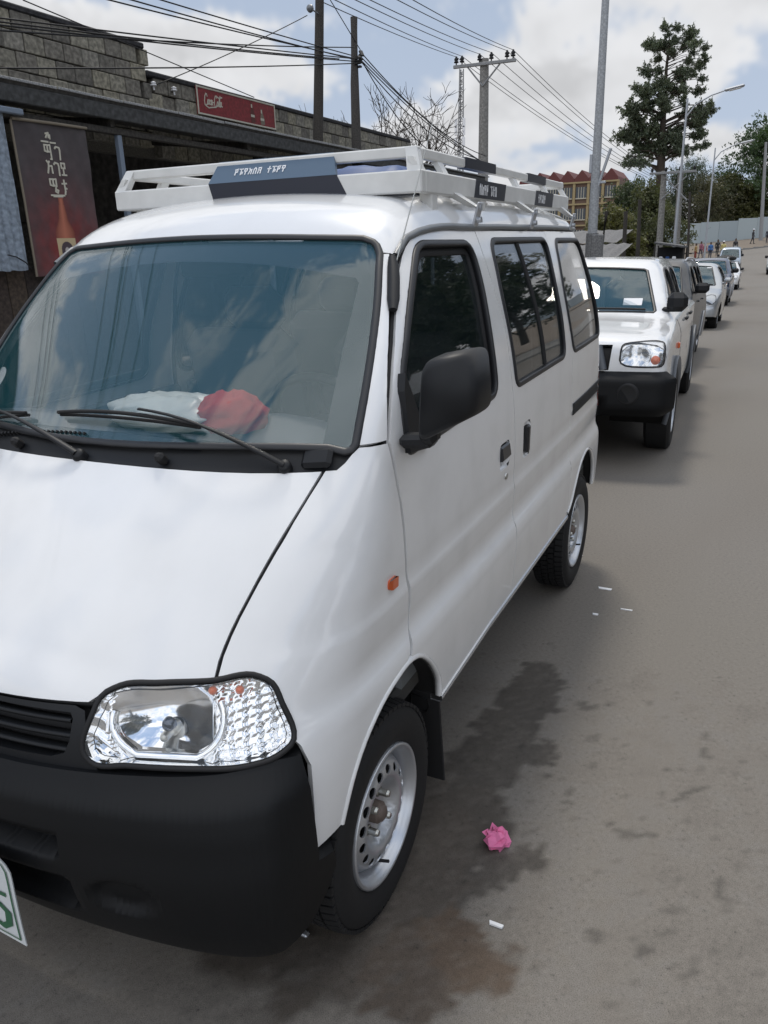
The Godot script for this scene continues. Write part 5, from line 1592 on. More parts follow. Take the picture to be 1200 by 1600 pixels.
func build_ground() -> void:
	# earth and pavements reach the horizon
	var m := MB.new()
	var xs := [-600.0, -300.0, -150.0, -80.0, -50.0, -30.0, -20.0, -14.0, -10.0, -7.0, -4.0, -1.0, 2.0, 5.0, 8.0, 12.0, 18.0, 26.0, 40.0, 70.0, 130.0, 260.0, 600.0]
	var zs := [60.0, 30.0, 15.0, 5.0, 0.0, -5.0, -10.0, -20.0, -30.0, -40.0, -50.0, -58.0, -64.0, -70.0, -76.0, -82.0, -90.0, -98.0, -106.0, -115.0, -130.0, -160.0, -220.0, -320.0, -500.0, -800.0, -1200.0]
	for z in zs:
		for x in xs: m.add(Vector3(x, land(x, z) - 0.02, z), Vector3.UP)
	for j in zs.size() - 1:
		for k in xs.size() - 1:
			var a := j * xs.size() + k
			m.quad(a, a + 1, a + xs.size() + 1, a + xs.size())
	smooth(m)
	structure("ground", m, M.earth)
	# road: straight along the parked cars, then bending right
	m = MB.new()
	m.colored = true
	var rows := []
	var z := 40.0
	while z > -113.0:
		var l := -1.75 - 2.0 * smoothstep(-40.0, -80.0, z)
		var r := 8.2 + 18.0 * smoothstep(-70.0, -104.0, z)
		rows.append([z, l, r])
		z -= 1.0 if z > -30.0 else 2.0
	var n := 24
	for row in rows:
		for k in n + 1:
			var x := lerpf(row[1], row[2], k / float(n))
			m.col = road_tone(x, row[0], false)
			m.add(Vector3(x, land(x, row[0]), row[0]), Vector3.UP)
	for j in rows.size() - 1:
		for k in n:
			var a := j * (n + 1) + k
			m.quad(a, a + 1, a + n + 2, a + n + 1)
	smooth(m)
	structure("road", m, M.asphalt)
	# the same surface near the van in finer detail, with its stains
	m = MB.new()
	m.colored = true
	var step := 0.021
	var nx := int(5.2 / step)
	var nz := int(8.2 / step)
	for j in nz + 1:
		for k in nx + 1:
			var x := -1.2 + k * step
			var zz := 2.2 - j * step
			m.col = road_tone(x, zz, true)
			m.add(Vector3(x, GY + 0.004 + noise.get_noise_2d(x * 6.0, zz * 6.0) * 0.0012, zz), Vector3.UP)
	for j in nz:
		for k in nx:
			var a := j * (nx + 1) + k
			m.quad(a, a + 1, a + nx + 2, a + nx + 1)
	smooth(m)
	structure("road_surface", m, M.asphalt)
	# kerbs and pavements
	for s in [[-1.75, -1], [8.2, 1]]:
		var st := 40.0
		while st > -78.0:
			m = MB.new()
			var l := -2.0 * smoothstep(-40.0, -80.0, st - 1.0) if s[1] < 0 else 0.0
			m.bevel_box(Vector3(s[0] + l + s[1] * 0.075, land(0, st - 1.0) + 0.05, st - 1.0), Vector3(0.15, 0.20, 1.98), 0.015, Basis(Vector3.RIGHT, atan2(land(0, st) - land(0, st - 2.0), -2.0) + PI))
			structure("kerb", m, M.concrete)
			st -= 2.0
		m = MB.new()
		for k in 60:
			var pz := 40.0 - 2.0 * k
			var l := -2.0 * smoothstep(-40.0, -80.0, pz) if s[1] < 0 else 0.0
			var py := land(0, pz) + 0.13
			m.add(Vector3(s[0] + l + s[1] * 0.14, py, pz), Vector3.UP); m.add(Vector3(s[0] + l + s[1] * 4.4, py, pz), Vector3.UP)
		for k in 59: m.quad(2 * k, 2 * k + 1, 2 * k + 3, 2 * k + 2)
		smooth(m)
		structure("pavement", m, M.concrete)
	# kerb of the bend
	var last := Vector3.ZERO
	for k in 30:
		var x := -7.0 + 1.1 * k
		var p := Vector3(x, 0, bend(x))
		p.y = land(x, p.z) + 0.05
		if k > 0:
			m = MB.new()
			m.box((p + last) * 0.5, Vector3(p.distance_to(last) - 0.01, 0.22, 0.2), Basis(Vector3.UP, atan2(last.z - p.z, p.x - last.x)))
			structure("kerb", m, M.concrete)
		last = p

func bend(x: float) -> float:
	return -105.5 - 0.85 * clampf(x + 1.5, -4.0, 12.0)

const BLOBS := [[0.76, -0.70, 0.11, 0.36, 0.0], [0.81, -0.35, 0.11, 0.30, 0.1], [0.86, -0.05, 0.09, 0.20, 0.0], [0.86, -0.80, 0.12, 0.16, 0.0], [0.985, -0.285, 0.085, 0.085, 0.0],
	[0.80, -1.15, 0.09, 0.30, 0.0], [0.78, -1.78, 0.13, 0.20, 0.0], [0.86, 0.14, 0.13, 0.12, 0.5], [0.96, 0.02, 0.12, 0.10, 0.9], [0.70, -2.15, 0.12, 0.3, 0.0], [0.95, -2.45, 0.10, 0.14, 0.25],
	[0.48, 0.62, 0.07, 0.10, 0.0], [0.55, -0.1, 0.35, 0.5, 0.2], [1.02, -3.05, 0.10, 0.06, 0.4]]

# dark marks on the asphalt, read off the picture: where, half length, half width, heading
const MARKS := [[1088, 1243, 0.10, 0.012, 0.9], [1000, 1298, 0.05, 0.014, 0.9], [962, 1300, 0.03, 0.02, 0.0], [1036, 1018, 0.05, 0.02, 0.0], [1042, 1484, 0.03, 0.012, 1.4], [1012, 1494, 0.03, 0.012, 1.2], [1110, 1192, 0.03, 0.02, 0.3], [1128, 1385, 0.03, 0.03, 0.4], [968, 950, 0.05, 0.012, 0.1], [1095, 640, 0.10, 0.02, 0.0], [1160, 588, 0.12, 0.02, 0.1], [905, 1245, 0.025, 0.012, 0.4], [1150, 830, 0.09, 0.03, 0.2], [1020, 760, 0.12, 0.03, 0.1], [1180, 1010, 0.06, 0.02, 0.6], [930, 1100, 0.07, 0.025, 0.3], [900, 1480, 0.04, 0.02, 0.5], [1090, 1530, 0.06, 0.015, 0.7]]
var marks_at := []

func road_tone(x: float, z: float, near: bool) -> Color:
	var t := 1.0 + 0.16 * noise.get_noise_2d(x * 0.55, z * 0.35) + 0.10 * noise2.get_noise_2d(x * 2.1, z * 2.1)
	# paler dust along the lane, darker wheel tracks of dried water
	var c := Vector3(1.0, 0.985, 0.965) * t
	if near:
		t = 1.0 + 0.13 * noise.get_noise_2d(x * 5.0, z * 5.0) + 0.08 * noise2.get_noise_2d(x * 22.0, z * 22.0)
		c *= t
		var wx := x + 0.10 * noise.get_noise_2d(x * 4.0 + 9.0, z * 4.0) + 0.03 * noise2.get_noise_2d(x * 14.0, z * 14.0)
		var wz := z + 0.14 * noise.get_noise_2d(x * 4.0, z * 4.0 + 5.0) + 0.03 * noise2.get_noise_2d(x * 14.0 + 7.0, z * 14.0)
		var wet := 0.0
		var red := 0.0
		for b in BLOBS:
			if absf(x - b[0]) > 1.2 or absf(z - b[1]) > 1.2: continue
			var d := Vector2((wx - b[0]) / b[2], (wz - b[1]) / b[3]).length()
			var w := 1.0 - smoothstep(0.86, 1.04, d)
			if w > wet: wet = w
			red = maxf(red, w * b[4])
		if marks_at.is_empty():
			for q in MARKS:
				var g := on_y(q[0], q[1])
				marks_at.append([Vector2(g.x, g.z), q[2], q[3], Vector2(cos(q[4]), -sin(q[4]))])
		for q in marks_at:
			var e: Vector2 = Vector2(wx, wz) - q[0]
			if absf(e.x) < 0.2 and absf(e.y) < 0.2:
				var w := Vector2(e.dot(q[3]) / q[1], e.dot(q[3].orthogonal()) / (q[2] + 0.008)).length()
				c *= 1.0 - 0.42 * (1.0 - smoothstep(0.6, 1.1, w))
		# drier specks inside the wet area
		wet *= 0.82 + 0.18 * smoothstep(0.35, 0.1, noise2.get_noise_2d(x * 30.0, z * 30.0))
		c = c.lerp(c * Vector3(0.42, 0.41, 0.40).lerp(Vector3(0.55, 0.43, 0.34), red), wet)
		# old oil spots and tar specks
		var sp := noise2.get_noise_2d((x + z * 0.5) * 12.0 + 40.0, (z - x * 0.5) * 5.0)
		c *= 1.0 - 0.26 * smoothstep(0.50, 0.56, sp)
		var sp2 := noise.get_noise_2d(x * 26.0 + 80.0, z * 26.0)
		c *= 1.0 - 0.22 * smoothstep(0.46, 0.54, sp2)
		c *= 1.0 + 0.30 * smoothstep(0.52, 0.60, noise.get_noise_2d(x * 11.0 - 60.0, z * 11.0))
	return Color(c.x, c.y, c.z)

# ---------------------------------------------------------------- the shop row on the left
func build_shop() -> void:
	var b := thing("shop_building", "low block-walled shop with a dark overhanging canopy roof beside the minivan", "building", Vector3(-6.4, GY, -9))
	in_world[b] = true
	# parapet walls of hollow blocks, piece by piece
	var variants := []
	for k in 6:
		var m := MB.new()
		var r := RandomNumberGenerator.new()
		r.seed = 90 + k
		m.bevel_box(Vector3.ZERO, Vector3(0.18, 0.188, 0.268), 0.006 + 0.004 * r.randf())
		variants.append(m.mesh())
	var back := MB.new()
	back.box(Vector3(-6.50, 3.43, -9.5), Vector3(0.12, 1.0, 14.0))
	back.box(Vector3(-6.50, 4.1, -4.9), Vector3(0.11, 0.34, 5.4))
	var mortar := part("mortar", back, M.mortar, b)
	var courses := [[3.18, 8, -2.2, -7.66], [3.18, 6, -7.66, -16.4]]
	var rr := RandomNumberGenerator.new()
	rr.seed = 7
	for w in 2:
		var c: Array = courses[w]
		var top := 4.29 if w == 0 else 3.98
		var row := 0
		var y := top - 0.055
		while y > 3.10:
			var z: float = c[2] + (0.14 if row % 2 else 0.0)
			if w == 1: z = c[2] - (0.0 if row % 2 else 0.14)
			while z > c[3] + 0.1:
				var ln := minf(0.268, z - c[3])
				if ln > 0.05:
					var o := MeshInstance3D.new()
					o.mesh = variants[rr.randi() % 6]
					o.material_override = M.blocks[rr.randi() % M.blocks.size()]
					o.name = "block"
					b.add_child(o, true)
					o.position = Vector3(-6.40 + rr.randf_range(-0.008, 0.008), y - 0.1, z - 0.14) - b.position
					o.scale = Vector3(1, 1, ln / 0.268)
					if w == 1 and z > -8.6 and z < -7.7 and row > 0 and rr.randf() < 0.2: o.position.x -= 0.03
				z -= 0.28
			y -= 0.2
			row += 1
		# weathered coping
		var cp := MB.new()
		cp.bevel_box(Vector3(-6.42, top - 0.03, (c[2] + c[3]) / 2), Vector3(0.26, 0.07, absf(c[3] - c[2])), 0.015)
		part("coping", cp, M.coping, b)
	# canopy: sheet, edge, fascia and beam
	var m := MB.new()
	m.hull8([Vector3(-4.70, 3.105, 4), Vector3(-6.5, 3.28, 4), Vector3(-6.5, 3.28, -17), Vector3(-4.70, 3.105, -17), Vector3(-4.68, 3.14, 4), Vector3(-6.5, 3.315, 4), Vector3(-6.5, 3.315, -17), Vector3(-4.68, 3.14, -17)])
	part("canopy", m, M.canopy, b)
	m = MB.new()
	var zz := 4.0
	while zz > -17.0:      # turned-up edges of the roof sheets
		m.bevel_box(Vector3(-4.672, 3.146, zz - 0.42), Vector3(0.012, 0.022 + 0.006 * rr.randf(), 0.83), 0.003, Basis(Vector3.RIGHT, rr.randf_range(-0.008, 0.008)))
		zz -= 0.85
	part("sheet_edge", m, M.zinc_old, b)
	m = MB.new()
	m.bevel_box(Vector3(-4.70, 3.035, -6.5), Vector3(0.04, 0.14, 21.0), 0.008)
	part("fascia", m, M.fascia, b)
	m = MB.new()
	m.bevel_box(Vector3(-4.80, 2.875, -6.5), Vector3(0.08, 0.06, 21.0), 0.006)
	part("beam", m, M.beam, b)
	for z in [-1.2, -5.34, -8.05, -11.0, -14.0]:
		m = MB.new()
		m.bevel_box(Vector3(-4.80, 1.49, z), Vector3(0.06, 2.72, 0.06), 0.008)
		part("post", m, M.blue_post, b)
	for k in 8:
		m = MB.new()
		m.hull8([Vector3(-4.75, 2.905, 2.0 - k * 2.4), Vector3(-4.75, 2.905, 1.94 - k * 2.4), Vector3(-6.4, 3.08, 1.94 - k * 2.4), Vector3(-6.4, 3.08, 2.0 - k * 2.4),
			Vector3(-4.75, 2.985, 2.0 - k * 2.4), Vector3(-4.75, 2.985, 1.94 - k * 2.4), Vector3(-6.4, 3.16, 1.94 - k * 2.4), Vector3(-6.4, 3.16, 2.0 - k * 2.4)])
		part("rafter", m, M.beam, b)
	# wall under the canopy, side returns and a doorway
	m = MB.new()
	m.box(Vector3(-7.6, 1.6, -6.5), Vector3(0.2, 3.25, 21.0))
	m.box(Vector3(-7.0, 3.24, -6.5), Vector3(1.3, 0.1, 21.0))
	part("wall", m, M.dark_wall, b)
	m = MB.new()
	m.box(Vector3(-6.2, 1.6, -16.9), Vector3(2.6, 3.0, 0.2))
	part("wall", m, M.dark_wall, b)
	m = MB.new()
	m.box(Vector3(-6.2, 1.6, 4.0), Vector3(2.6, 3.0, 0.2))
	part("wall", m, M.dark_wall, b)
	for q in [[-6.3, 1.1], [-9.6, 0.9], [-12.8, 1.1]]:
		m = MB.new()
		m.bevel_box(Vector3(-7.47, 1.06, q[0]), Vector3(0.06, 2.1, q[1]), 0.01)
		var dr := part("door", m, M.beam, b)
		m = MB.new()
		m.bevel_box(Vector3(-7.42, 1.05, q[0] + q[1] * 0.36), Vector3(0.03, 0.12, 0.03), 0.006)
		part("handle", m, M.zinc, dr)
	# boards of the low front under the banner
	for k in 12:
		m = MB.new()
		m.bevel_box(Vector3(-4.86, 0.82, -3.0 - k * 0.205), Vector3(0.03, 1.5, 0.198), 0.004)
		part("plank", m, M.planks[k % 3], b)
	# insulators on the parapet
	for q in [[240, 133], [272, 141]]:
		var p := on_x(q[0], q[1], -6.27)
		m = MB.new()
		m.lathe_smooth(p - Vector3(0, 0.06, 0), Vector3.UP, [Vector2(0.012, 0), Vector2(0.012, 0.05), Vector2(0.04, 0.05), Vector2(0.042, 0.065), Vector2(0.02, 0.075), Vector2(0.034, 0.082), Vector2(0.034, 0.095), Vector2(0.012, 0.105), Vector2(0.0, 0.11)], 12)
		part("insulator", m, M.white, b)
	# things hung on the front
	corrugated()
	banner()
	drink_sign()

func corrugated() -> void:
	var o := thing("corrugated_sheet", "pale blue corrugated metal sheet hung under the shop canopy beside a dark banner", "metal sheet", Vector3(-4.70, 1.55, -3.0))
	in_world[o] = true
	var m := MB.new()
	var cols := 60
	var rows := 14
	for j in rows + 1:
		for k in cols + 1:
			var z := lerpf(-2.6, -3.86, k / float(cols)) + 0.004 * noise.get_noise_2d(k, j * 0.7)
			var y := lerpf(2.87, 1.56, j / float(rows)) + (0.012 * noise2.get_noise_2d(k * 0.2, 3.0) if j == rows else 0.0)
			m.add(Vector3(-4.70 + 0.011 * sin(z * TAU / 0.085) + 0.02 * noise.get_noise_2d(z * 2.0, y * 1.5) * (j / float(rows)), y, z), Vector3.RIGHT)
	for j in rows:
		for k in cols: m.quad(j * (cols + 1) + k, j * (cols + 1) + k + 1, (j + 1) * (cols + 1) + k + 1, (j + 1) * (cols + 1) + k)
	smooth(m)
	part("sheet", m, M.blue_sheet, o)
	m = MB.new()
	m.tube([Vector3(-4.66, 1.70, -3.62), Vector3(-4.65, 1.68, -3.70), Vector3(-4.66, 1.63, -3.80), Vector3(-4.67, 1.58, -3.85)], 0.006, 6)
	part("wire", m, M.black, o)
	m = MB.new()
	m.bevel_box(Vector3(-4.68, 2.89, -3.3), Vector3(0.05, 0.05, 1.5), 0.008)
	part("hanging_rail", m, M.blue_post, o)

func banner() -> void:
	var o := thing("banner", "dark hanging banner printed with a beer bottle and Amharic words", "banner", Vector3(-4.72, 1.6, -4.4))
	in_world[o] = true
	var im := Image.create(220, 330, false, Image.FORMAT_RGB8)
	for j in 330:
		for k in 220:
			var u := k / 219.0
			var v := j / 329.0
			var d := Vector2((u - 0.50) * 0.72, v - 0.84).length()
			var glow := exp(-d * d * 7.5) * (0.75 + 0.5 * noise.get_noise_2d(u * 5.0, v * 5.0))
			var c := Color(0.060, 0.052, 0.055).lerp(Color(0.22, 0.026, 0.026), clampf(glow, 0, 1))
			c = c * (1.0 + 0.22 * noise2.get_noise_2d(u * 6.0, v * 9.0))
			# bottle: neck, shoulder, body
			var bw := 0.026
			if v > 0.47: bw = 0.034
			if v > 0.52: bw = lerpf(0.040, 0.062, (v - 0.52) / 0.08)
			if v > 0.60: bw = lerpf(0.062, 0.135, smoothstep(0.60, 0.72, v))
			var du := absf(u - 0.475)
			if v > 0.455 and du < bw:
				var g := 1.0 - du / bw
				c = Color(0.18, 0.05, 0.035).lerp(Color(0.46, 0.16, 0.10), pow(g, 0.8))
				if v < 0.48: c = Color(0.30, 0.10, 0.09)
				if v > 0.745:
					c = Color(0.50, 0.40, 0.24)
					if Vector2((u - 0.475) * 0.7, v - 0.83).length() < 0.06: c = Color(0.07, 0.05, 0.06)
					if Vector2((u - 0.475) * 0.7, v - 0.83).length() < 0.022: c = Color(0.45, 0.42, 0.40)
			c.a = 1.0
			im.set_pixel(k, j, c.linear_to_srgb())
	var pm := mat(1, 1, 1, 0.5)
	pm.albedo_texture = ImageTexture.create_from_image(im)
	pm.texture_repeat = false
	var m := MB.new()
	m.mapped = true
	var cols := 16
	var rows := 24
	var at := func(u: float, v: float) -> Vector3:
		var z := lerpf(-3.97, -4.83, u)
		return Vector3(-4.735 + 0.022 * noise.get_noise_2d(u * 2.2, v * 1.6) + 0.006 * sin(v * 9.0 + u * 3.0) * v, lerpf(2.83, 1.50, v) + 0.012 * u * (1.0 - v), z + 0.012 * v * (u - 0.5))
	for j in rows + 1:
		for k in cols + 1:
			var q := m.add(at.call(k / float(cols), j / float(rows)), Vector3.RIGHT)
			m.uv[q] = Vector2(k / float(cols), j / float(rows))
	for j in rows:
		for k in cols: m.quad(j * (cols + 1) + k, j * (cols + 1) + k + 1, (j + 1) * (cols + 1) + k + 1, (j + 1) * (cols + 1) + k)
	smooth(m)
	part("print", m, pm, o)
	# words, stroke by stroke, in banner coordinates
	m = MB.new()
	var pen := func(cu: float, cv: float, s: float, ls: Array) -> void:
		for l in ls:
			for k in l.size() / 2 - 1:
				var a: Vector3 = at.call(cu + l[2 * k] * s, cv + l[2 * k + 1] * s * 0.68)
				var b: Vector3 = at.call(cu + l[2 * k + 2] * s, cv + l[2 * k + 3] * s * 0.68)
				var d := (b - a).normalized() * 0.005
				var e := Vector3(0, d.z, -d.y).normalized() * 0.0075
				var x := Vector3(0.006 + 0.0006 * (k % 3), 0, 0)
				a -= d; b += d
				m.hull8([a - e, b - e, b + e, a + e, a - e + x, b - e + x, b + e + x, a + e + x])
	var MA := [[0.0, 0.1, 0.0, 0.55, 0.3, 0.62, 0.3, 0.1, 0.0, 0.1], [0.3, 0.12, 0.62, 0.08, 0.62, 0.62, 0.3, 0.55], [0.62, 0.5, 0.62, 1.15, 0.5, 1.15]]
	var N := [[0.0, 0.2, 0.15, 0.05, 0.5, 0.12, 0.55, 0.35, 0.5, 1.1]]
	var E_ := [[0.0, 0.0, 0.15, 0.2, 0.15, 0.45, 0.0, 1.0], [0.15, 0.45, 0.5, 0.4, 0.5, 1.0], [0.15, 0.2, 0.3, 0.05]]
	var DE := [[0.1, 0.05, 0.5, 0.05, 0.5, 0.42, 0.1, 0.42, 0.1, 0.05], [0.3, 0.42, 0.3, 0.95], [0.05, 0.95, 0.6, 0.95]]
	var ME := [[0.0, 0.1, 0.0, 0.55, 0.3, 0.62, 0.3, 0.1, 0.0, 0.1], [0.3, 0.12, 0.62, 0.08, 0.62, 0.62, 0.3, 0.55], [0.55, 0.6, 0.45, 1.05, 0.65, 1.15, 0.75, 0.95, 0.55, 0.9]]
	var TA := [[0.3, 0.0, 0.3, 0.9, 0.2, 1.15], [0.0, 0.3, 0.6, 0.26], [0.3, 0.6, 0.55, 0.7]]
	pen.call(0.37, 0.125, 0.125, MA); pen.call(0.51, 0.135, 0.115, N)
	pen.call(0.37, 0.235, 0.115, E_); pen.call(0.46, 0.24, 0.115, N); pen.call(0.55, 0.24, 0.125, DE)
	pen.call(0.37, 0.345, 0.125, ME); pen.call(0.53, 0.355, 0.12, TA)
	pen.call(0.41, 0.055, 0.09, [[0.0, 0.1, 0.4, 0.0, 0.4, 0.5], [0.0, 0.5, 0.2, 0.2], [0.6, 0.2, 0.6, 0.6]])
	pen.call(0.34, 0.112, 0.1, [[0.0, 0.0, 0.9, 0.02], [1.2, 0.05, 1.9, 0.06]])
	pen.call(0.36, 0.458, 0.1, [[0.0, 0.02, 1.8, 0.0], [0.3, 0.12, 1.5, 0.10]])
	part("lettering", m, M.cream, o)
	m = MB.new()
	m.tube([at.call(0.0, 0.0) + Vector3(0.012, 0.01, 0.01), at.call(0.5, 0.0) + Vector3(0.012, 0.012, 0), at.call(1.0, 0.0) + Vector3(0.012, 0.01, -0.01)], 0.014, 8)
	m.tube([at.call(0.0, 0.0) + Vector3(0.0, 0.0, 0.012), at.call(0.0, 0.5) + Vector3(0.0, 0, 0.012), at.call(0.0, 1.0) + Vector3(0.0, 0, 0.012)], 0.012, 6)
	part("frame", m, M.old_wood, o)

func drink_sign() -> void:
	var o := thing("drink_sign", "red painted metal sign with white script lettering on the block parapet", "sign", Vector3(-6.28, 3.58, -9.66))
	in_world[o] = true
	var m := MB.new()
	m.bevel_box(Vector3(-6.285, 3.765, -9.67), Vector3(0.02, 0.37, 2.05), 0.004)
	part("panel", m, M.sign_red, o)
	m = MB.new()
	for q in [[3.942, 0.022, -9.67, 2.05], [3.590, 0.022, -9.67, 2.05]]: m.box(Vector3(-6.272, q[0], q[2]), Vector3(0.01, q[1], q[3]))
	for z in [-8.656, -10.684]: m.box(Vector3(-6.272, 3.766, z), Vector3(0.0098, 0.329, 0.022))
	part("border", m, M.cream, o)
	# script lettering, drawn with a pen
	var L := [
		[0.30, 0.78, 0.24, 0.90, 0.14, 0.92, 0.05, 0.75, 0.02, 0.45, 0.08, 0.18, 0.20, 0.12, 0.32, 0.25],
		[0.46, 0.55, 0.38, 0.52, 0.34, 0.36, 0.40, 0.24, 0.48, 0.30, 0.50, 0.45, 0.46, 0.55],
		[0.68, 0.50, 0.60, 0.56, 0.55, 0.42, 0.58, 0.26, 0.68, 0.28],
		[0.86, 0.54, 0.78, 0.56, 0.73, 0.40, 0.77, 0.25, 0.84, 0.32, 0.87, 0.55, 0.87, 0.30, 0.94, 0.26],
		[0.96, 0.42, 1.06, 0.45],
		[1.36, 0.80, 1.30, 0.92, 1.20, 0.88, 1.12, 0.65, 1.12, 0.35, 1.20, 0.14, 1.32, 0.18, 1.38, 0.30],
		[1.52, 0.55, 1.44, 0.52, 1.40, 0.36, 1.46, 0.24, 1.54, 0.30, 1.56, 0.45, 1.52, 0.55],
		[1.64, 0.25, 1.66, 0.70, 1.74, 0.95, 1.70, 0.60, 1.66, 0.30, 1.74, 0.26],
		[1.90, 0.54, 1.82, 0.56, 1.77, 0.40, 1.81, 0.25, 1.88, 0.32, 1.91, 0.55, 1.91, 0.30, 2.0, 0.28],
		[0.20, 0.12, 0.5, 0.02, 0.9, 0.10, 1.2, 0.14], [1.30, 0.92, 1.6, 0.82, 1.95, 0.90]]
	var ls := []
	for l in L:
		var r := []
		for k in l.size() / 2:
			r.append(l[2 * k] * 0.215 + l[2 * k + 1] * 0.03); r.append(l[2 * k + 1] * 0.20)
		ls.append(r)
	m = MB.new()
	strokes(m, ls, Vector3(-6.2745, 3.685, -8.80), Vector3(0, 0, -1), Vector3(0, 1, 0), 0.017, 0.002)
	part("lettering", m, M.cream, o)
	# two faded bottles
	for q in [[-10.05, 0.30], [-10.32, 0.24]]:
		m = MB.new()
		var pl := PackedVector2Array()
		for s in [[-0.055, 0.0], [-0.06, 0.10], [-0.045, 0.16], [-0.02, 0.22], [-0.018, 0.29], [0.018, 0.29], [0.02, 0.22], [0.045, 0.16], [0.06, 0.10], [0.055, 0.0]]: pl.append(Vector2(s[0], s[1] * q[1] / 0.3))
		m.slab(pl, Vector3(-6.2748, 3.615, q[0]), Vector3(0.0, 0.12, -1).normalized(), Vector3(0, 1, 0.12).normalized(), 0.002)
		var bt := part("bottle_print", m, M.old_wood if q[1] < 0.28 else M.sign_brown, o)
		m = MB.new()
		m.box(Vector3(-6.2715, 3.60 + q[1] * 0.85, q[0] + 0.03), Vector3(0.002, 0.05, 0.035))
		m.box(Vector3(-6.2715, 3.60 + q[1] * 0.38, q[0] + 0.015), Vector3(0.002, 0.035, 0.10))
		part("label_print", m, M.cream, bt)

# ---------------------------------------------------------------- poles, wires and lamps
func wire_between(a: Vector3, b: Vector3, sag: float, r: float, label: String, group: String) -> void:
	var m := MB.new()
	var pts := []
	var n := 24
	for k in n + 1:
		var t := k / float(n)
		pts.append(a.lerp(b, t) - Vector3(0, sag * 4.0 * t * (1.0 - t), 0) - a)
	m.tube(pts, r, 5, false)
	var o := part("cable", m, M.cable)
	o.position = a
	tag(o, label, "cable", group)

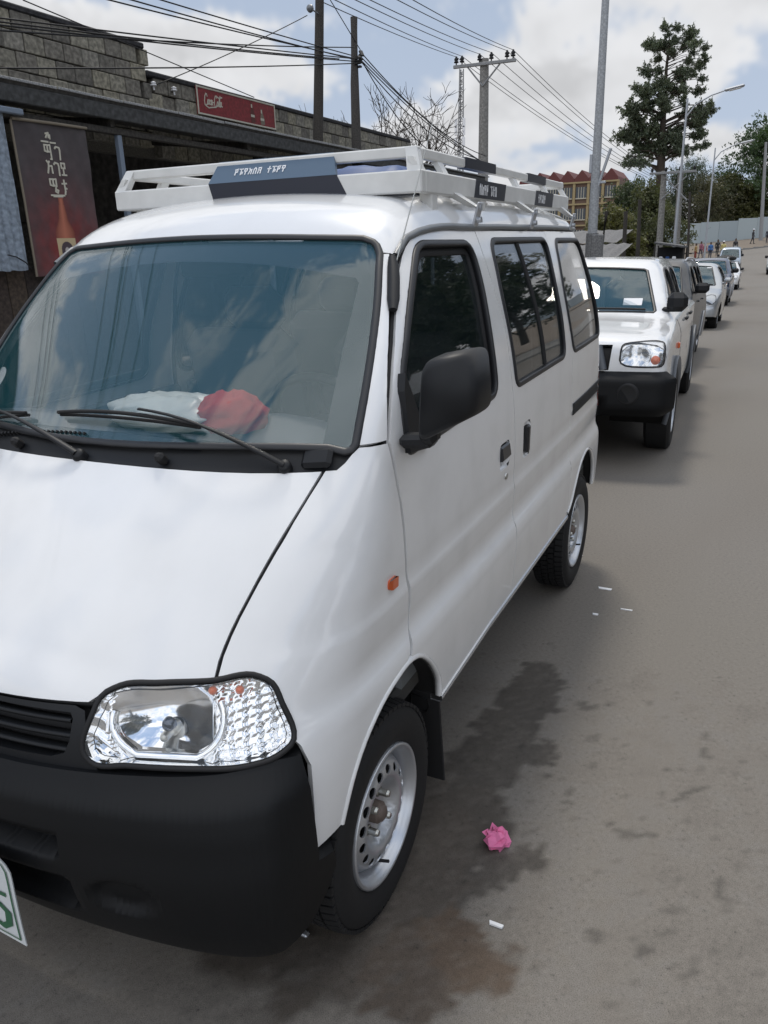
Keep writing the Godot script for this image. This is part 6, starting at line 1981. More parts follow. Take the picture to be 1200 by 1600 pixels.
func build_poles() -> void:
	var m: MB
	# two weathered timber poles rising behind the canopy
	var w1a := on_x(497, 214, -5.6)
	var w1b := on_x(500, -60, -5.6)
	var w2a := on_x(557, 230, -5.6)
	var w2b := on_x(553, 27, -5.6)
	var o := thing("utility_pole", "tall dark timber utility pole rising behind the shop canopy", "pole", Vector3(w1a.x, GY, w1a.z))
	in_world[o] = true
	m = MB.new()
	m.tube([Vector3(w1a.x, GY, w1a.z), w1a, w1b], [0.105, 0.085, 0.066], 12)
	part("shaft", m, M.pole_wood, o)
	m = MB.new()
	var ins := on_x(486, 14, -5.55)
	m.lathe_smooth(ins, Vector3(0.0, 0, 1), [Vector2(0.0, 0), Vector2(0.05, 0.0), Vector2(0.06, 0.02), Vector2(0.03, 0.04), Vector2(0.05, 0.06), Vector2(0.0, 0.08)], 12)
	m.tube([ins, Vector3(w1b.x, ins.y, w1b.z)], 0.012, 6)
	part("insulator", m, M.gutter, o)
	var o2 := thing("utility_pole", "shorter grey timber pole carrying a bundle of black cables", "pole", Vector3(w2a.x, GY, w2a.z))
	in_world[o2] = true
	m = MB.new()
	m.tube([Vector3(w2a.x, GY, w2a.z), w2a, w2a.lerp(w2b, 0.5) + Vector3(0, 0, 0.02), w2b], [0.11, 0.088, 0.075, 0.062], 12)
	part("shaft", m, M.pole_grey, o2)
	var knot := on_x(562, 94, -5.5)
	for k in 5:
		m = MB.new()
		var kp := knot + Vector3(0.02 * k - 0.04, 0.05 * (k - 2), 0.03 * (k % 2))
		m.bevel_box(kp, Vector3(0.14, 0.035, 0.07), 0.01, Basis(Vector3.UP, 0.6 * k) * Basis(Vector3.BACK, 0.2 * k))
		part("cable_clamp", m, M.black, o2)
	# cables from the left to the timber poles, and on down the street
	var lab := "black cable strung to the timber poles above the shop"
	var grp := "cables between the timber poles"
	for c in [[[0, 7], [557, 96], 0.10], [[0, 2], [530, 92], 0.10], [[60, 20], [557, 92], 0.05], [[0, 68], [552, 99], 0.12], [[233, 0], [548, 90], 0.06], [[260, 0], [550, 92], 0.06], [[285, 0], [548, 86], 0.04], [[36, 0], [552, 74], 0.16]]:
		var a := on_x(c[0][0], c[0][1], -5.4)
		var d := on_x(c[1][0], c[1][1], -5.55)
		var far := a + (a - d) * 2.2
		wire_between(far, d, c[2] * 2.0, 0.009, lab, grp)
	lab = "thin black drop cable crossing above the parapet"
	grp = "drop cables above the parapet"
	wire_between(on_x(480, 24, -5.6), on_x(245, 132, -6.3), 0.03, 0.007, lab, grp)
	wire_between(on_x(36, 0, -5.9), on_x(397, 152, -6.3), 0.0, 0.007, lab, grp)
	wire_between(on_x(516, 0, -5.6), on_x(563, 78, -5.55), 0.0, 0.008, lab, grp)
	lab = "black cable running from the timber pole down behind the roof rack"
	grp = "cables running down the street"
	for c in [[[562, 92], [790, 262]], [[566, 84], [760, 236]], [[564, 96], [740, 238]], [[568, 100], [690, 238]], [[563, 88], [800, 268]]]:
		wire_between(on_x(c[0][0], c[0][1], -5.5), on_x(c[1][0], c[1][1] + 8, -5.4 - 0.1), 0.25, 0.010, lab, grp)
	# concrete pole with a cross arm
	var base := on_x(755, 250, -7.0)
	var top := on_x(757, 92, -7.0)
	o = thing("power_pole", "concrete power pole with a cross arm and dark insulators", "pole", Vector3(base.x, GY, base.z))
	in_world[o] = true
	m = MB.new()
	m.tube([Vector3(base.x, GY, base.z), base, top], [0.19, 0.155, 0.13], 16)
	part("shaft", m, M.concrete, o)
	var left := on_z(714, 103, top.z)
	var right := on_z(806, 92, top.z)
	m = MB.new()
	var arm_l := left + Vector3(0, -0.06, 0)
	var arm_r := right + Vector3(0, -0.06, 0)
	m.bevel_box((arm_l + arm_r) / 2 + Vector3(0, 0, 0.16), Vector3(arm_l.distance_to(arm_r) + 0.1, 0.09, 0.09), 0.01, Basis(Vector3.BACK, atan2(arm_r.y - arm_l.y, arm_r.x - arm_l.x)))
	part("cross_arm", m, M.zinc_old, o)
	for s in [left, right]:
		m = MB.new()
		var foot := Vector3(base.x, top.y - 0.75, base.z + 0.15)
		m.tube([foot, s.lerp(Vector3(base.x, s.y, base.z), 0.45) + Vector3(0, -0.1, 0.15)], 0.025, 6)
		part("brace", m, M.zinc_old, o)
	var tips := []
	for t in [0.02, 0.12, 0.42, 0.62, 0.88, 0.98]:
		var p: Vector3 = arm_l.lerp(arm_r, t) + Vector3(0, 0.05, 0.16)
		tips.append(p + Vector3(0, 0.22, 0))
		m = MB.new()
		m.lathe_smooth(p, Vector3.UP, [Vector2(0.02, 0), Vector2(0.02, 0.05), Vector2(0.07, 0.06), Vector2(0.07, 0.09), Vector2(0.04, 0.11), Vector2(0.065, 0.13), Vector2(0.06, 0.17), Vector2(0.03, 0.2), Vector2(0.03, 0.23), Vector2(0.0, 0.24)], 10)
		part("insulator", m, M.black, o)
	# line wires: from the frame's top to the cross arm and on to the H frame
	lab = "thin bare power line passing over the cross arm of the concrete pole"
	grp = "power lines over the concrete pole"
	var ends := [[568, 0], [590, 0], [622, 0], [645, 0], [682, 0], [702, 0]]
	var outs := [[1006, 277], [1012, 277], [1018, 276], [1024, 276], [1030, 275], [1036, 275]]
	for k in 6:
		var near := on_x(ends[k][0], ends[k][1], -6.2 + 0.25 * k)
		var dirv: Vector3 = (near - tips[k])
		wire_between(near + dirv * 3.5, tips[k], 0.5, 0.008, lab, grp)
		var d := on_z(outs[k][0], outs[k][1], -40.0)
		wire_between(tips[k], d, 0.25, 0.009, lab, grp)
	# H frame of two concrete poles
	var h1 := on_z(1031, 388, -38.5)
	var h2 := on_z(1058, 388, -38.5)
	for q in [[h1, on_z(1038, 267, -38.5), "left"], [h2, on_z(1064, 266, -38.5), "right"]]:
		o = thing("power_pole", "thick concrete pole of the twin-pole frame under the tall tree", "pole", Vector3(q[0].x, land(0, q[0].z), q[0].z), "twin concrete poles")
		in_world[o] = true
		m = MB.new()
		m.tube([Vector3(q[0].x, land(0, q[0].z), q[0].z), q[1]], [0.17, 0.12], 14)
		part("shaft", m, M.concrete, o)
		if q[2] == "left":
			m = MB.new()
			m.bevel_box(q[1] + Vector3(0.4, -0.1, 0.2), Vector3(2.0, 0.1, 0.1), 0.01)
			part("cross_arm", m, M.zinc_old, o)
			for t in 4:
				m = MB.new()
				m.lathe_smooth(q[1] + Vector3(-0.5 + 0.6 * t, -0.05, 0.2), Vector3.UP, [Vector2(0.02, 0), Vector2(0.06, 0.04), Vector2(0.06, 0.14), Vector2(0.0, 0.2)], 8)
				part("insulator", m, M.black, o)
			m = MB.new()
			m.tube([q[1] + Vector3(0.1, -0.3, 0.2), q[1] + Vector3(1.1, -1.3, 0.2)], 0.03, 5)
			m.tube([q[1] + Vector3(1.0, -0.3, 0.2), q[1] + Vector3(0.0, -1.2, 0.2)], 0.03, 5)
			part("brace", m, M.zinc_old, o)
	# street lamps along the pavement
	lamp_post(Vector3(on_z(927, 340, -15.4).x, land(0, -15.4), -15.4), 8.1, "white painted steel lamp post standing behind the row of parked cars", true)
	lamp_post(Vector3(-2.35, land(0, -36.0), -36.0), 7.9, "slim galvanised street lamp in front of the tall tree", false)
	lamp_post(Vector3(-2.35, land(0, -54.5), -54.5), 8.0, "slim galvanised street lamp past the tall tree, before the grey fence", false)
	var rp := on_z(1189, 372, -117.0)
	rp.y = land(rp.x, -117.0)
	o = thing("lamp_post", "bare steel pole standing on the far pavement by the grey fence", "pole", rp)
	in_world[o] = true
	m = MB.new()
	m.tube([rp, on_z(1197, 222, -117.0)], [0.26, 0.16], 10)
	part("shaft", m, M.zinc_old, o)
	# low wooden posts and a leaning post among the shrubs
	for q in [[975, 386, 978, 330, -24.0], [997, 386, 1000, 312, -27.0], [940, 390, 948, 330, -22.0], [1075, 392, 1078, 300, -44.0]]:
		var f := on_z(q[0], q[1], q[4])
		m = MB.new()
		m.tube([Vector3(f.x, land(0, f.z), f.z), f, on_z(q[2], q[3], q[4])], [0.07, 0.065, 0.055], 8)
		var po := part("timber_post", m, M.pole_wood)
		tag(po, "rough timber post among the shrubs behind the parked cars", "post", "timber posts among the shrubs")
	# lattice radio mast
	var mb0 := on_z(718, 260, -170.0)
	var mt := on_z(721, 108, -170.0)
	o = thing("radio_mast", "slender lattice radio mast far behind the concrete power pole", "mast", Vector3(mb0.x, GY, mb0.z))
	in_world[o] = true
	var legs := []
	for k in 3:
		var a := TAU * k / 3.0
		var e := Vector3(cos(a), 0, sin(a))
		legs.append(e)
		m = MB.new()
		m.tube([Vector3(mb0.x, GY, mb0.z) + e * 0.9, mt + e * 0.45], 0.13, 5)
		part("leg", m, M.zinc_old, o)
	m = MB.new()
	for k in 26:
		var t0 := k / 26.0
		var t1 := (k + 1.0) / 26.0
		var p0 := Vector3(mb0.x, GY, mb0.z).lerp(mt, t0)
		var p1 := Vector3(mb0.x, GY, mb0.z).lerp(mt, t1)
		for j in 3:
			var r0 := lerpf(0.9, 0.45, t0)
			var r1 := lerpf(0.9, 0.45, t1)
			m.tube([p0 + legs[j] * r0, p1 + legs[(j + 1) % 3] * r1], 0.07, 4, false)
			m.tube([p0 + legs[j] * r0, p0 + legs[(j + 1) % 3] * r0], 0.06, 4, false)
	var lt := part("lattice", m, M.zinc_old, o)
	lt.set_meta("kind", "stuff")
	for q in [0.62, 0.68, 0.72]:
		m = MB.new()
		var p := Vector3(mb0.x, GY, mb0.z).lerp(mt, q)
		m.bevel_box(p + Vector3(0.9, 0, 0.5), Vector3(0.5, 1.8, 0.4), 0.05)
		m.bevel_box(p + Vector3(-0.9, 0, 0.5), Vector3(0.5, 1.8, 0.4), 0.05)
		part("antenna_panel", m, M.white, o)

func lamp_post(at: Vector3, h: float, label: String, thick: bool) -> void:
	var o := thing("street_lamp", label, "street lamp", at, "" if thick else "")
	var m := MB.new()
	var s := 1.25 if thick else 0.85
	m.tube([Vector3.ZERO, Vector3(0, 0.9, 0), Vector3(0, 0.95, 0), Vector3(0, h, 0)], [0.105 * s, 0.10 * s, 0.08 * s, 0.045 * s], 14)
	part("shaft", m, M.lamp_paint if thick else M.galv, o)
	if thick:
		m = MB.new()
		m.tube([Vector3(0, 0.02, 0), Vector3(0, 2.05, 0)], [0.134, 0.122], 14)
		part("lower_coat", m, M.lamp_grey, o)
		m = MB.new()
		m.bevel_box(Vector3(0.16, 3.25, 0.02), Vector3(0.05, 0.75, 0.06), 0.01, Basis(Vector3.BACK, -0.30))
		m.bevel_box(Vector3(0.10, 3.0, 0.02), Vector3(0.22, 0.05, 0.05), 0.01)
		m.bevel_box(Vector3(-0.10, 3.35, 0.0), Vector3(0.06, 0.35, 0.08), 0.01)
		part("bracket", m, M.galv, o)
		m = MB.new()
		m.bevel_box(Vector3(0.12, 1.75, 0.05), Vector3(0.22, 0.55, 0.2), 0.02)
		part("meter_box", m, M.lamp_grey, o)
	m = MB.new()
	m.tube([Vector3(0, h - 0.7, 0), Vector3(0.35, h - 0.25, 0), Vector3(0.9, h + 0.02, 0), Vector3(1.45, h + 0.16, 0)], [0.035, 0.032, 0.028, 0.026], 8)
	part("arm", m, M.galv, o)
	m = MB.new()
	m.bevel_box(Vector3(1.75, h + 0.21, 0), Vector3(0.75, 0.10, 0.26), 0.045, Basis(Vector3.BACK, 0.16))
	var hd := part("lamp_head", m, M.galv, o)
	m = MB.new()
	m.bevel_box(Vector3(1.78, h + 0.155, 0), Vector3(0.45, 0.03, 0.2), 0.012, Basis(Vector3.BACK, 0.16))
	part("lamp_glass", m, M.frosted, hd)

# ---------------------------------------------------------------- other vehicles
# d: profile, widths and openings in the car's own axes, front bumper at z = 0, street level y = 0
func build_car(d: Dictionary, called: String, label: String, category: String, at: Vector3, turn: float, group := "") -> Node3D:
	var S := Shell.new()
	var pr := []
	var P: Array = d.prof
	for k in P.size() / 2:
		pr.append((P[2 * k + 1] - P[2 * k]) / Shell.R2); pr.append((P[2 * k + 1] + P[2 * k]) / Shell.R2)
	S.G = Tab.new(pr); S.HW = Tab.new(d.hw); S.KC = Tab.new(d.kc); S.TP = Tab.new(d.tp); S.RZ = Tab.new(d.rz)
	S.yc = d.get("yc", 0.62); S.k_low = 0.10; S.k_base = 0.06; S.k_roof = 0.10; S.k_z = -0.9; S.k_y = d.belt
	var car := thing(called, label, category, at, group)
	car.rotation = Vector3(-atan((land(0, at.z) - land(0, at.z - 3.0)) / 3.0) if turn < 1.0 else 0.0, turn, 0.0)
	var paint: Material = d.paint
	var cell: float = d.get("cell", 0.06)
	var zf := -0.13
	var zb: float = d.tail
	var yb: float = d.bottom
	# section outline at zf, shared by the nose and the body
	var amax := func(z: float) -> float: return atan2(S.HW.at(yb), yb - S.yc)
	var am: float = amax.call(0.0)
	var body := PackedVector2Array()
	var nose := PackedVector2Array()
	for k in 49:
		var a := lerpf(-am, am, k / 48.0)
		body.append(Vector2(zf, a))
		var p: Vector3 = S.roll(Vector2(zf, a))[0]
		nose.append(Vector2(p.x, p.y))
	body.append(Vector2(zb, am)); body.append(Vector2(zb, -am))
	var holes := []
	var to_roll := func(p: Vector3) -> Vector2: return Vector2(p.z, atan2(p.x, p.y - S.yc))
	# windscreen
	var ws := PackedVector2Array()
	for q in vecs(d.ws): ws.append(q)
	for k in range(ws.size() - 1, -1, -1):
		if ws[k].x > 0.001: ws.append(Vector2(-ws[k].x, ws[k].y))
	ws = dense(ws, 0.08)
	var wr := PackedVector2Array()
	for q in ws: wr.append(to_roll.call(S.top(q)[0]))
	holes.append(wr)
	# side windows and wheel arches
	var wins := []
	for w in d.windows:
		var v := vecs(w)
		v = soft(v)
		wins.append(v)
		var h := PackedVector2Array()
		var g := PackedVector2Array()
		for q in v:
			var r: Vector2 = to_roll.call(S.side(q)[0])
			h.append(r); g.append(Vector2(r.x, -r.y))
		holes.append(h); holes.append(g)
	var arches := []
	for w in d.axles:
		var h := PackedVector2Array()
		var g := PackedVector2Array()
		var sd := PackedVector2Array()
		for k in 21:
			var a := lerpf(-0.15, PI + 0.15, k / 20.0)
			var q := Vector2(w + cos(a) * d.arch, d.R + sin(a) * d.arch)
			sd.append(q)
			var r: Vector2 = to_roll.call(S.side(q)[0])
			h.append(r); g.append(Vector2(r.x, -r.y))
		h.append(Vector2(h[h.size() - 1].x, am + 0.6)); h.append(Vector2(h[0].x, am + 0.6))
		g.append(Vector2(h[h.size() - 2].x, -am - 0.6)); g.append(Vector2(h[0].x, -am - 0.6))
		holes.append(h); holes.append(g)
		arches.append(sd)
	var m := fill(S.roll, body, holes, Vector2(cell, cell * 1.15))
	part("body", m, paint, car)
	# nose: grille, bumper and the rest of the front
	var front := func(q: Vector2) -> Array:
		var p := S.shoot(Vector3(q.x, q.y, -0.05), Vector3(0, 0, 1))
		return [p, S.normal(p)]
	var lamp := soft(vecs(d.lamp))
	var grille := vecs(d.grille)
	var bump := PackedVector2Array()
	for q in [[-1.2, 0.0], [1.2, 0.0], [1.2, d.bump_y], [-1.2, d.bump_y]]: bump.append(Vector2(q[0], q[1]))
	var nose_up := Geometry2D.clip_polygons(nose, bump)
	var nose_low := Geometry2D.intersect_polygons(nose, bump)
	var nh := [grille, lamp, flip(lamp)]
	for pl in nose_up: part("nose", fill(front, pl, nh, Vector2(cell, cell) * 0.7), paint, car)
	var intake := vecs(d.intake)
	var bmat: Material = d.get("bumper", paint)
	var bd: float = d.get("bump_out", 0.03)
	var bmap := func(q: Vector2) -> Array:
		var e: Array = front.call(q)
		var o := bd * smoothstep(yb - 0.02, yb + 0.08, q.y) * smoothstep(d.bump_y + 0.01, d.bump_y - 0.06, q.y)
		if Geometry2D.is_point_in_polygon(q, intake): o -= 0.05
		return [e[0] + e[1] * o, e[1]]
	for pl in nose_low:
		m = fill(bmap, pl, [], Vector2(cell, cell) * 0.6)
		smooth(m)
		var bp := part("front_bumper", m, bmat, car)
		if d.has("fog"):
			for s in [1.0, -1.0]:
				var f := MB.new()
				var e: Array = bmap.call(Vector2(d.fog[0] * s, d.fog[1]))
				f.lathe_smooth(e[0] - Vector3(0, 0, 0.01), Vector3(0, 0, 1), [Vector2(0.0, 0.012), Vector2(0.06, 0.012), Vector2(0.075, 0.022), Vector2(0.085, 0.0)], 18)
				part("fog_lamp_blank", f, M.black, bp)
	m = fill(front, grille, [], Vector2(cell, cell), -0.04)
	var gr := part("grille", m, M.black, car)
	for bar in d.get("bars", []):
		m = MB.new()
		var pts := []
		for k in bar.size() / 2:
			var e: Array = front.call(Vector2(bar[2 * k], bar[2 * k + 1]))
			pts.append(e[0] - e[1] * 0.005)
		m.tube(pts, d.get("bar_r", 0.016), 6)
		part("bar", m, d.get("bar_mat", paint), gr)
	for s in [1.0, -1.0]:
		var lp := lamp if s > 0 else flip(lamp)
		var lens := part("headlamp", fill(front, lp, [], Vector2(0.03, 0.03), 0.006), M.clear, car)
		var bowl := func(q: Vector2) -> Array:
			var e: Array = front.call(q)
			var c := Vector2(d.lamp_c[0] * s, d.lamp_c[1])
			var r: float = (q - c).length() / d.lamp_c[2]
			return [e[0] - Vector3(0, 0, maxf(0.07 - 0.055 * r * r, 0.016 + 0.004 * sin(q.x * 160.0))), e[1]]
		m = fill(bowl, lp, [], Vector2(0.018, 0.018))
		smooth(m)
		part("reflector", m, M.lamp_bowl, lens)
		part("lamp_seal", trim(front, lp, oval(0.007, 0.007, 6, 0.0), true, 0.05), M.black, lens)
		if d.has("signal"):
			m = MB.new()
			var e: Array = front.call(Vector2(d.signal[0] * s, d.signal[1]))
			m.lathe_smooth(e[0] - Vector3(0, 0, 0.03), Vector3(0.15 * s, 0, 1), [Vector2(d.signal[2], 0.0), Vector2(d.signal[2] * 0.9, 0.02), Vector2(0.0, 0.03)], 16)
			part("signal_lens", m, M.amber, lens)
	# glass
	m = fill(S.top, ws, [], Vector2(0.05, 0.05), -0.006)
	var wp := part("windscreen", m, M.windscreen, car)
	m = fill(S.top, ws, [], Vector2(0.05, 0.05), -0.011)
	part("inner_face", m, M.car_glass_in, wp)
	part("seal", trim(S.top, ws, oval(0.014, 0.006, 6, 0.0), true, 0.08), M.rubber, wp)
	for s in [1, -1]:
		for v in wins:
			m = fill(S.side, v, [], Vector2(0.12, 0.12), -0.012)
			var wd := part("window", m if s > 0 else m.mirrored(), M.car_glass, car)
			m = trim(S.side, v, oval(0.014, 0.008, 6, 0.0), true, 0.08)
			part("window_seal", m if s > 0 else m.mirrored(), M.rubber, wd)
		for sd in arches:
			var p0 := []
			var p1 := []
			var nn := []
			for q in sd:
				var e: Array = S.side(q)
				p0.append(e[0]); p1.append(Vector3(0.45, q.y, q.x)); nn.append(Vector3(0, -1, 0))
			m = MB.new()
			m.strip(p0, p1, nn)
			part("arch_liner", m if s > 0 else m.mirrored(), M.black, car)
			if d.has("flare"):
				m = trim(S.side, sd, [Vector2(-d.flare, -0.01), Vector2(-d.flare, 0.012), Vector2(0.0, 0.03), Vector2(0.01, 0.025), Vector2(0.01, -0.01)], false)
				part("arch_flare", m if s > 0 else m.mirrored(), d.get("flare_mat", paint), car)
		# shut lines
		for ln in d.shuts:
			var r := PackedVector2Array()
			var v := vecs(ln)
			for k in v.size() - 1:
				for j in 4: r.append(v[k].lerp(v[k + 1], j / 4.0))
			r.append(v[v.size() - 1])
			m = trim(S.side, r, oval(0.005, 0.0015, 6, 0.0), false)
			part("shut_line", m if s > 0 else m.mirrored(), M.black, car)
		# mirror on the door
		var mp: Array = S.side(Vector2(d.mirror[0], d.mirror[1]))
		m = MB.new()
		var c: Vector3 = mp[0] + Vector3(d.mirror[2] * 0.5 + 0.015, 0.05, 0.02)
		m.bevel_box(c, Vector3(d.mirror[2], d.mirror[3], 0.11), 0.045, Basis(Vector3.UP, 0.25))
		m.bevel_box(mp[0] + Vector3(0.03, -0.01, 0.02), Vector3(0.1, 0.04, 0.06), 0.015)
		part("door_mirror", m if s > 0 else m.mirrored(), d.get("mirror_mat", M.plastic), car)
		for hz in d.handles:
			m = MB.new()
			var e: Array = S.side(Vector2(hz, d.belt - 0.10))
			m.bevel_box(e[0] + Vector3(0.015, 0, 0), Vector3(0.03, 0.03, 0.17), 0.01)
			part("door_handle", m if s > 0 else m.mirrored(), d.get("handle_mat", paint), car)
		if d.has("rails"):
			m = MB.new()
			var rp := []
			for k in 9:
				var t := k / 8.0
				var e: Array = S.roll(Vector2(lerpf(d.rails[0], d.rails[1], t), d.rails[2]))
				rp.append(e[0] + Vector3(0, 0.035 * minf(1.0, minf(t, 1.0 - t) * 8.0), 0))
			m.tube(rp, 0.016, 8)
			part("roof_rail", m if s > 0 else m.mirrored(), M.alloy, car)
		for w in d.axles: wheel_parts(car, Vector3(s * (d.half - d.get("tuck", 0.035)), d.R, w), float(s), d.R, d.rim, 0.20, false)
	# wipers, plate, tail and floor
	for s in [0.1, -0.45]:
		m = MB.new()
		var pts := []
		for k in 8:
			var e: Array = S.top(Vector2(s + 0.5 * k / 7.0, d.cowl_v + 0.035 + 0.02 * k / 7.0))
			pts.append(e[0] + e[1] * 0.015)
		m.tube(pts, 0.010, 5)
		part("wiper", m, M.black, car)
	var bk := PackedVector2Array()
	for k in 25:
		var a := lerpf(-am, am, k / 24.0)
		var p: Vector3 = S.roll(Vector2(zb + 0.001, a))[0]
		bk.append(Vector2(p.x, p.y))
	m = fill(func(q): return [Vector3(q.x, q.y, zb), Vector3(0, 0, -1)], bk, [], Vector2(0.4, 0.3))
	part("tail", m, paint, car)
	m = MB.new()
	m.box(Vector3(0, yb + 0.06, (zb - 0.25) / 2), Vector3(d.half * 1.5, 0.10, absf(zb) - 0.45))
	part("underside", m, M.black, car)
	if d.get("plate", true):
		m = MB.new()
		m.bevel_box(S.shoot(Vector3(0, d.plate_y, -0.05), Vector3(0, 0, 1)) + Vector3(0, 0, bd + 0.008), Vector3(0.42, 0.12, 0.012), 0.004)
		part("number_plate", m, M.white, car)
	# cabin
	m = MB.new()
	m.bevel_box(Vector3(0, d.belt - 0.06, d.cab[0] - 0.12), Vector3(d.half * 1.6, 0.16, 0.5), 0.06)
	part("dashboard", m, M.dash, car)
	for s in [-0.37, 0.37]:
		for z in d.seats:
			m = MB.new()
			m.bevel_box(Vector3(s, d.belt - 0.42, z + 0.2), Vector3(0.5, 0.16, 0.5), 0.05)
			m.bevel_box(Vector3(s, d.belt - 0.05, z - 0.08), Vector3(0.5, 0.62, 0.15), 0.06, Basis(Vector3.RIGHT, 0.2))
			m.bevel_box(Vector3(s, d.belt + 0.33, z - 0.15), Vector3(0.27, 0.17, 0.1), 0.045, Basis(Vector3.RIGHT, 0.15))
			part("seat", m, M.seat, car)
	return car

# round the corners of an outline
func soft(v: PackedVector2Array) -> PackedVector2Array:
	for r in 2:
		var o := PackedVector2Array()
		for k in v.size():
			var a := v[k]
			var b := v[(k + 1) % v.size()]
			o.append(a.lerp(b, 0.2)); o.append(a.lerp(b, 0.8))
		v = o
	return v

func car_data() -> Dictionary:
	var D := {}
	D.pickup = {
		"prof": [-0.10, 0.10, -0.02, 0.30, 0.0, 0.5, -0.01, 0.70, -0.02, 0.86, -0.05, 0.955, -0.13, 1.005, -0.40, 1.045, -0.75, 1.075, -1.02, 1.105, -1.24, 1.235, -1.46, 1.364, -1.68, 1.480, -1.82, 1.54, -2.1, 1.565, -2.6, 1.57, -3.4, 1.55, -5.2, 1.50],
		"hw": [0.1, 0.80, 0.3, 0.87, 0.5, 0.895, 0.8, 0.895, 0.98, 0.88, 1.06, 0.84, 1.12, 0.79, 1.2, 0.755, 1.4, 0.68, 1.52, 0.62, 1.7, 0.52], "kc": [-0.2, 0.10, 0.6, 0.10, 0.85, 0.07, 1.5, 0.07, 1.9, 0.10, 2.4, 0.07, 4.0, 0.06],
		"tp": [-6.0, 0.0, -0.7, 0.0, -0.3, 0.006, -0.12, 0.018, 0.1, 0.07], "rz": [0.0, -5.0, 1.0, -5.0, 1.6, -5.0],
		"belt": 1.10, "tail": -3.0, "bottom": 0.42, "paint": M.paint, "cell": 0.05, "yc": 0.70,
		"ws": [0.0, 1.545, 0.665, 1.585, 0.68, 1.61, 0.54, 2.205, 0.51, 2.225, 0.0, 2.245], "windows": [[-1.48, 1.14, -2.22, 1.13, -2.22, 1.46, -1.82, 1.455], [-2.3, 1.13, -2.85, 1.13, -2.85, 1.45, -2.3, 1.46]],
		"axles": [-0.86, -3.8], "arch": 0.42, "R": 0.36, "rim": 0.215, "half": 0.885, "tuck": -0.03, "flare": 0.075, "flare_mat": M.grey_trim,
		"lamp": [0.545, 0.80, 0.835, 0.795, 0.862, 0.825, 0.855, 0.965, 0.78, 0.982, 0.575, 0.965, 0.55, 0.945], "lamp_c": [0.655, 0.88, 0.10], "signal": [0.795, 0.845, 0.036],
		"grille": [-0.47, 0.77, 0.47, 0.77, 0.485, 0.955, -0.485, 0.955], "bars": [[-0.30, 0.78, -0.12, 0.945], [0.30, 0.78, 0.12, 0.945], [-0.43, 0.77, -0.38, 0.95], [0.43, 0.77, 0.38, 0.95]], "bar_r": 0.03, "bar_mat": M.grey_trim,
		"bump_y": 0.762, "bumper": M.bumper, "bump_out": 0.085, "intake": [-0.45, 0.45, 0.45, 0.45, 0.45, 0.55, -0.45, 0.55], "fog": [0.62, 0.60],
		"shuts": [[-1.30, 0.50, -1.30, 1.05], [-2.26, 0.45, -2.26, 1.48], [-1.30, 0.9, -1.30, 1.05]], "mirror": [-1.20, 1.15, 0.17, 0.16], "handles": [-2.1, -2.8], "handle_mat": M.plastic, "cowl_v": 1.545, "plate": true, "plate_y": 0.50, "cab": [-1.35], "seats": [-2.05]}
	D.suv = {
		"prof": [-0.10, 0.12, -0.02, 0.32, 0.0, 0.5, -0.01, 0.68, -0.04, 0.82, -0.10, 0.93, -0.22, 0.99, -0.55, 1.03, -0.95, 1.075, -1.16, 1.11, -1.38, 1.268, -1.60, 1.425, -1.82, 1.570, -1.97, 1.635, -2.3, 1.67, -3.0, 1.68, -3.9, 1.65, -4.6, 1.60],
		"hw": [0.1, 0.78, 0.3, 0.86, 0.5, 0.89, 0.8, 0.895, 1.0, 0.875, 1.10, 0.85, 1.25, 0.80, 1.45, 0.735, 1.62, 0.675, 1.8, 0.58], "kc": [-0.2, 0.13, 0.6, 0.13, 0.9, 0.09, 1.6, 0.08, 2.0, 0.11, 2.5, 0.07, 4.6, 0.06],
		"tp": [-5.0, 0.0, -0.8, 0.0, -0.3, 0.015, -0.12, 0.045, 0.1, 0.12], "rz": [0.0, -4.45, 0.9, -4.5, 1.2, -4.42, 1.7, -4.2],
		"belt": 1.10, "tail": -4.3, "bottom": 0.40, "paint": M.grey_paint, "cell": 0.06, "yc": 0.74,
		"ws": [0.0, 1.62, 0.70, 1.655, 0.715, 1.68, 0.60, 2.375, 0.57, 2.395, 0.0, 2.42], "windows": [[-1.62, 1.13, -2.34, 1.12, -2.34, 1.55, -1.98, 1.54], [-2.42, 1.12, -3.22, 1.12, -3.16, 1.55, -2.42, 1.55], [-3.32, 1.13, -3.95, 1.15, -3.8, 1.53, -3.26, 1.55]],
		"axles": [-0.84, -3.42], "arch": 0.41, "R": 0.355, "rim": 0.21, "half": 0.89, "flare": 0.06, "flare_mat": M.alloy_paint,
		"lamp": [0.46, 0.74, 0.80, 0.74, 0.83, 0.78, 0.80, 0.91, 0.50, 0.93, 0.45, 0.90], "lamp_c": [0.60, 0.83, 0.13], "signal": [0.745, 0.82, 0.035],
		"grille": [-0.42, 0.74, 0.42, 0.74, 0.43, 0.92, -0.43, 0.92], "bars": [[-0.42, 0.83, 0.42, 0.83]], "bar_mat": M.alloy,
		"bump_y": 0.68, "bump_out": 0.05, "bumper": M.grey_trim, "intake": [-0.5, 0.44, 0.5, 0.44, 0.5, 0.55, -0.5, 0.55], "fog": [0.62, 0.50],
		"shuts": [[-1.35, 0.5, -1.35, 1.08], [-2.38, 0.45, -2.38, 1.57], [-3.27, 0.6, -3.27, 1.57]], "mirror": [-1.72, 1.17, 0.22, 0.16], "handles": [-2.2, -3.1], "cowl_v": 1.62, "plate_y": 0.52, "cab": [-1.42], "seats": [-2.1, -3.0], "rails": [-2.1, -4.0, 0.62]}
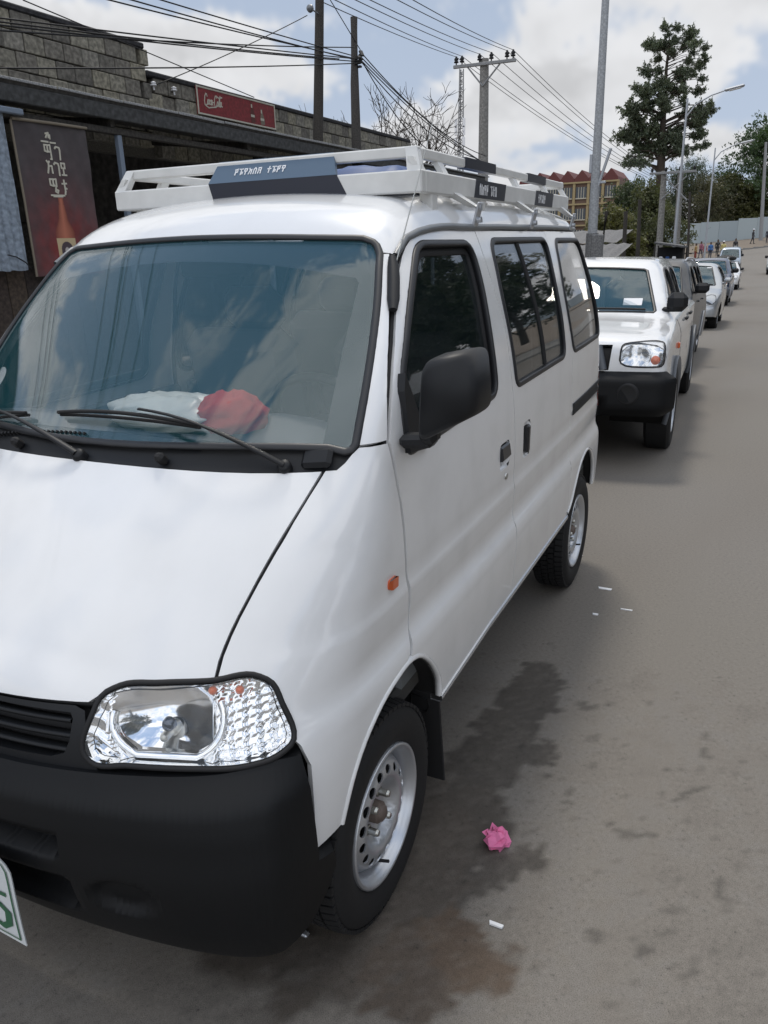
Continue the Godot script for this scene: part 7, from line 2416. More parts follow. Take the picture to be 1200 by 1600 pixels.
	D.hatch = {
		"prof": [-0.12, 0.10, -0.03, 0.26, 0.0, 0.42, -0.01, 0.54, -0.05, 0.66, -0.15, 0.755, -0.34, 0.835, -0.60, 0.905, -0.84, 0.965, -1.05, 1.08, -1.30, 1.235, -1.52, 1.355, -1.70, 1.42, -1.95, 1.455, -2.4, 1.465, -2.9, 1.44, -3.6, 1.36],
		"hw": [0.1, 0.72, 0.25, 0.79, 0.45, 0.82, 0.7, 0.828, 0.9, 0.81, 1.0, 0.785, 1.2, 0.715, 1.35, 0.645, 1.45, 0.59, 1.6, 0.5], "kc": [-0.2, 0.26, 0.4, 0.25, 0.8, 0.18, 1.3, 0.14, 1.8, 0.14, 2.3, 0.09, 4.0, 0.08],
		"tp": [-4.0, 0.0, -0.9, 0.0, -0.45, 0.02, -0.13, 0.09, 0.1, 0.2], "rz": [0.0, -3.5, 0.8, -3.58, 1.0, -3.5, 1.5, -3.15],
		"belt": 0.97, "tail": -3.35, "bottom": 0.28, "paint": M.silver, "cell": 0.05, "yc": 0.62,
		"ws": [0.0, 1.315, 0.64, 1.36, 0.655, 1.39, 0.51, 2.10, 0.48, 2.125, 0.0, 2.155], "windows": [[-1.30, 0.98, -2.02, 0.97, -2.02, 1.37, -1.62, 1.36], [-2.10, 0.97, -2.78, 0.99, -2.66, 1.36, -2.10, 1.37]],
		"axles": [-0.70, -3.0], "arch": 0.335, "R": 0.285, "rim": 0.175, "half": 0.815,
		"lamp": [0.34, 0.565, 0.66, 0.575, 0.735, 0.64, 0.715, 0.765, 0.60, 0.785, 0.43, 0.715, 0.33, 0.615], "lamp_c": [0.55, 0.665, 0.13],
		"grille": [-0.30, 0.585, 0.30, 0.585, 0.27, 0.635, -0.27, 0.635], "bars": [],
		"bump_y": 0.53, "bump_out": 0.02, "intake": [-0.52, 0.345, 0.52, 0.345, 0.50, 0.43, -0.50, 0.43],
		"shuts": [[-1.02, 0.38, -1.02, 0.95], [-2.06, 0.34, -2.06, 1.39], [-2.82, 0.6, -2.80, 0.95]], "mirror": [-1.38, 1.02, 0.17, 0.12], "mirror_mat": M.silver, "handles": [-1.9, -2.65], "cowl_v": 1.315, "plate_y": 0.40, "cab": [-1.05], "seats": [-1.75, -2.55]}
	D.minibus = {
		"prof": [-0.08, 0.12, -0.01, 0.35, 0.0, 0.55, -0.02, 0.75, -0.06, 0.95, -0.15, 1.10, -0.30, 1.30, -0.48, 1.52, -0.62, 1.70, -0.76, 1.82, -1.0, 1.89, -1.6, 1.92, -3.0, 1.92, -4.4, 1.88],
		"hw": [0.1, 0.74, 0.3, 0.82, 0.6, 0.845, 1.0, 0.84, 1.2, 0.825, 1.5, 0.765, 1.75, 0.70, 1.85, 0.65, 2.0, 0.55], "kc": [-0.2, 0.10, 0.6, 0.10, 0.9, 0.10, 1.5, 0.10, 2.2, 0.08, 4.0, 0.06],
		"tp": [-5.0, 0.0, -0.6, 0.0, -0.2, 0.02, -0.10, 0.04, 0.1, 0.12], "rz": [0.0, -4.3, 1.0, -4.35, 1.5, -4.3, 2.0, -4.2],
		"belt": 1.14, "tail": -4.2, "bottom": 0.36, "paint": M.paint, "cell": 0.08, "yc": 0.80,
		"ws": [0.0, 0.92, 0.70, 0.945, 0.71, 0.97, 0.61, 1.70, 0.58, 1.72, 0.0, 1.74], "windows": [[-0.62, 1.17, -1.45, 1.16, -1.45, 1.72, -0.95, 1.70], [-1.55, 1.16, -2.6, 1.16, -2.6, 1.72, -1.55, 1.72], [-2.7, 1.16, -4.0, 1.17, -3.95, 1.70, -2.7, 1.72]],
		"axles": [-0.85, -3.1], "arch": 0.38, "R": 0.32, "rim": 0.19, "half": 0.84,
		"lamp": [0.46, 0.66, 0.74, 0.66, 0.76, 0.70, 0.74, 0.80, 0.46, 0.80], "lamp_c": [0.58, 0.73, 0.11],
		"grille": [-0.42, 0.67, 0.42, 0.67, 0.42, 0.79, -0.42, 0.79], "bars": [[-0.4, 0.73, 0.4, 0.73]],
		"bump_y": 0.56, "bump_out": 0.05, "bumper": M.grey_trim, "intake": [-0.5, 0.40, 0.5, 0.40, 0.5, 0.48, -0.5, 0.48],
		"shuts": [[-0.5, 0.5, -0.5, 1.15], [-1.5, 0.4, -1.5, 1.76]], "mirror": [-0.62, 1.25, 0.2, 0.2], "handles": [-1.35], "cowl_v": 0.92, "plate_y": 0.48, "cab": [-0.55], "seats": [-1.2]}
	return D

func build_cars() -> void:
	var D := car_data()
	var grp := "cars parked along the kerb"
	var p := build_car(D.pickup, "pickup_truck", "white pickup truck with a black bumper parked right behind the minivan", "pickup truck", Vector3(-0.02, GY, -4.52), 0.035, grp)
	# load bed behind the cab
	var m := MB.new()
	m.bevel_box(Vector3(0, 0.76, -3.95), Vector3(1.70, 0.50, 1.8), 0.03)
	part("load_bed", m, M.paint, p)
	m = MB.new()
	m.bevel_box(Vector3(0.48, 1.20, -1.235), Vector3(0.16, 0.085, 0.004), 0.001, Basis(Vector3.RIGHT, -0.86))
	part("paper_slip", m, M.white, p)
	m = MB.new()
	m.bevel_box(Vector3(0.905, 0.86, -1.02), Vector3(0.02, 0.05, 0.09), 0.008)
	part("indicator", m, M.amber, p)
	build_car(D.suv, "sport_utility_car", "grey sport utility car with roof rails parked between the pickup and the silver hatchback", "car", Vector3(-0.30, land(0, -11.0) - 0.005, -9.75), 0.0, grp).scale = Vector3.ONE * 0.93
	var hb := build_car(D.hatch, "hatchback", "silver hatchback with rounded headlamps parked in the row", "car", Vector3(-0.24, land(0, -18.8), -17.4), 0.01, grp)
	m = MB.new()
	m.bevel_box(Vector3(0.46, 1.35, -1.50), Vector3(0.10, 0.03, 0.004), 0.001, Basis(Vector3.RIGHT, -1.0))
	part("paper_slip", m, M.white, hb)
	D.suv.paint = M.blue_paint
	D.suv.cell = 0.08
	build_car(D.suv, "sport_utility_car", "dark blue sport utility car parked behind the silver hatchback", "car", Vector3(-0.50, land(0, -29.5), -27.6), 0.01, grp).scale = Vector3.ONE * 0.98
	D.hatch.paint = M.white_paint
	D.hatch.mirror_mat = M.plastic
	D.hatch.cell = 0.08
	build_car(D.hatch, "hatchback", "white car with a dark bundle on its roof parked farther up the row", "car", Vector3(-0.68, land(0, -46.0), -44.3), 0.0, grp)
	var bd := thing("roof_bundle", "dark bundle tied on the roof of the white car", "bundle", Vector3(-0.68, land(0, -46.0) + 1.45, -46.5))
	part("cloth_folds", crumple(Vector3(0.5, 0.16, 0.6), 5, 0.3), M.black, bd)
	D.minibus.paint = M.blue_white
	build_car(D.minibus, "minibus", "pale blue and white minibus standing last in the row of parked vehicles", "minibus", Vector3(-1.55, land(0, -74.0), -72.0), 0.0, grp)
	D.minibus.paint = M.white_paint
	var far := build_car(D.minibus, "minibus", "white minibus with green stripe driving towards the camera in the open lane", "minibus", Vector3(2.16, land(0, -68.0), -66.0), 0.0)
	m = MB.new()
	m.box(Vector3(-0.85, 0.62, -2.2), Vector3(0.01, 0.12, 3.6))
	m.box(Vector3(0.85, 0.62, -2.2), Vector3(0.01, 0.12, 3.6))
	part("stripe", m, M.green_paint, far)
	# across the street, mirrored in the van's windows
	D.pickup.cell = 0.10
	build_car(D.pickup, "pickup_truck", "white pickup truck parked on the opposite side of the street", "pickup truck", Vector3(7.2, GY, -16.0), PI, "cars parked across the street")
	D.suv.paint = M.silver
	D.suv.cell = 0.10
	build_car(D.suv, "sport_utility_car", "silver sport utility car parked on the opposite side of the street", "car", Vector3(7.1, GY, -9.5), PI, "cars parked across the street")
	D.hatch.paint = M.blue_paint
	D.hatch.cell = 0.10
	build_car(D.hatch, "hatchback", "blue hatchback parked on the opposite side of the street", "car", Vector3(7.1, GY, -3.0), PI, "cars parked across the street")

# ---------------------------------------------------------------- trees
var clump_meshes := {}

# a clump of leaves of radius 1, leaf size given as a share of it
func clump_mesh(leaf: float, n: int, seed_: int, drop: float) -> ArrayMesh:
	var key := [snappedf(leaf, 0.02), n, seed_, drop]
	if clump_meshes.has(key): return clump_meshes[key]
	var m := MB.new()
	m.colored = true
	var r := RandomNumberGenerator.new()
	r.seed = seed_ + n
	# twigs with leaves gathered along them
	var tw := int(n / 14.0)
	for t in tw:
		var d := Vector3(r.randfn(), r.randfn(), r.randfn()).normalized()
		var tip := d * pow(r.randf(), 0.55) * (0.90 + 0.55 * noise.get_noise_3dv(d * 2.0 + Vector3.ONE * seed_)) * Vector3(1, 0.85, 1)
		var from := tip * 0.55 + Vector3(r.randfn(), r.randfn(), r.randfn()) * 0.08
		var tone := r.randf_range(0.7, 1.25)
		for k in 14:
			var p := from.lerp(tip, sqrt(r.randf())) + Vector3(r.randfn(), r.randfn(), r.randfn()) * 0.075
			var a := Vector3(r.randfn(), r.randfn() - drop, r.randfn()).normalized()
			var b := a.cross(Vector3(r.randfn(), r.randfn(), r.randfn())).normalized()
			var s := leaf * r.randf_range(0.6, 1.25)
			var nn := a.cross(b).normalized()
			var c := tone * r.randf_range(0.75, 1.25)
			m.col = Color(c * r.randf_range(0.9, 1.15), c, c * r.randf_range(0.8, 1.1))
			m.quad(m.add(p - a * s, nn), m.add(p + b * s * 0.42, nn), m.add(p + a * s, nn), m.add(p - b * s * 0.42, nn))
	clump_meshes[key] = m.mesh()
	return clump_meshes[key]

func tree(called: String, label: String, foot: Vector3, trunk: Array, trunk_r: Array, clumps: Array, leaf: float, per: float, seed_: int, tint: Color, bark: Material, group := "", drop := 0.0) -> void:
	var o := thing(called, label, "tree", foot, group)
	in_world[o] = true
	var m := MB.new()
	m.tube(trunk, trunk_r, 10)
	# limbs out to the clumps
	for k in clumps.size():
		var c: Vector3 = clumps[k][0]
		var best := 0
		for j in trunk.size():
			if trunk[j].y < c.y - clumps[k][1] * 0.4: best = j
		var t0: Vector3 = trunk[best]
		if best + 1 < trunk.size():
			t0 = t0.lerp(trunk[best + 1], clampf((c.y - clumps[k][1] - t0.y) / maxf(trunk[best + 1].y - t0.y, 0.01), 0.0, 0.9))
		var rr: float = trunk_r[best] * 0.26
		m.tube([t0, t0.lerp(c, 0.5) + Vector3(0, 0.08 * t0.distance_to(c), 0), c], [rr, rr * 0.65, rr * 0.2], 6)
	part("trunk", m, bark, o)
	var mean := 0.0
	for c in clumps: mean += c[1] / clumps.size()
	var mm := MultiMesh.new()
	mm.transform_format = MultiMesh.TRANSFORM_3D
	mm.use_colors = true
	mm.mesh = clump_mesh(leaf / mean, int(per), 1 + seed_ % 3, drop)
	mm.instance_count = clumps.size()
	var r := RandomNumberGenerator.new()
	r.seed = seed_
	for k in clumps.size():
		var bs := Basis(Vector3.UP, r.randf() * TAU).scaled(Vector3.ONE * clumps[k][1] * 1.12)
		mm.set_instance_transform(k, Transform3D(bs, clumps[k][0] - o.position))
		var t := r.randf_range(0.8, 1.2)
		mm.set_instance_color(k, Color(tint.r * t, tint.g * t, tint.b * t))
	var cr := MultiMeshInstance3D.new()
	cr.name = "crown"
	cr.multimesh = mm
	cr.material_override = M.leaf
	cr.set_meta("kind", "stuff")
	o.add_child(cr)

func bushy(called: String, label: String, foot: Vector3, w: float, h: float, seed_: int, tint: Color, leaf: float, per: float, group := "", low := 0.12) -> void:
	var r := RandomNumberGenerator.new()
	r.seed = seed_
	var clumps := []
	var n := 24
	for k in n:
		var t := (k + 0.5) / n
		var y := lerpf(h * low, h * 0.93, t)
		var ww := w * 0.5 * sin(PI * clampf(lerpf(0.28, 0.93, t), 0, 1))
		var a := r.randf() * TAU
		var rr := sqrt(r.randf()) * ww
		clumps.append([foot + Vector3(cos(a) * rr, y, sin(a) * rr), r.randf_range(0.17, 0.28) * minf(w, h)])
	tree(called, label, foot, [foot, foot + Vector3(0.1, h * 0.35, 0), foot + Vector3(-0.1, h * 0.85, 0.1)], [0.028 * h, 0.02 * h, 0.006 * h], clumps, leaf, per, seed_, tint, M.bark, group)

func build_trees() -> void:
	# the tall eucalyptus: clumps read off its outline, spread in depth about its trunk
	var z := -86.0
	var R := RandomNumberGenerator.new()
	R.seed = 66
	var list := [[460, 110, 50], [550, 110, 45], [625, 125, 58], [590, 190, 34], [365, 245, 58], [450, 225, 50], [390, 312, 45], [520, 310, 34], [690, 255, 52], [700, 340, 48], [615, 330, 36], [735, 300, 26], [345, 445, 66], [420, 430, 42], [560, 450, 58], [640, 445, 55], [690, 540, 55], [310, 560, 66], [420, 560, 78], [515, 545, 60], [600, 570, 48], [215, 700, 76], [330, 680, 78], [260, 790, 98], [150, 895, 66], [250, 900, 88], [360, 850, 98], [330, 980, 90], [440, 960, 80], [520, 900, 70], [545, 1000, 66], [615, 1010, 50], [220, 1080, 55], [165, 1085, 38], [300, 1085, 66], [585, 720, 58], [690, 680, 68], [765, 640, 46], [650, 780, 66], [745, 745, 56], [560, 835, 48], [700, 880, 60], [740, 955, 48], [480, 700, 50], [450, 640, 60]]
	var clumps := []
	for c in list:
		var p := on_z(940 + c[0] * 0.2167, 20 + c[1] * 0.2167, z)
		var q := on_z(940 + (c[0] + c[2]) * 0.2167, 20 + c[1] * 0.2167, z)
		var rad := p.distance_to(q)
		clumps.append([p + Vector3(0, 0, R.randf_range(-2.2, 2.2)), rad * 1.22])
	var base_n := clumps.size()
	for k in base_n * 2:          # lesser tufts between neighbours
		var u: Array = clumps[R.randi() % base_n]
		var best: Array = u
		for t in 6:
			var w: Array = clumps[R.randi() % base_n]
			if w != u and (best == u or u[0].distance_to(w[0]) < u[0].distance_to(best[0])): best = w
		if u[0].distance_to(best[0]) < 4.5: clumps.append([u[0].lerp(best[0], R.randf_range(0.3, 0.7)) + Vector3(R.randfn(), R.randfn(), R.randfn()) * 0.3, R.randf_range(0.45, 0.75)])
	var foot := on_z(1029, 392, z)
	foot.y = land(foot.x, z)
	tree("eucalyptus_tree", "tall eucalyptus with layered dark foliage rising above the street", foot, [foot, on_z(1031, 300, z), on_z(1034, 230, z), on_z(1037, 170, z), on_z(1041, 110, z), on_z(1046, 60, z)], [0.62, 0.46, 0.36, 0.25, 0.15, 0.06], clumps, 0.085, 860, 3, Color(0.110, 0.135, 0.090), M.bark, "", 0.5)
	# trees and shrubs along the left of the street
	var grp := "trees behind the parked cars"
	for t in [[985, 389, -62.0, 5.0, 7.0, "dark round tree between the lamp post and the twin poles", Color(0.066, 0.092, 0.044)], [1010, 389, -58.0, 5.5, 6.2, "olive green tree close behind the twin concrete poles", Color(0.095, 0.105, 0.045)],
			[958, 389, -52.0, 4.2, 4.6, "yellowish green tree beside the white lamp post", Color(0.125, 0.125, 0.045)], [1050, 380, -128.0, 9.0, 10.0, "dark tree standing under the tall eucalyptus", Color(0.058, 0.078, 0.042)],
			[1096, 375, -127.0, 9.0, 9.0, "dusty olive tree just left of the far street lamp", Color(0.110, 0.105, 0.055)], [1072, 378, -131.0, 10.0, 12.0, "broad dark tree behind the far street lamp", Color(0.060, 0.085, 0.045)]]:
		var f := on_z(t[0], t[1], t[2])
		f.y = land(f.x, t[2])
		bushy("tree", t[5], f, t[3], t[4], int(t[0]), t[6], 0.10, 760, grp, 0.16)
	for t in [[975, 392, -30.0, 2.6, 1.5, "low bright green shrub behind the white pickup", Color(0.075, 0.105, 0.022)], [1008, 392, -34.0, 2.4, 1.3, "low dark green shrub by the timber posts", Color(0.045, 0.075, 0.022)], [948, 392, -27.0, 1.8, 1.2, "small yellow green shrub at the foot of the lamp post", Color(0.085, 0.095, 0.025)]]:
		var f := on_z(t[0], t[1], t[2])
		f.y = land(f.x, t[2])
		bushy("shrub", t[5], f, t[3], t[4], int(t[0]) + 3, t[6], 0.06, 420, "shrubs behind the parked cars", 0.2)
	# trees over the grey fence
	grp = "trees over the grey fence"
	for t in [[1180, -140.0, 13.0, 16.5, "tall dense tree rising above the grey fence", Color(0.052, 0.090, 0.036)], [1212, -134.0, 12.0, 18.0, "tallest tree above the grey fence", Color(0.055, 0.092, 0.038)], [1140, -136.0, 10.0, 9.5, "pale olive tree leaning over the grey fence", Color(0.085, 0.092, 0.030)],
			[1118, -132.0, 8.0, 8.5, "dusty tree at the lower end of the grey fence", Color(0.066, 0.070, 0.034)], [1158, -132.0, 7.0, 7.6, "yellowish bush top over the grey fence", Color(0.095, 0.098, 0.032)]]:
		var f := on_z(t[0], 372, t[1])
		f.y = land(f.x, t[1])
		bushy("tree", t[4], f, t[2], t[3], int(t[0]) + 11, t[5], 0.20, 560, grp, 0.12)
	# bare tree behind the shop
	var b0 := on_x(628, 250, -9.5)
	var o := thing("bare_tree", "leafless tree with fine branches behind the shop parapet", "tree", Vector3(b0.x, GY, b0.z))
	in_world[o] = true
	var tr := MB.new()
	var base := Vector3(b0.x, GY, b0.z)
	tr.tube([base, base + Vector3(0.1, 2.2, 0), base + Vector3(0, 3.6, 0.1)], [0.16, 0.12, 0.10], 8)
	part("trunk", tr, M.bark, o)
	var r := RandomNumberGenerator.new()
	r.seed = 12
	var todo := []
	for k in 7:
		var a := TAU * k / 7.0
		todo.append([base + Vector3(0, 2.6 + 0.25 * (k % 4), 0), Vector3(cos(a) * 0.8, 0.9 + 0.3 * (k % 3), sin(a) * 0.8).normalized(), 1.35, 0.05, 0])
	var br := MB.new()
	while todo.size():
		var t: Array = todo.pop_back()
		var e: Vector3 = t[0] + t[1] * t[2]
		var mid: Vector3 = t[0].lerp(e, 0.5) + Vector3(r.randfn(), r.randfn(), r.randfn()) * 0.05 * t[2]
		br.tube([t[0], mid, e], [t[3], t[3] * 0.8, t[3] * 0.55], 5, false)
		if t[4] < 4:
			for k in 3:
				var dv: Vector3 = (t[1] + Vector3(r.randfn(), r.randfn() + 0.25, r.randfn()) * 0.55).normalized()
				todo.append([e if k < 2 else mid, dv, t[2] * r.randf_range(0.55, 0.82), maxf(t[3] * 0.55, 0.009), t[4] + 1])
	part("branches", br, M.bark, o)

# ---------------------------------------------------------------- far buildings and fence
func build_far() -> void:
	var z := -140.0
	var a := on_z(812, 285, z)
	var b := on_z(966, 285, z)
	var top := on_z(890, 285, z).y
	var o := thing("school_building", "yellow and brown three-storey building with a row of red gables", "building", Vector3((a.x + b.x) / 2, GY, z))
	in_world[o] = true
	var m := MB.new()
	m.box(Vector3((a.x + b.x) / 2, (top + GY) / 2, z - 6.0), Vector3(b.x - a.x, top - GY, 12.0))
	part("wall", m, M.far_wall, o)
	var n := 7
	var w := (b.x - a.x) / n
	for k in n:
		var x0: float = a.x + w * k
		m = MB.new()
		var q := PackedVector2Array([Vector2(0.0, 0.0), Vector2(w, 0.0), Vector2(w * 0.97, 0.5), Vector2(w * 0.52, w * 0.74), Vector2(w * 0.46, w * 0.74), Vector2(w * 0.03, 0.5)])
		m.slab(q, Vector3(x0, top, z - 11.8), Vector3.RIGHT, Vector3.UP, 12.1)
		part("gable_roof", m, M.red_roof, o)
		for f in 3:
			var wy: float = top - 1.7 - 3.4 * f
			m = MB.new()
			m.box(Vector3(x0 + w * 0.5, wy, z + 0.04), Vector3(w * 0.74, 1.7, 0.12))
			var win := part("window", m, M.far_glass, o)
			m = MB.new()
			for c in [-0.18, 0.0, 0.18]: m.box(Vector3(x0 + w * (0.5 + c), wy, z + 0.13), Vector3(0.10, 1.7, 0.06))
			m.box(Vector3(x0 + w * 0.5, wy - 0.95, z + 0.15), Vector3(w * 0.76, 0.18, 0.3))
			part("frame", m, M.far_cream, win)
		m = MB.new()
		m.box(Vector3(x0, (top + GY) / 2, z + 0.16), Vector3(0.42, top - GY, 0.34))
		part("column", m, M.far_yellow, o)
	m = MB.new()
	m.box(Vector3(b.x, (top + GY) / 2, z + 0.16), Vector3(0.42, top - GY, 0.34))
	part("column", m, M.far_yellow, o)
	for f in 4:
		m = MB.new()
		m.box(Vector3((a.x + b.x) / 2, top - 0.15 - 3.4 * f, z + 0.2), Vector3(b.x - a.x + 0.4, 0.26, 0.5))
		part("floor_band", m, M.far_yellow, o)
	# sheds and market stalls between the lamp post and the building
	for s in [[880, 372, -19.0, 2.6, 2.0, 1.7, "rusty tin shed behind the minivan's rear corner"], [905, 380, -25.0, 2.4, 2.2, 1.75, "grey tin shed beside the white lamp post"], [868, 356, -33.0, 5.0, 3.0, 2.5, "low tin-roofed house behind the minivan's roof rack"]]:
		var f := on_z(s[0], s[1], s[2])
		o = thing("shed", s[6], "shed", Vector3(f.x, land(0, f.z), f.z))
		m = MB.new()
		m.box(Vector3(0, s[5] * 0.45, 0), Vector3(s[3], s[5] * 0.9, s[4]))
		part("wall", m, M.tin_wall, o)
		m = MB.new()
		var cols := 40
		for k in cols + 1:
			var x := lerpf(-s[3] * 0.58, s[3] * 0.58, k / float(cols))
			var wv := 0.02 * sin(k * PI * 0.5)
			m.add(Vector3(x, s[5] * 0.92 + wv, s[4] * 0.65), Vector3.UP); m.add(Vector3(x, s[5] * 1.12 + wv, -s[4] * 0.65), Vector3.UP)
		for k in cols: m.quad(2 * k, 2 * k + 1, 2 * k + 3, 2 * k + 2)
		smooth(m)
		part("roof", m, M.tin_roof, o)
		m = MB.new()
		m.bevel_box(Vector3(s[3] * 0.2, s[5] * 0.4, s[4] * 0.5 + 0.02), Vector3(0.75, s[5] * 0.75, 0.05), 0.01)
		part("door", m, M.beam, o)
	# concrete slabs leaning behind the pickup
	for s in [[926, 372, 960, 396, 0.5], [968, 380, 1004, 396, -0.2], [940, 384, 975, 398, 0.1]]:
		var f := on_z((s[0] + s[2]) * 0.5, s[3], -13.5)
		m = MB.new()
		m.bevel_box(Vector3(0, 0.75, 0), Vector3(0.42, 1.5, 0.12), 0.015, Basis(Vector3.BACK, s[4]) * Basis(Vector3.UP, s[4]))
		var sl := part("concrete_slab", m, M.concrete)
		sl.position = Vector3(f.x, land(0, f.z), f.z)
		tag(sl, "broken concrete slab leaning among the rubble behind the pickup", "slab", "concrete slabs behind the pickup")
	# dark market stall with a flat roof
	var sf := on_z(1052, 392, -33.0)
	o = thing("market_stall", "dark market stall with a flat tin roof beside the parked cars", "stall", Vector3(sf.x - 0.1, land(0, sf.z), sf.z))
	o.scale = Vector3(1.0, 1.32, 1.0)
	m = MB.new()
	m.bevel_box(Vector3(0, 1.62, 0), Vector3(1.15, 0.06, 1.4), 0.01, Basis(Vector3.BACK, -0.12))
	part("roof", m, M.tin_roof, o)
	for x in [-0.55, 0.55]:
		for zz in [-0.6, 0.6]:
			m = MB.new()
			m.box(Vector3(x, 0.8, zz), Vector3(0.05, 1.6, 0.05))
			part("post", m, M.beam, o)
	m = MB.new()
	m.bevel_box(Vector3(0, 0.55, 0), Vector3(1.2, 1.1, 1.2), 0.02)
	part("counter", m, M.black, o)
	m = MB.new()
	m.bevel_box(Vector3(0, 0.8, -0.35), Vector3(1.0, 1.5, 0.4), 0.02)
	part("cabinet", m, M.black, o)
	for k in 3:
		m = MB.new()
		m.bevel_box(Vector3(-0.3 + 0.25 * k, 1.2, 0.5), Vector3(0.14, 0.18, 0.1), 0.02)
		part("goods", m, M.tarp if k == 1 else M.white, o)
	# grey sheet fence along the bend
	o = thing("sheet_fence", "long grey sheet-metal fence climbing along the bend", "fence", Vector3(4, GY, -122))
	in_world[o] = true
	var x := -15.0
	var k := 0
	while x < 34.0:
		m = MB.new()
		var yb := land(x + 1.2, -122.0) - 0.1
		var top_y := yb + 2.9 + 0.10 * (k % 2)
		m.bevel_box(Vector3(x + 1.2, (yb + top_y) / 2, -122.0 + 0.04 * (k % 2)), Vector3(2.39, top_y - yb, 0.05), 0.01)
		part("panel", m, M.fence[k % 3], o)
		x += 2.4
		k += 1
	# earth bank at the fence
	m = MB.new()
	var cnt := 30
	for j in cnt + 1:
		var xx := lerpf(-16.0, 36.0, j / float(cnt))
		m.add(Vector3(xx, land(xx, bend(xx)) + 0.12, bend(xx) - 0.1), Vector3.UP)
		m.add(Vector3(xx, land(xx, bend(xx) - 3.0) + 0.14 + 0.15 * noise.get_noise_1d(xx), bend(xx) - 3.0), Vector3.UP)
		m.add(Vector3(xx, land(xx, -122.0) + 0.2 + 0.15 * noise.get_noise_1d(xx * 1.3), -122.2), Vector3.UP)
	for j in cnt:
		for e in 2: m.quad(3 * j + e, 3 * j + e + 1, 3 * j + e + 4, 3 * j + e + 3)
	smooth(m)
	structure("earth_bank", m, M.earth)
	# across the street: trees and a block of flats that the van's windows mirror
	for t in [[12.5, -12.0, 7.5, 10.5, "leafy street tree on the opposite pavement"], [13.0, -19.0, 8.0, 11.5, "leafy street tree on the opposite pavement"], [12.8, -27.0, 8.0, 10.5, "leafy street tree on the opposite pavement"], [13.5, -36.0, 9.0, 12.5, "leafy street tree on the opposite pavement"], [13.4, -4.5, 6.5, 9.0, "leafy street tree on the opposite pavement"], [14.0, -47.0, 9.0, 11.5, "leafy street tree on the opposite pavement"], [13.0, 4.0, 7.0, 9.5, "leafy street tree on the opposite pavement"]]:
		bushy("tree", t[4], Vector3(t[0], GY, t[1]), t[2], t[3], int(-t[1]) + 40, Color(0.040, 0.058, 0.026), 0.20, 420, "trees across the street", 0.25)
	o = thing("apartment_building", "grey concrete block of flats with balconies across the street", "building", Vector3(30, GY, -30))
	m = MB.new()
	m.box(Vector3(0, 8, 0), Vector3(14, 16, 34))
	part("wall", m, M.concrete, o)
	for f in 5:
		m = MB.new()
		m.box(Vector3(-7.7, 1.5 + 3.1 * f, 0), Vector3(1.5, 0.25, 34))
		part("balcony", m, M.far_cream, o)
		for c in 9:
			m = MB.new()
			m.box(Vector3(-7.02, 3.1 + 3.1 * f, -15.2 + c * 3.8), Vector3(0.12, 1.7, 2.0))
			part("window", m, M.far_glass, o)

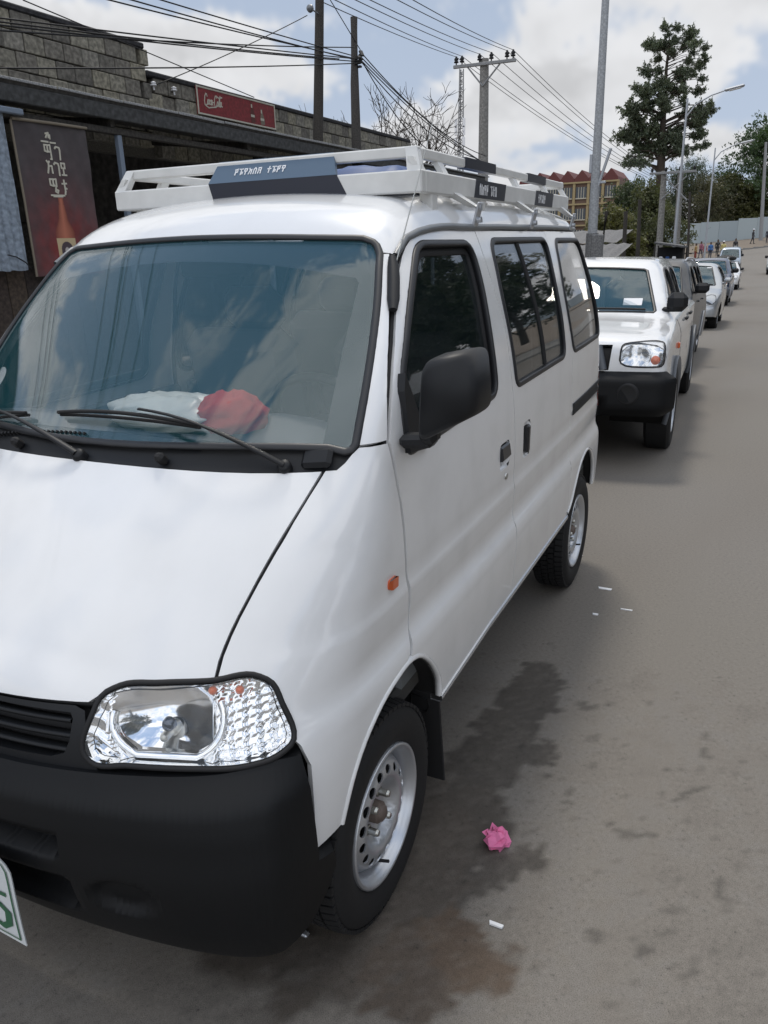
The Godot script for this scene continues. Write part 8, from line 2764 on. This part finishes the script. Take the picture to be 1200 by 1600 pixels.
# ---------------------------------------------------------------- people far up the street
func body_mesh(stride: float, sit := false) -> Array:
	# joints with radii; smooth union of tapered capsules, meshed as surface nets
	var J := [
		[Vector3(0, 1.55, 0.0), 0.062, Vector3(0, 1.64, 0.015), 0.098], [Vector3(0, 1.64, 0.015), 0.098, Vector3(0, 1.70, 0.01), 0.092], [Vector3(0, 1.40, 0), 0.07, Vector3(0, 1.55, 0.0), 0.06],
		[Vector3(-0.15, 1.38, 0), 0.085, Vector3(0.15, 1.38, 0), 0.085], [Vector3(0, 1.30, 0), 0.155, Vector3(0, 1.05, 0), 0.135], [Vector3(-0.08, 0.95, 0), 0.125, Vector3(0.08, 0.95, 0), 0.125],
		[Vector3(-0.09, 0.92, 0), 0.095, Vector3(-0.10, 0.50, stride * 0.5), 0.066], [Vector3(-0.10, 0.50, stride * 0.5), 0.064, Vector3(-0.10, 0.09, stride * 0.7 - maxf(0, -stride) * 0.2), 0.045], [Vector3(-0.10, 0.05, stride * 0.7 - 0.03), 0.045, Vector3(-0.11, 0.035, stride * 0.7 + 0.15), 0.035],
		[Vector3(0.09, 0.92, 0), 0.095, Vector3(0.10, 0.50, -stride * 0.35), 0.066], [Vector3(0.10, 0.50, -stride * 0.35), 0.064, Vector3(0.10, 0.10, -stride), 0.045], [Vector3(0.10, 0.055, -stride - 0.03), 0.045, Vector3(0.11, 0.035, -stride + 0.15), 0.035],
		[Vector3(-0.20, 1.37, 0), 0.062, Vector3(-0.25, 1.10, -stride * 0.4), 0.047], [Vector3(-0.25, 1.10, -stride * 0.4), 0.045, Vector3(-0.24, 0.86, -stride * 0.5 + 0.08), 0.034], [Vector3(-0.24, 0.86, -stride * 0.5 + 0.08), 0.036, Vector3(-0.24, 0.76, -stride * 0.5 + 0.10), 0.030],
		[Vector3(0.20, 1.37, 0), 0.062, Vector3(0.25, 1.10, stride * 0.4), 0.047], [Vector3(0.25, 1.10, stride * 0.4), 0.045, Vector3(0.24, 0.86, stride * 0.5 + 0.10), 0.034], [Vector3(0.24, 0.86, stride * 0.5 + 0.10), 0.036, Vector3(0.24, 0.76, stride * 0.5 + 0.12), 0.030]]
	var cs := 0.034
	var lo := Vector3(-0.36, -0.02, -0.5)
	var nx := 22
	var ny := 54
	var nz := 30
	var f := PackedFloat32Array()
	f.resize((nx + 1) * (ny + 1) * (nz + 1))
	f.fill(1.0)
	for j in J:
		var a: Vector3 = j[0]
		var b: Vector3 = j[2]
		var mx := maxf(j[1], j[3]) + 0.09
		var l0 := ((a.min(b) - Vector3.ONE * mx - lo) / cs).floor()
		var l1 := ((a.max(b) + Vector3.ONE * mx - lo) / cs).ceil()
		var ab := b - a
		var il := 1.0 / maxf(ab.length_squared(), 1e-6)
		for x in range(maxi(0, int(l0.x)), mini(nx, int(l1.x)) + 1):
			for y in range(maxi(0, int(l0.y)), mini(ny, int(l1.y)) + 1):
				for z in range(maxi(0, int(l0.z)), mini(nz, int(l1.z)) + 1):
					var p := lo + Vector3(x, y, z) * cs
					var t := clampf((p - a).dot(ab) * il, 0, 1)
					var d := (p - a - ab * t).length() - lerpf(j[1], j[3], t)
					var k := (x * (ny + 1) + y) * (nz + 1) + z
					var h := maxf(0.05 - absf(f[k] - d), 0.0) / 0.05
					f[k] = minf(f[k], d) - h * h * 0.0125
	var ids := {}
	var m := MB.new()
	var sy := nz + 1
	var sx := (ny + 1) * (nz + 1)
	for x in nx:
		for y in ny:
			for z in nz:
				var k := x * sx + y * sy + z
				var s := Vector3.ZERO
				var c := 0
				for e in [[0, 1], [0, 2], [0, 4], [1, 3], [1, 5], [2, 3], [2, 6], [3, 7], [4, 5], [4, 6], [5, 7], [6, 7]]:
					var A: int = e[0]
					var B: int = e[1]
					var fa := f[k + (A & 1) * sx + ((A >> 1) & 1) * sy + (A >> 2)]
					var fb := f[k + (B & 1) * sx + ((B >> 1) & 1) * sy + (B >> 2)]
					if (fa < 0.0) != (fb < 0.0):
						var t := fa / (fa - fb)
						s += Vector3(A & 1, (A >> 1) & 1, A >> 2).lerp(Vector3(B & 1, (B >> 1) & 1, B >> 2), t)
						c += 1
				if c > 0: ids[k] = m.add(lo + (Vector3(x, y, z) + s / c) * cs, Vector3.UP)
	for k in ids.keys():
		var f0 := f[k]
		for ax in [[sx, sy, 1], [sy, 1, sx], [1, sx, sy]]:
			if (f0 < 0.0) != (f[k + ax[0]] < 0.0) and ids.has(k - ax[1]) and ids.has(k - ax[2]) and ids.has(k - ax[1] - ax[2]):
				var q := [ids[k], ids[k - ax[1]], ids[k - ax[1] - ax[2]], ids[k - ax[2]]]
				if f0 >= 0.0: q.reverse()
				m.i.append_array([q[0], q[2], q[1], q[0], q[3], q[2]])
	smooth(m)
	return [m]

func build_people() -> void:
	var kinds := [body_mesh(0.22)[0], body_mesh(0.04)[0]]
	# outward normals
	for m in kinds:
		var c := 0.0
		for k in m.v.size(): c += m.n[k].dot((m.v[k] - Vector3(0, m.v[k].y, 0)))
		if c < 0:
			for k in m.n.size(): m.n[k] = -m.n[k]
	var skin := Color(0.10, 0.055, 0.035)
	var list := [
		[1176, 374, -112.0, 0, 1.6, [0.02, 0.02, 0.025], [0.02, 0.02, 0.03], "person in dark clothes and a white cap walking along the grey fence", true],
		[1110, 391, -93.0, 1, 0.3, [0.03, 0.12, 0.32], [0.03, 0.04, 0.07], "person in a bright blue jacket standing in the roadside market", false],
		[1087, 392, -91.0, 1, 2.0, [0.30, 0.19, 0.07], [0.20, 0.04, 0.03], "person in an orange and red wrap in the roadside market", false],
		[1095, 392, -95.0, 0, -0.6, [0.26, 0.09, 0.13], [0.06, 0.05, 0.08], "person in a pink top in the roadside market", false],
		[1101, 392, -92.0, 1, 0.9, [0.30, 0.08, 0.10], [0.35, 0.30, 0.25], "person in a dark red shawl in the roadside market", false],
		[1121, 388, -98.0, 0, 0.2, [0.02, 0.02, 0.02], [0.02, 0.02, 0.02], "person dressed in black near the slim street lamp", false],
		[1130, 390, -94.0, 1, 0.1, [0.50, 0.42, 0.16], [0.10, 0.09, 0.08], "person in a pale yellow shirt and white cap beside the parked cars", true],
		[1149, 384, -99.0, 1, 0.4, [0.02, 0.02, 0.025], [0.60, 0.60, 0.58], "person in a black jacket over white clothes behind the minibus", false],
		[1198, 384, -111.0, 1, 0.0, [0.03, 0.035, 0.05], [0.03, 0.03, 0.04], "person in dark blue clothes at the kerb of the bend", false]]
	for q in list:
		var f := on_z(q[0], q[1], q[2])
		var o := thing("person", q[7], "person", Vector3(f.x, land(f.x, q[2]) + (0.16 if q[2] < bend(f.x) else 0.0), q[2]), "people at the far end of the street")
		o.rotation.y = q[4]
		var src: MB = kinds[q[3]]
		var m := MB.new()
		m.v = src.v; m.n = src.n; m.i = src.i
		m.colored = true
		for p in src.v:
			var c := Color(q[5][0], q[5][1], q[5][2])
			if p.y < 0.96 and absf(p.x) < 0.20: c = Color(q[6][0], q[6][1], q[6][2])
			if p.y < 0.09: c = Color(0.03, 0.025, 0.02)
			if p.y > 1.50 or (p.y < 0.86 and absf(p.x) > 0.20): c = skin
			if p.y > 1.66 and not (p.z > 0.05 and p.y < 1.70): c = Color(0.012, 0.010, 0.010)
			m.c.append(c)
		part("body", m, M.vcol, o)
		if q[8]:
			m = MB.new()
			m.lathe_smooth(Vector3(0, 1.69, 0.01), Vector3.UP, [Vector2(0.105, 0.0), Vector2(0.108, 0.04), Vector2(0.09, 0.09), Vector2(0.04, 0.12), Vector2(0.0, 0.125)], 14)
			m.bevel_box(Vector3(0, 1.70, 0.14), Vector3(0.14, 0.015, 0.10), 0.005)
			part("cap", m, M.white, o)

# ---------------------------------------------------------------- litter on the road
func wad(r: float, seed_: int) -> MB:
	var g := RandomNumberGenerator.new()
	g.seed = seed_
	var nu := 13
	var nv := 8
	var p := []
	for j in nv + 1:
		for k in nu:
			var a := TAU * (k + g.randf_range(-0.35, 0.35)) / nu
			var b := PI * (j + (g.randf_range(-0.35, 0.35) if j > 0 and j < nv else 0.0)) / nv
			var d := Vector3(sin(b) * cos(a), cos(b) * 0.85, sin(b) * sin(a))
			var q := d * r * (1.0 + 0.42 * g.randf_range(-1.0, 0.6) * (1.0 if (j + k) % 2 else -0.6))
			q.y = maxf(q.y + r * 0.72, 0.0)
			p.append(q)
	var m := MB.new()
	for j in nv:
		for k in nu:
			var a: Vector3 = p[j * nu + k]
			var b: Vector3 = p[j * nu + (k + 1) % nu]
			var c: Vector3 = p[(j + 1) * nu + (k + 1) % nu]
			var d: Vector3 = p[(j + 1) * nu + k]
			if (b - a).cross(c - a).length() > 1e-9: m.flat_tri(a, b, c)
			if (c - a).cross(d - a).length() > 1e-9: m.flat_tri(a, c, d)
	# loose flaps
	for k in 5:
		var a := TAU * k / 5.0 + g.randf()
		var e := Vector3(cos(a), 0, sin(a))
		var f := Vector3(-e.z, 0.2, e.x)
		var o := e * r * 0.7 + Vector3(0, r * g.randf_range(0.3, 1.2), 0)
		m.flat_tri(o - f * r * 0.5, o + f * r * 0.45, o + e * r * 0.55 + Vector3(0, r * g.randf_range(-0.1, 0.5), 0))
	return m

func build_litter() -> void:
	var p := on_y(776, 1322)
	var o := thing("paper", "crumpled pink paper lying on the wet patch beside the minivan", "paper", Vector3(p.x, GY + 0.004, p.z))
	part("folds", wad(0.036, 31), M.pink, o)
	p = on_y(470, 1461)
	o = thing("wrapper", "small pale wrapper lying in front of the minivan's front tyre", "litter", Vector3(p.x, GY + 0.006, p.z))
	var m := MB.new()
	m.bevel_box(Vector3(0, 0.006, 0), Vector3(0.05, 0.010, 0.018), 0.003, Basis(Vector3.UP, -0.1))
	part("foil", m, M.alloy, o)
	for q in [[945, 922, 0.035, 0.012], [930, 962, 0.014, 0.008], [907, 870, 0.012, 0.008], [978, 955, 0.03, 0.004], [775, 1448, 0.02, 0.006]]:
		p = on_y(q[0], q[1])
		m = MB.new()
		m.hull8([Vector3(-q[2], 0.0, -q[3]), Vector3(q[2], 0.0, -q[3] * 0.4), Vector3(q[2] * 0.9, 0.0, q[3]), Vector3(-q[2] * 0.8, 0.0, q[3]), Vector3(-q[2], 0.004, -q[3]), Vector3(q[2], 0.007, -q[3] * 0.4), Vector3(q[2] * 0.9, 0.005, q[3]), Vector3(-q[2] * 0.8, 0.006, q[3])])
		var s := part("paper_scrap", m, M.white)
		s.position = Vector3(p.x, GY + 0.0055, p.z)
		tag(s, "small white paper scrap lying on the asphalt beside the minivan", "litter", "paper scraps on the asphalt")

func build_place() -> void:
	build_shop()
	build_poles()
	build_cars()
	build_trees()
	build_far()
	build_people()
	build_litter()
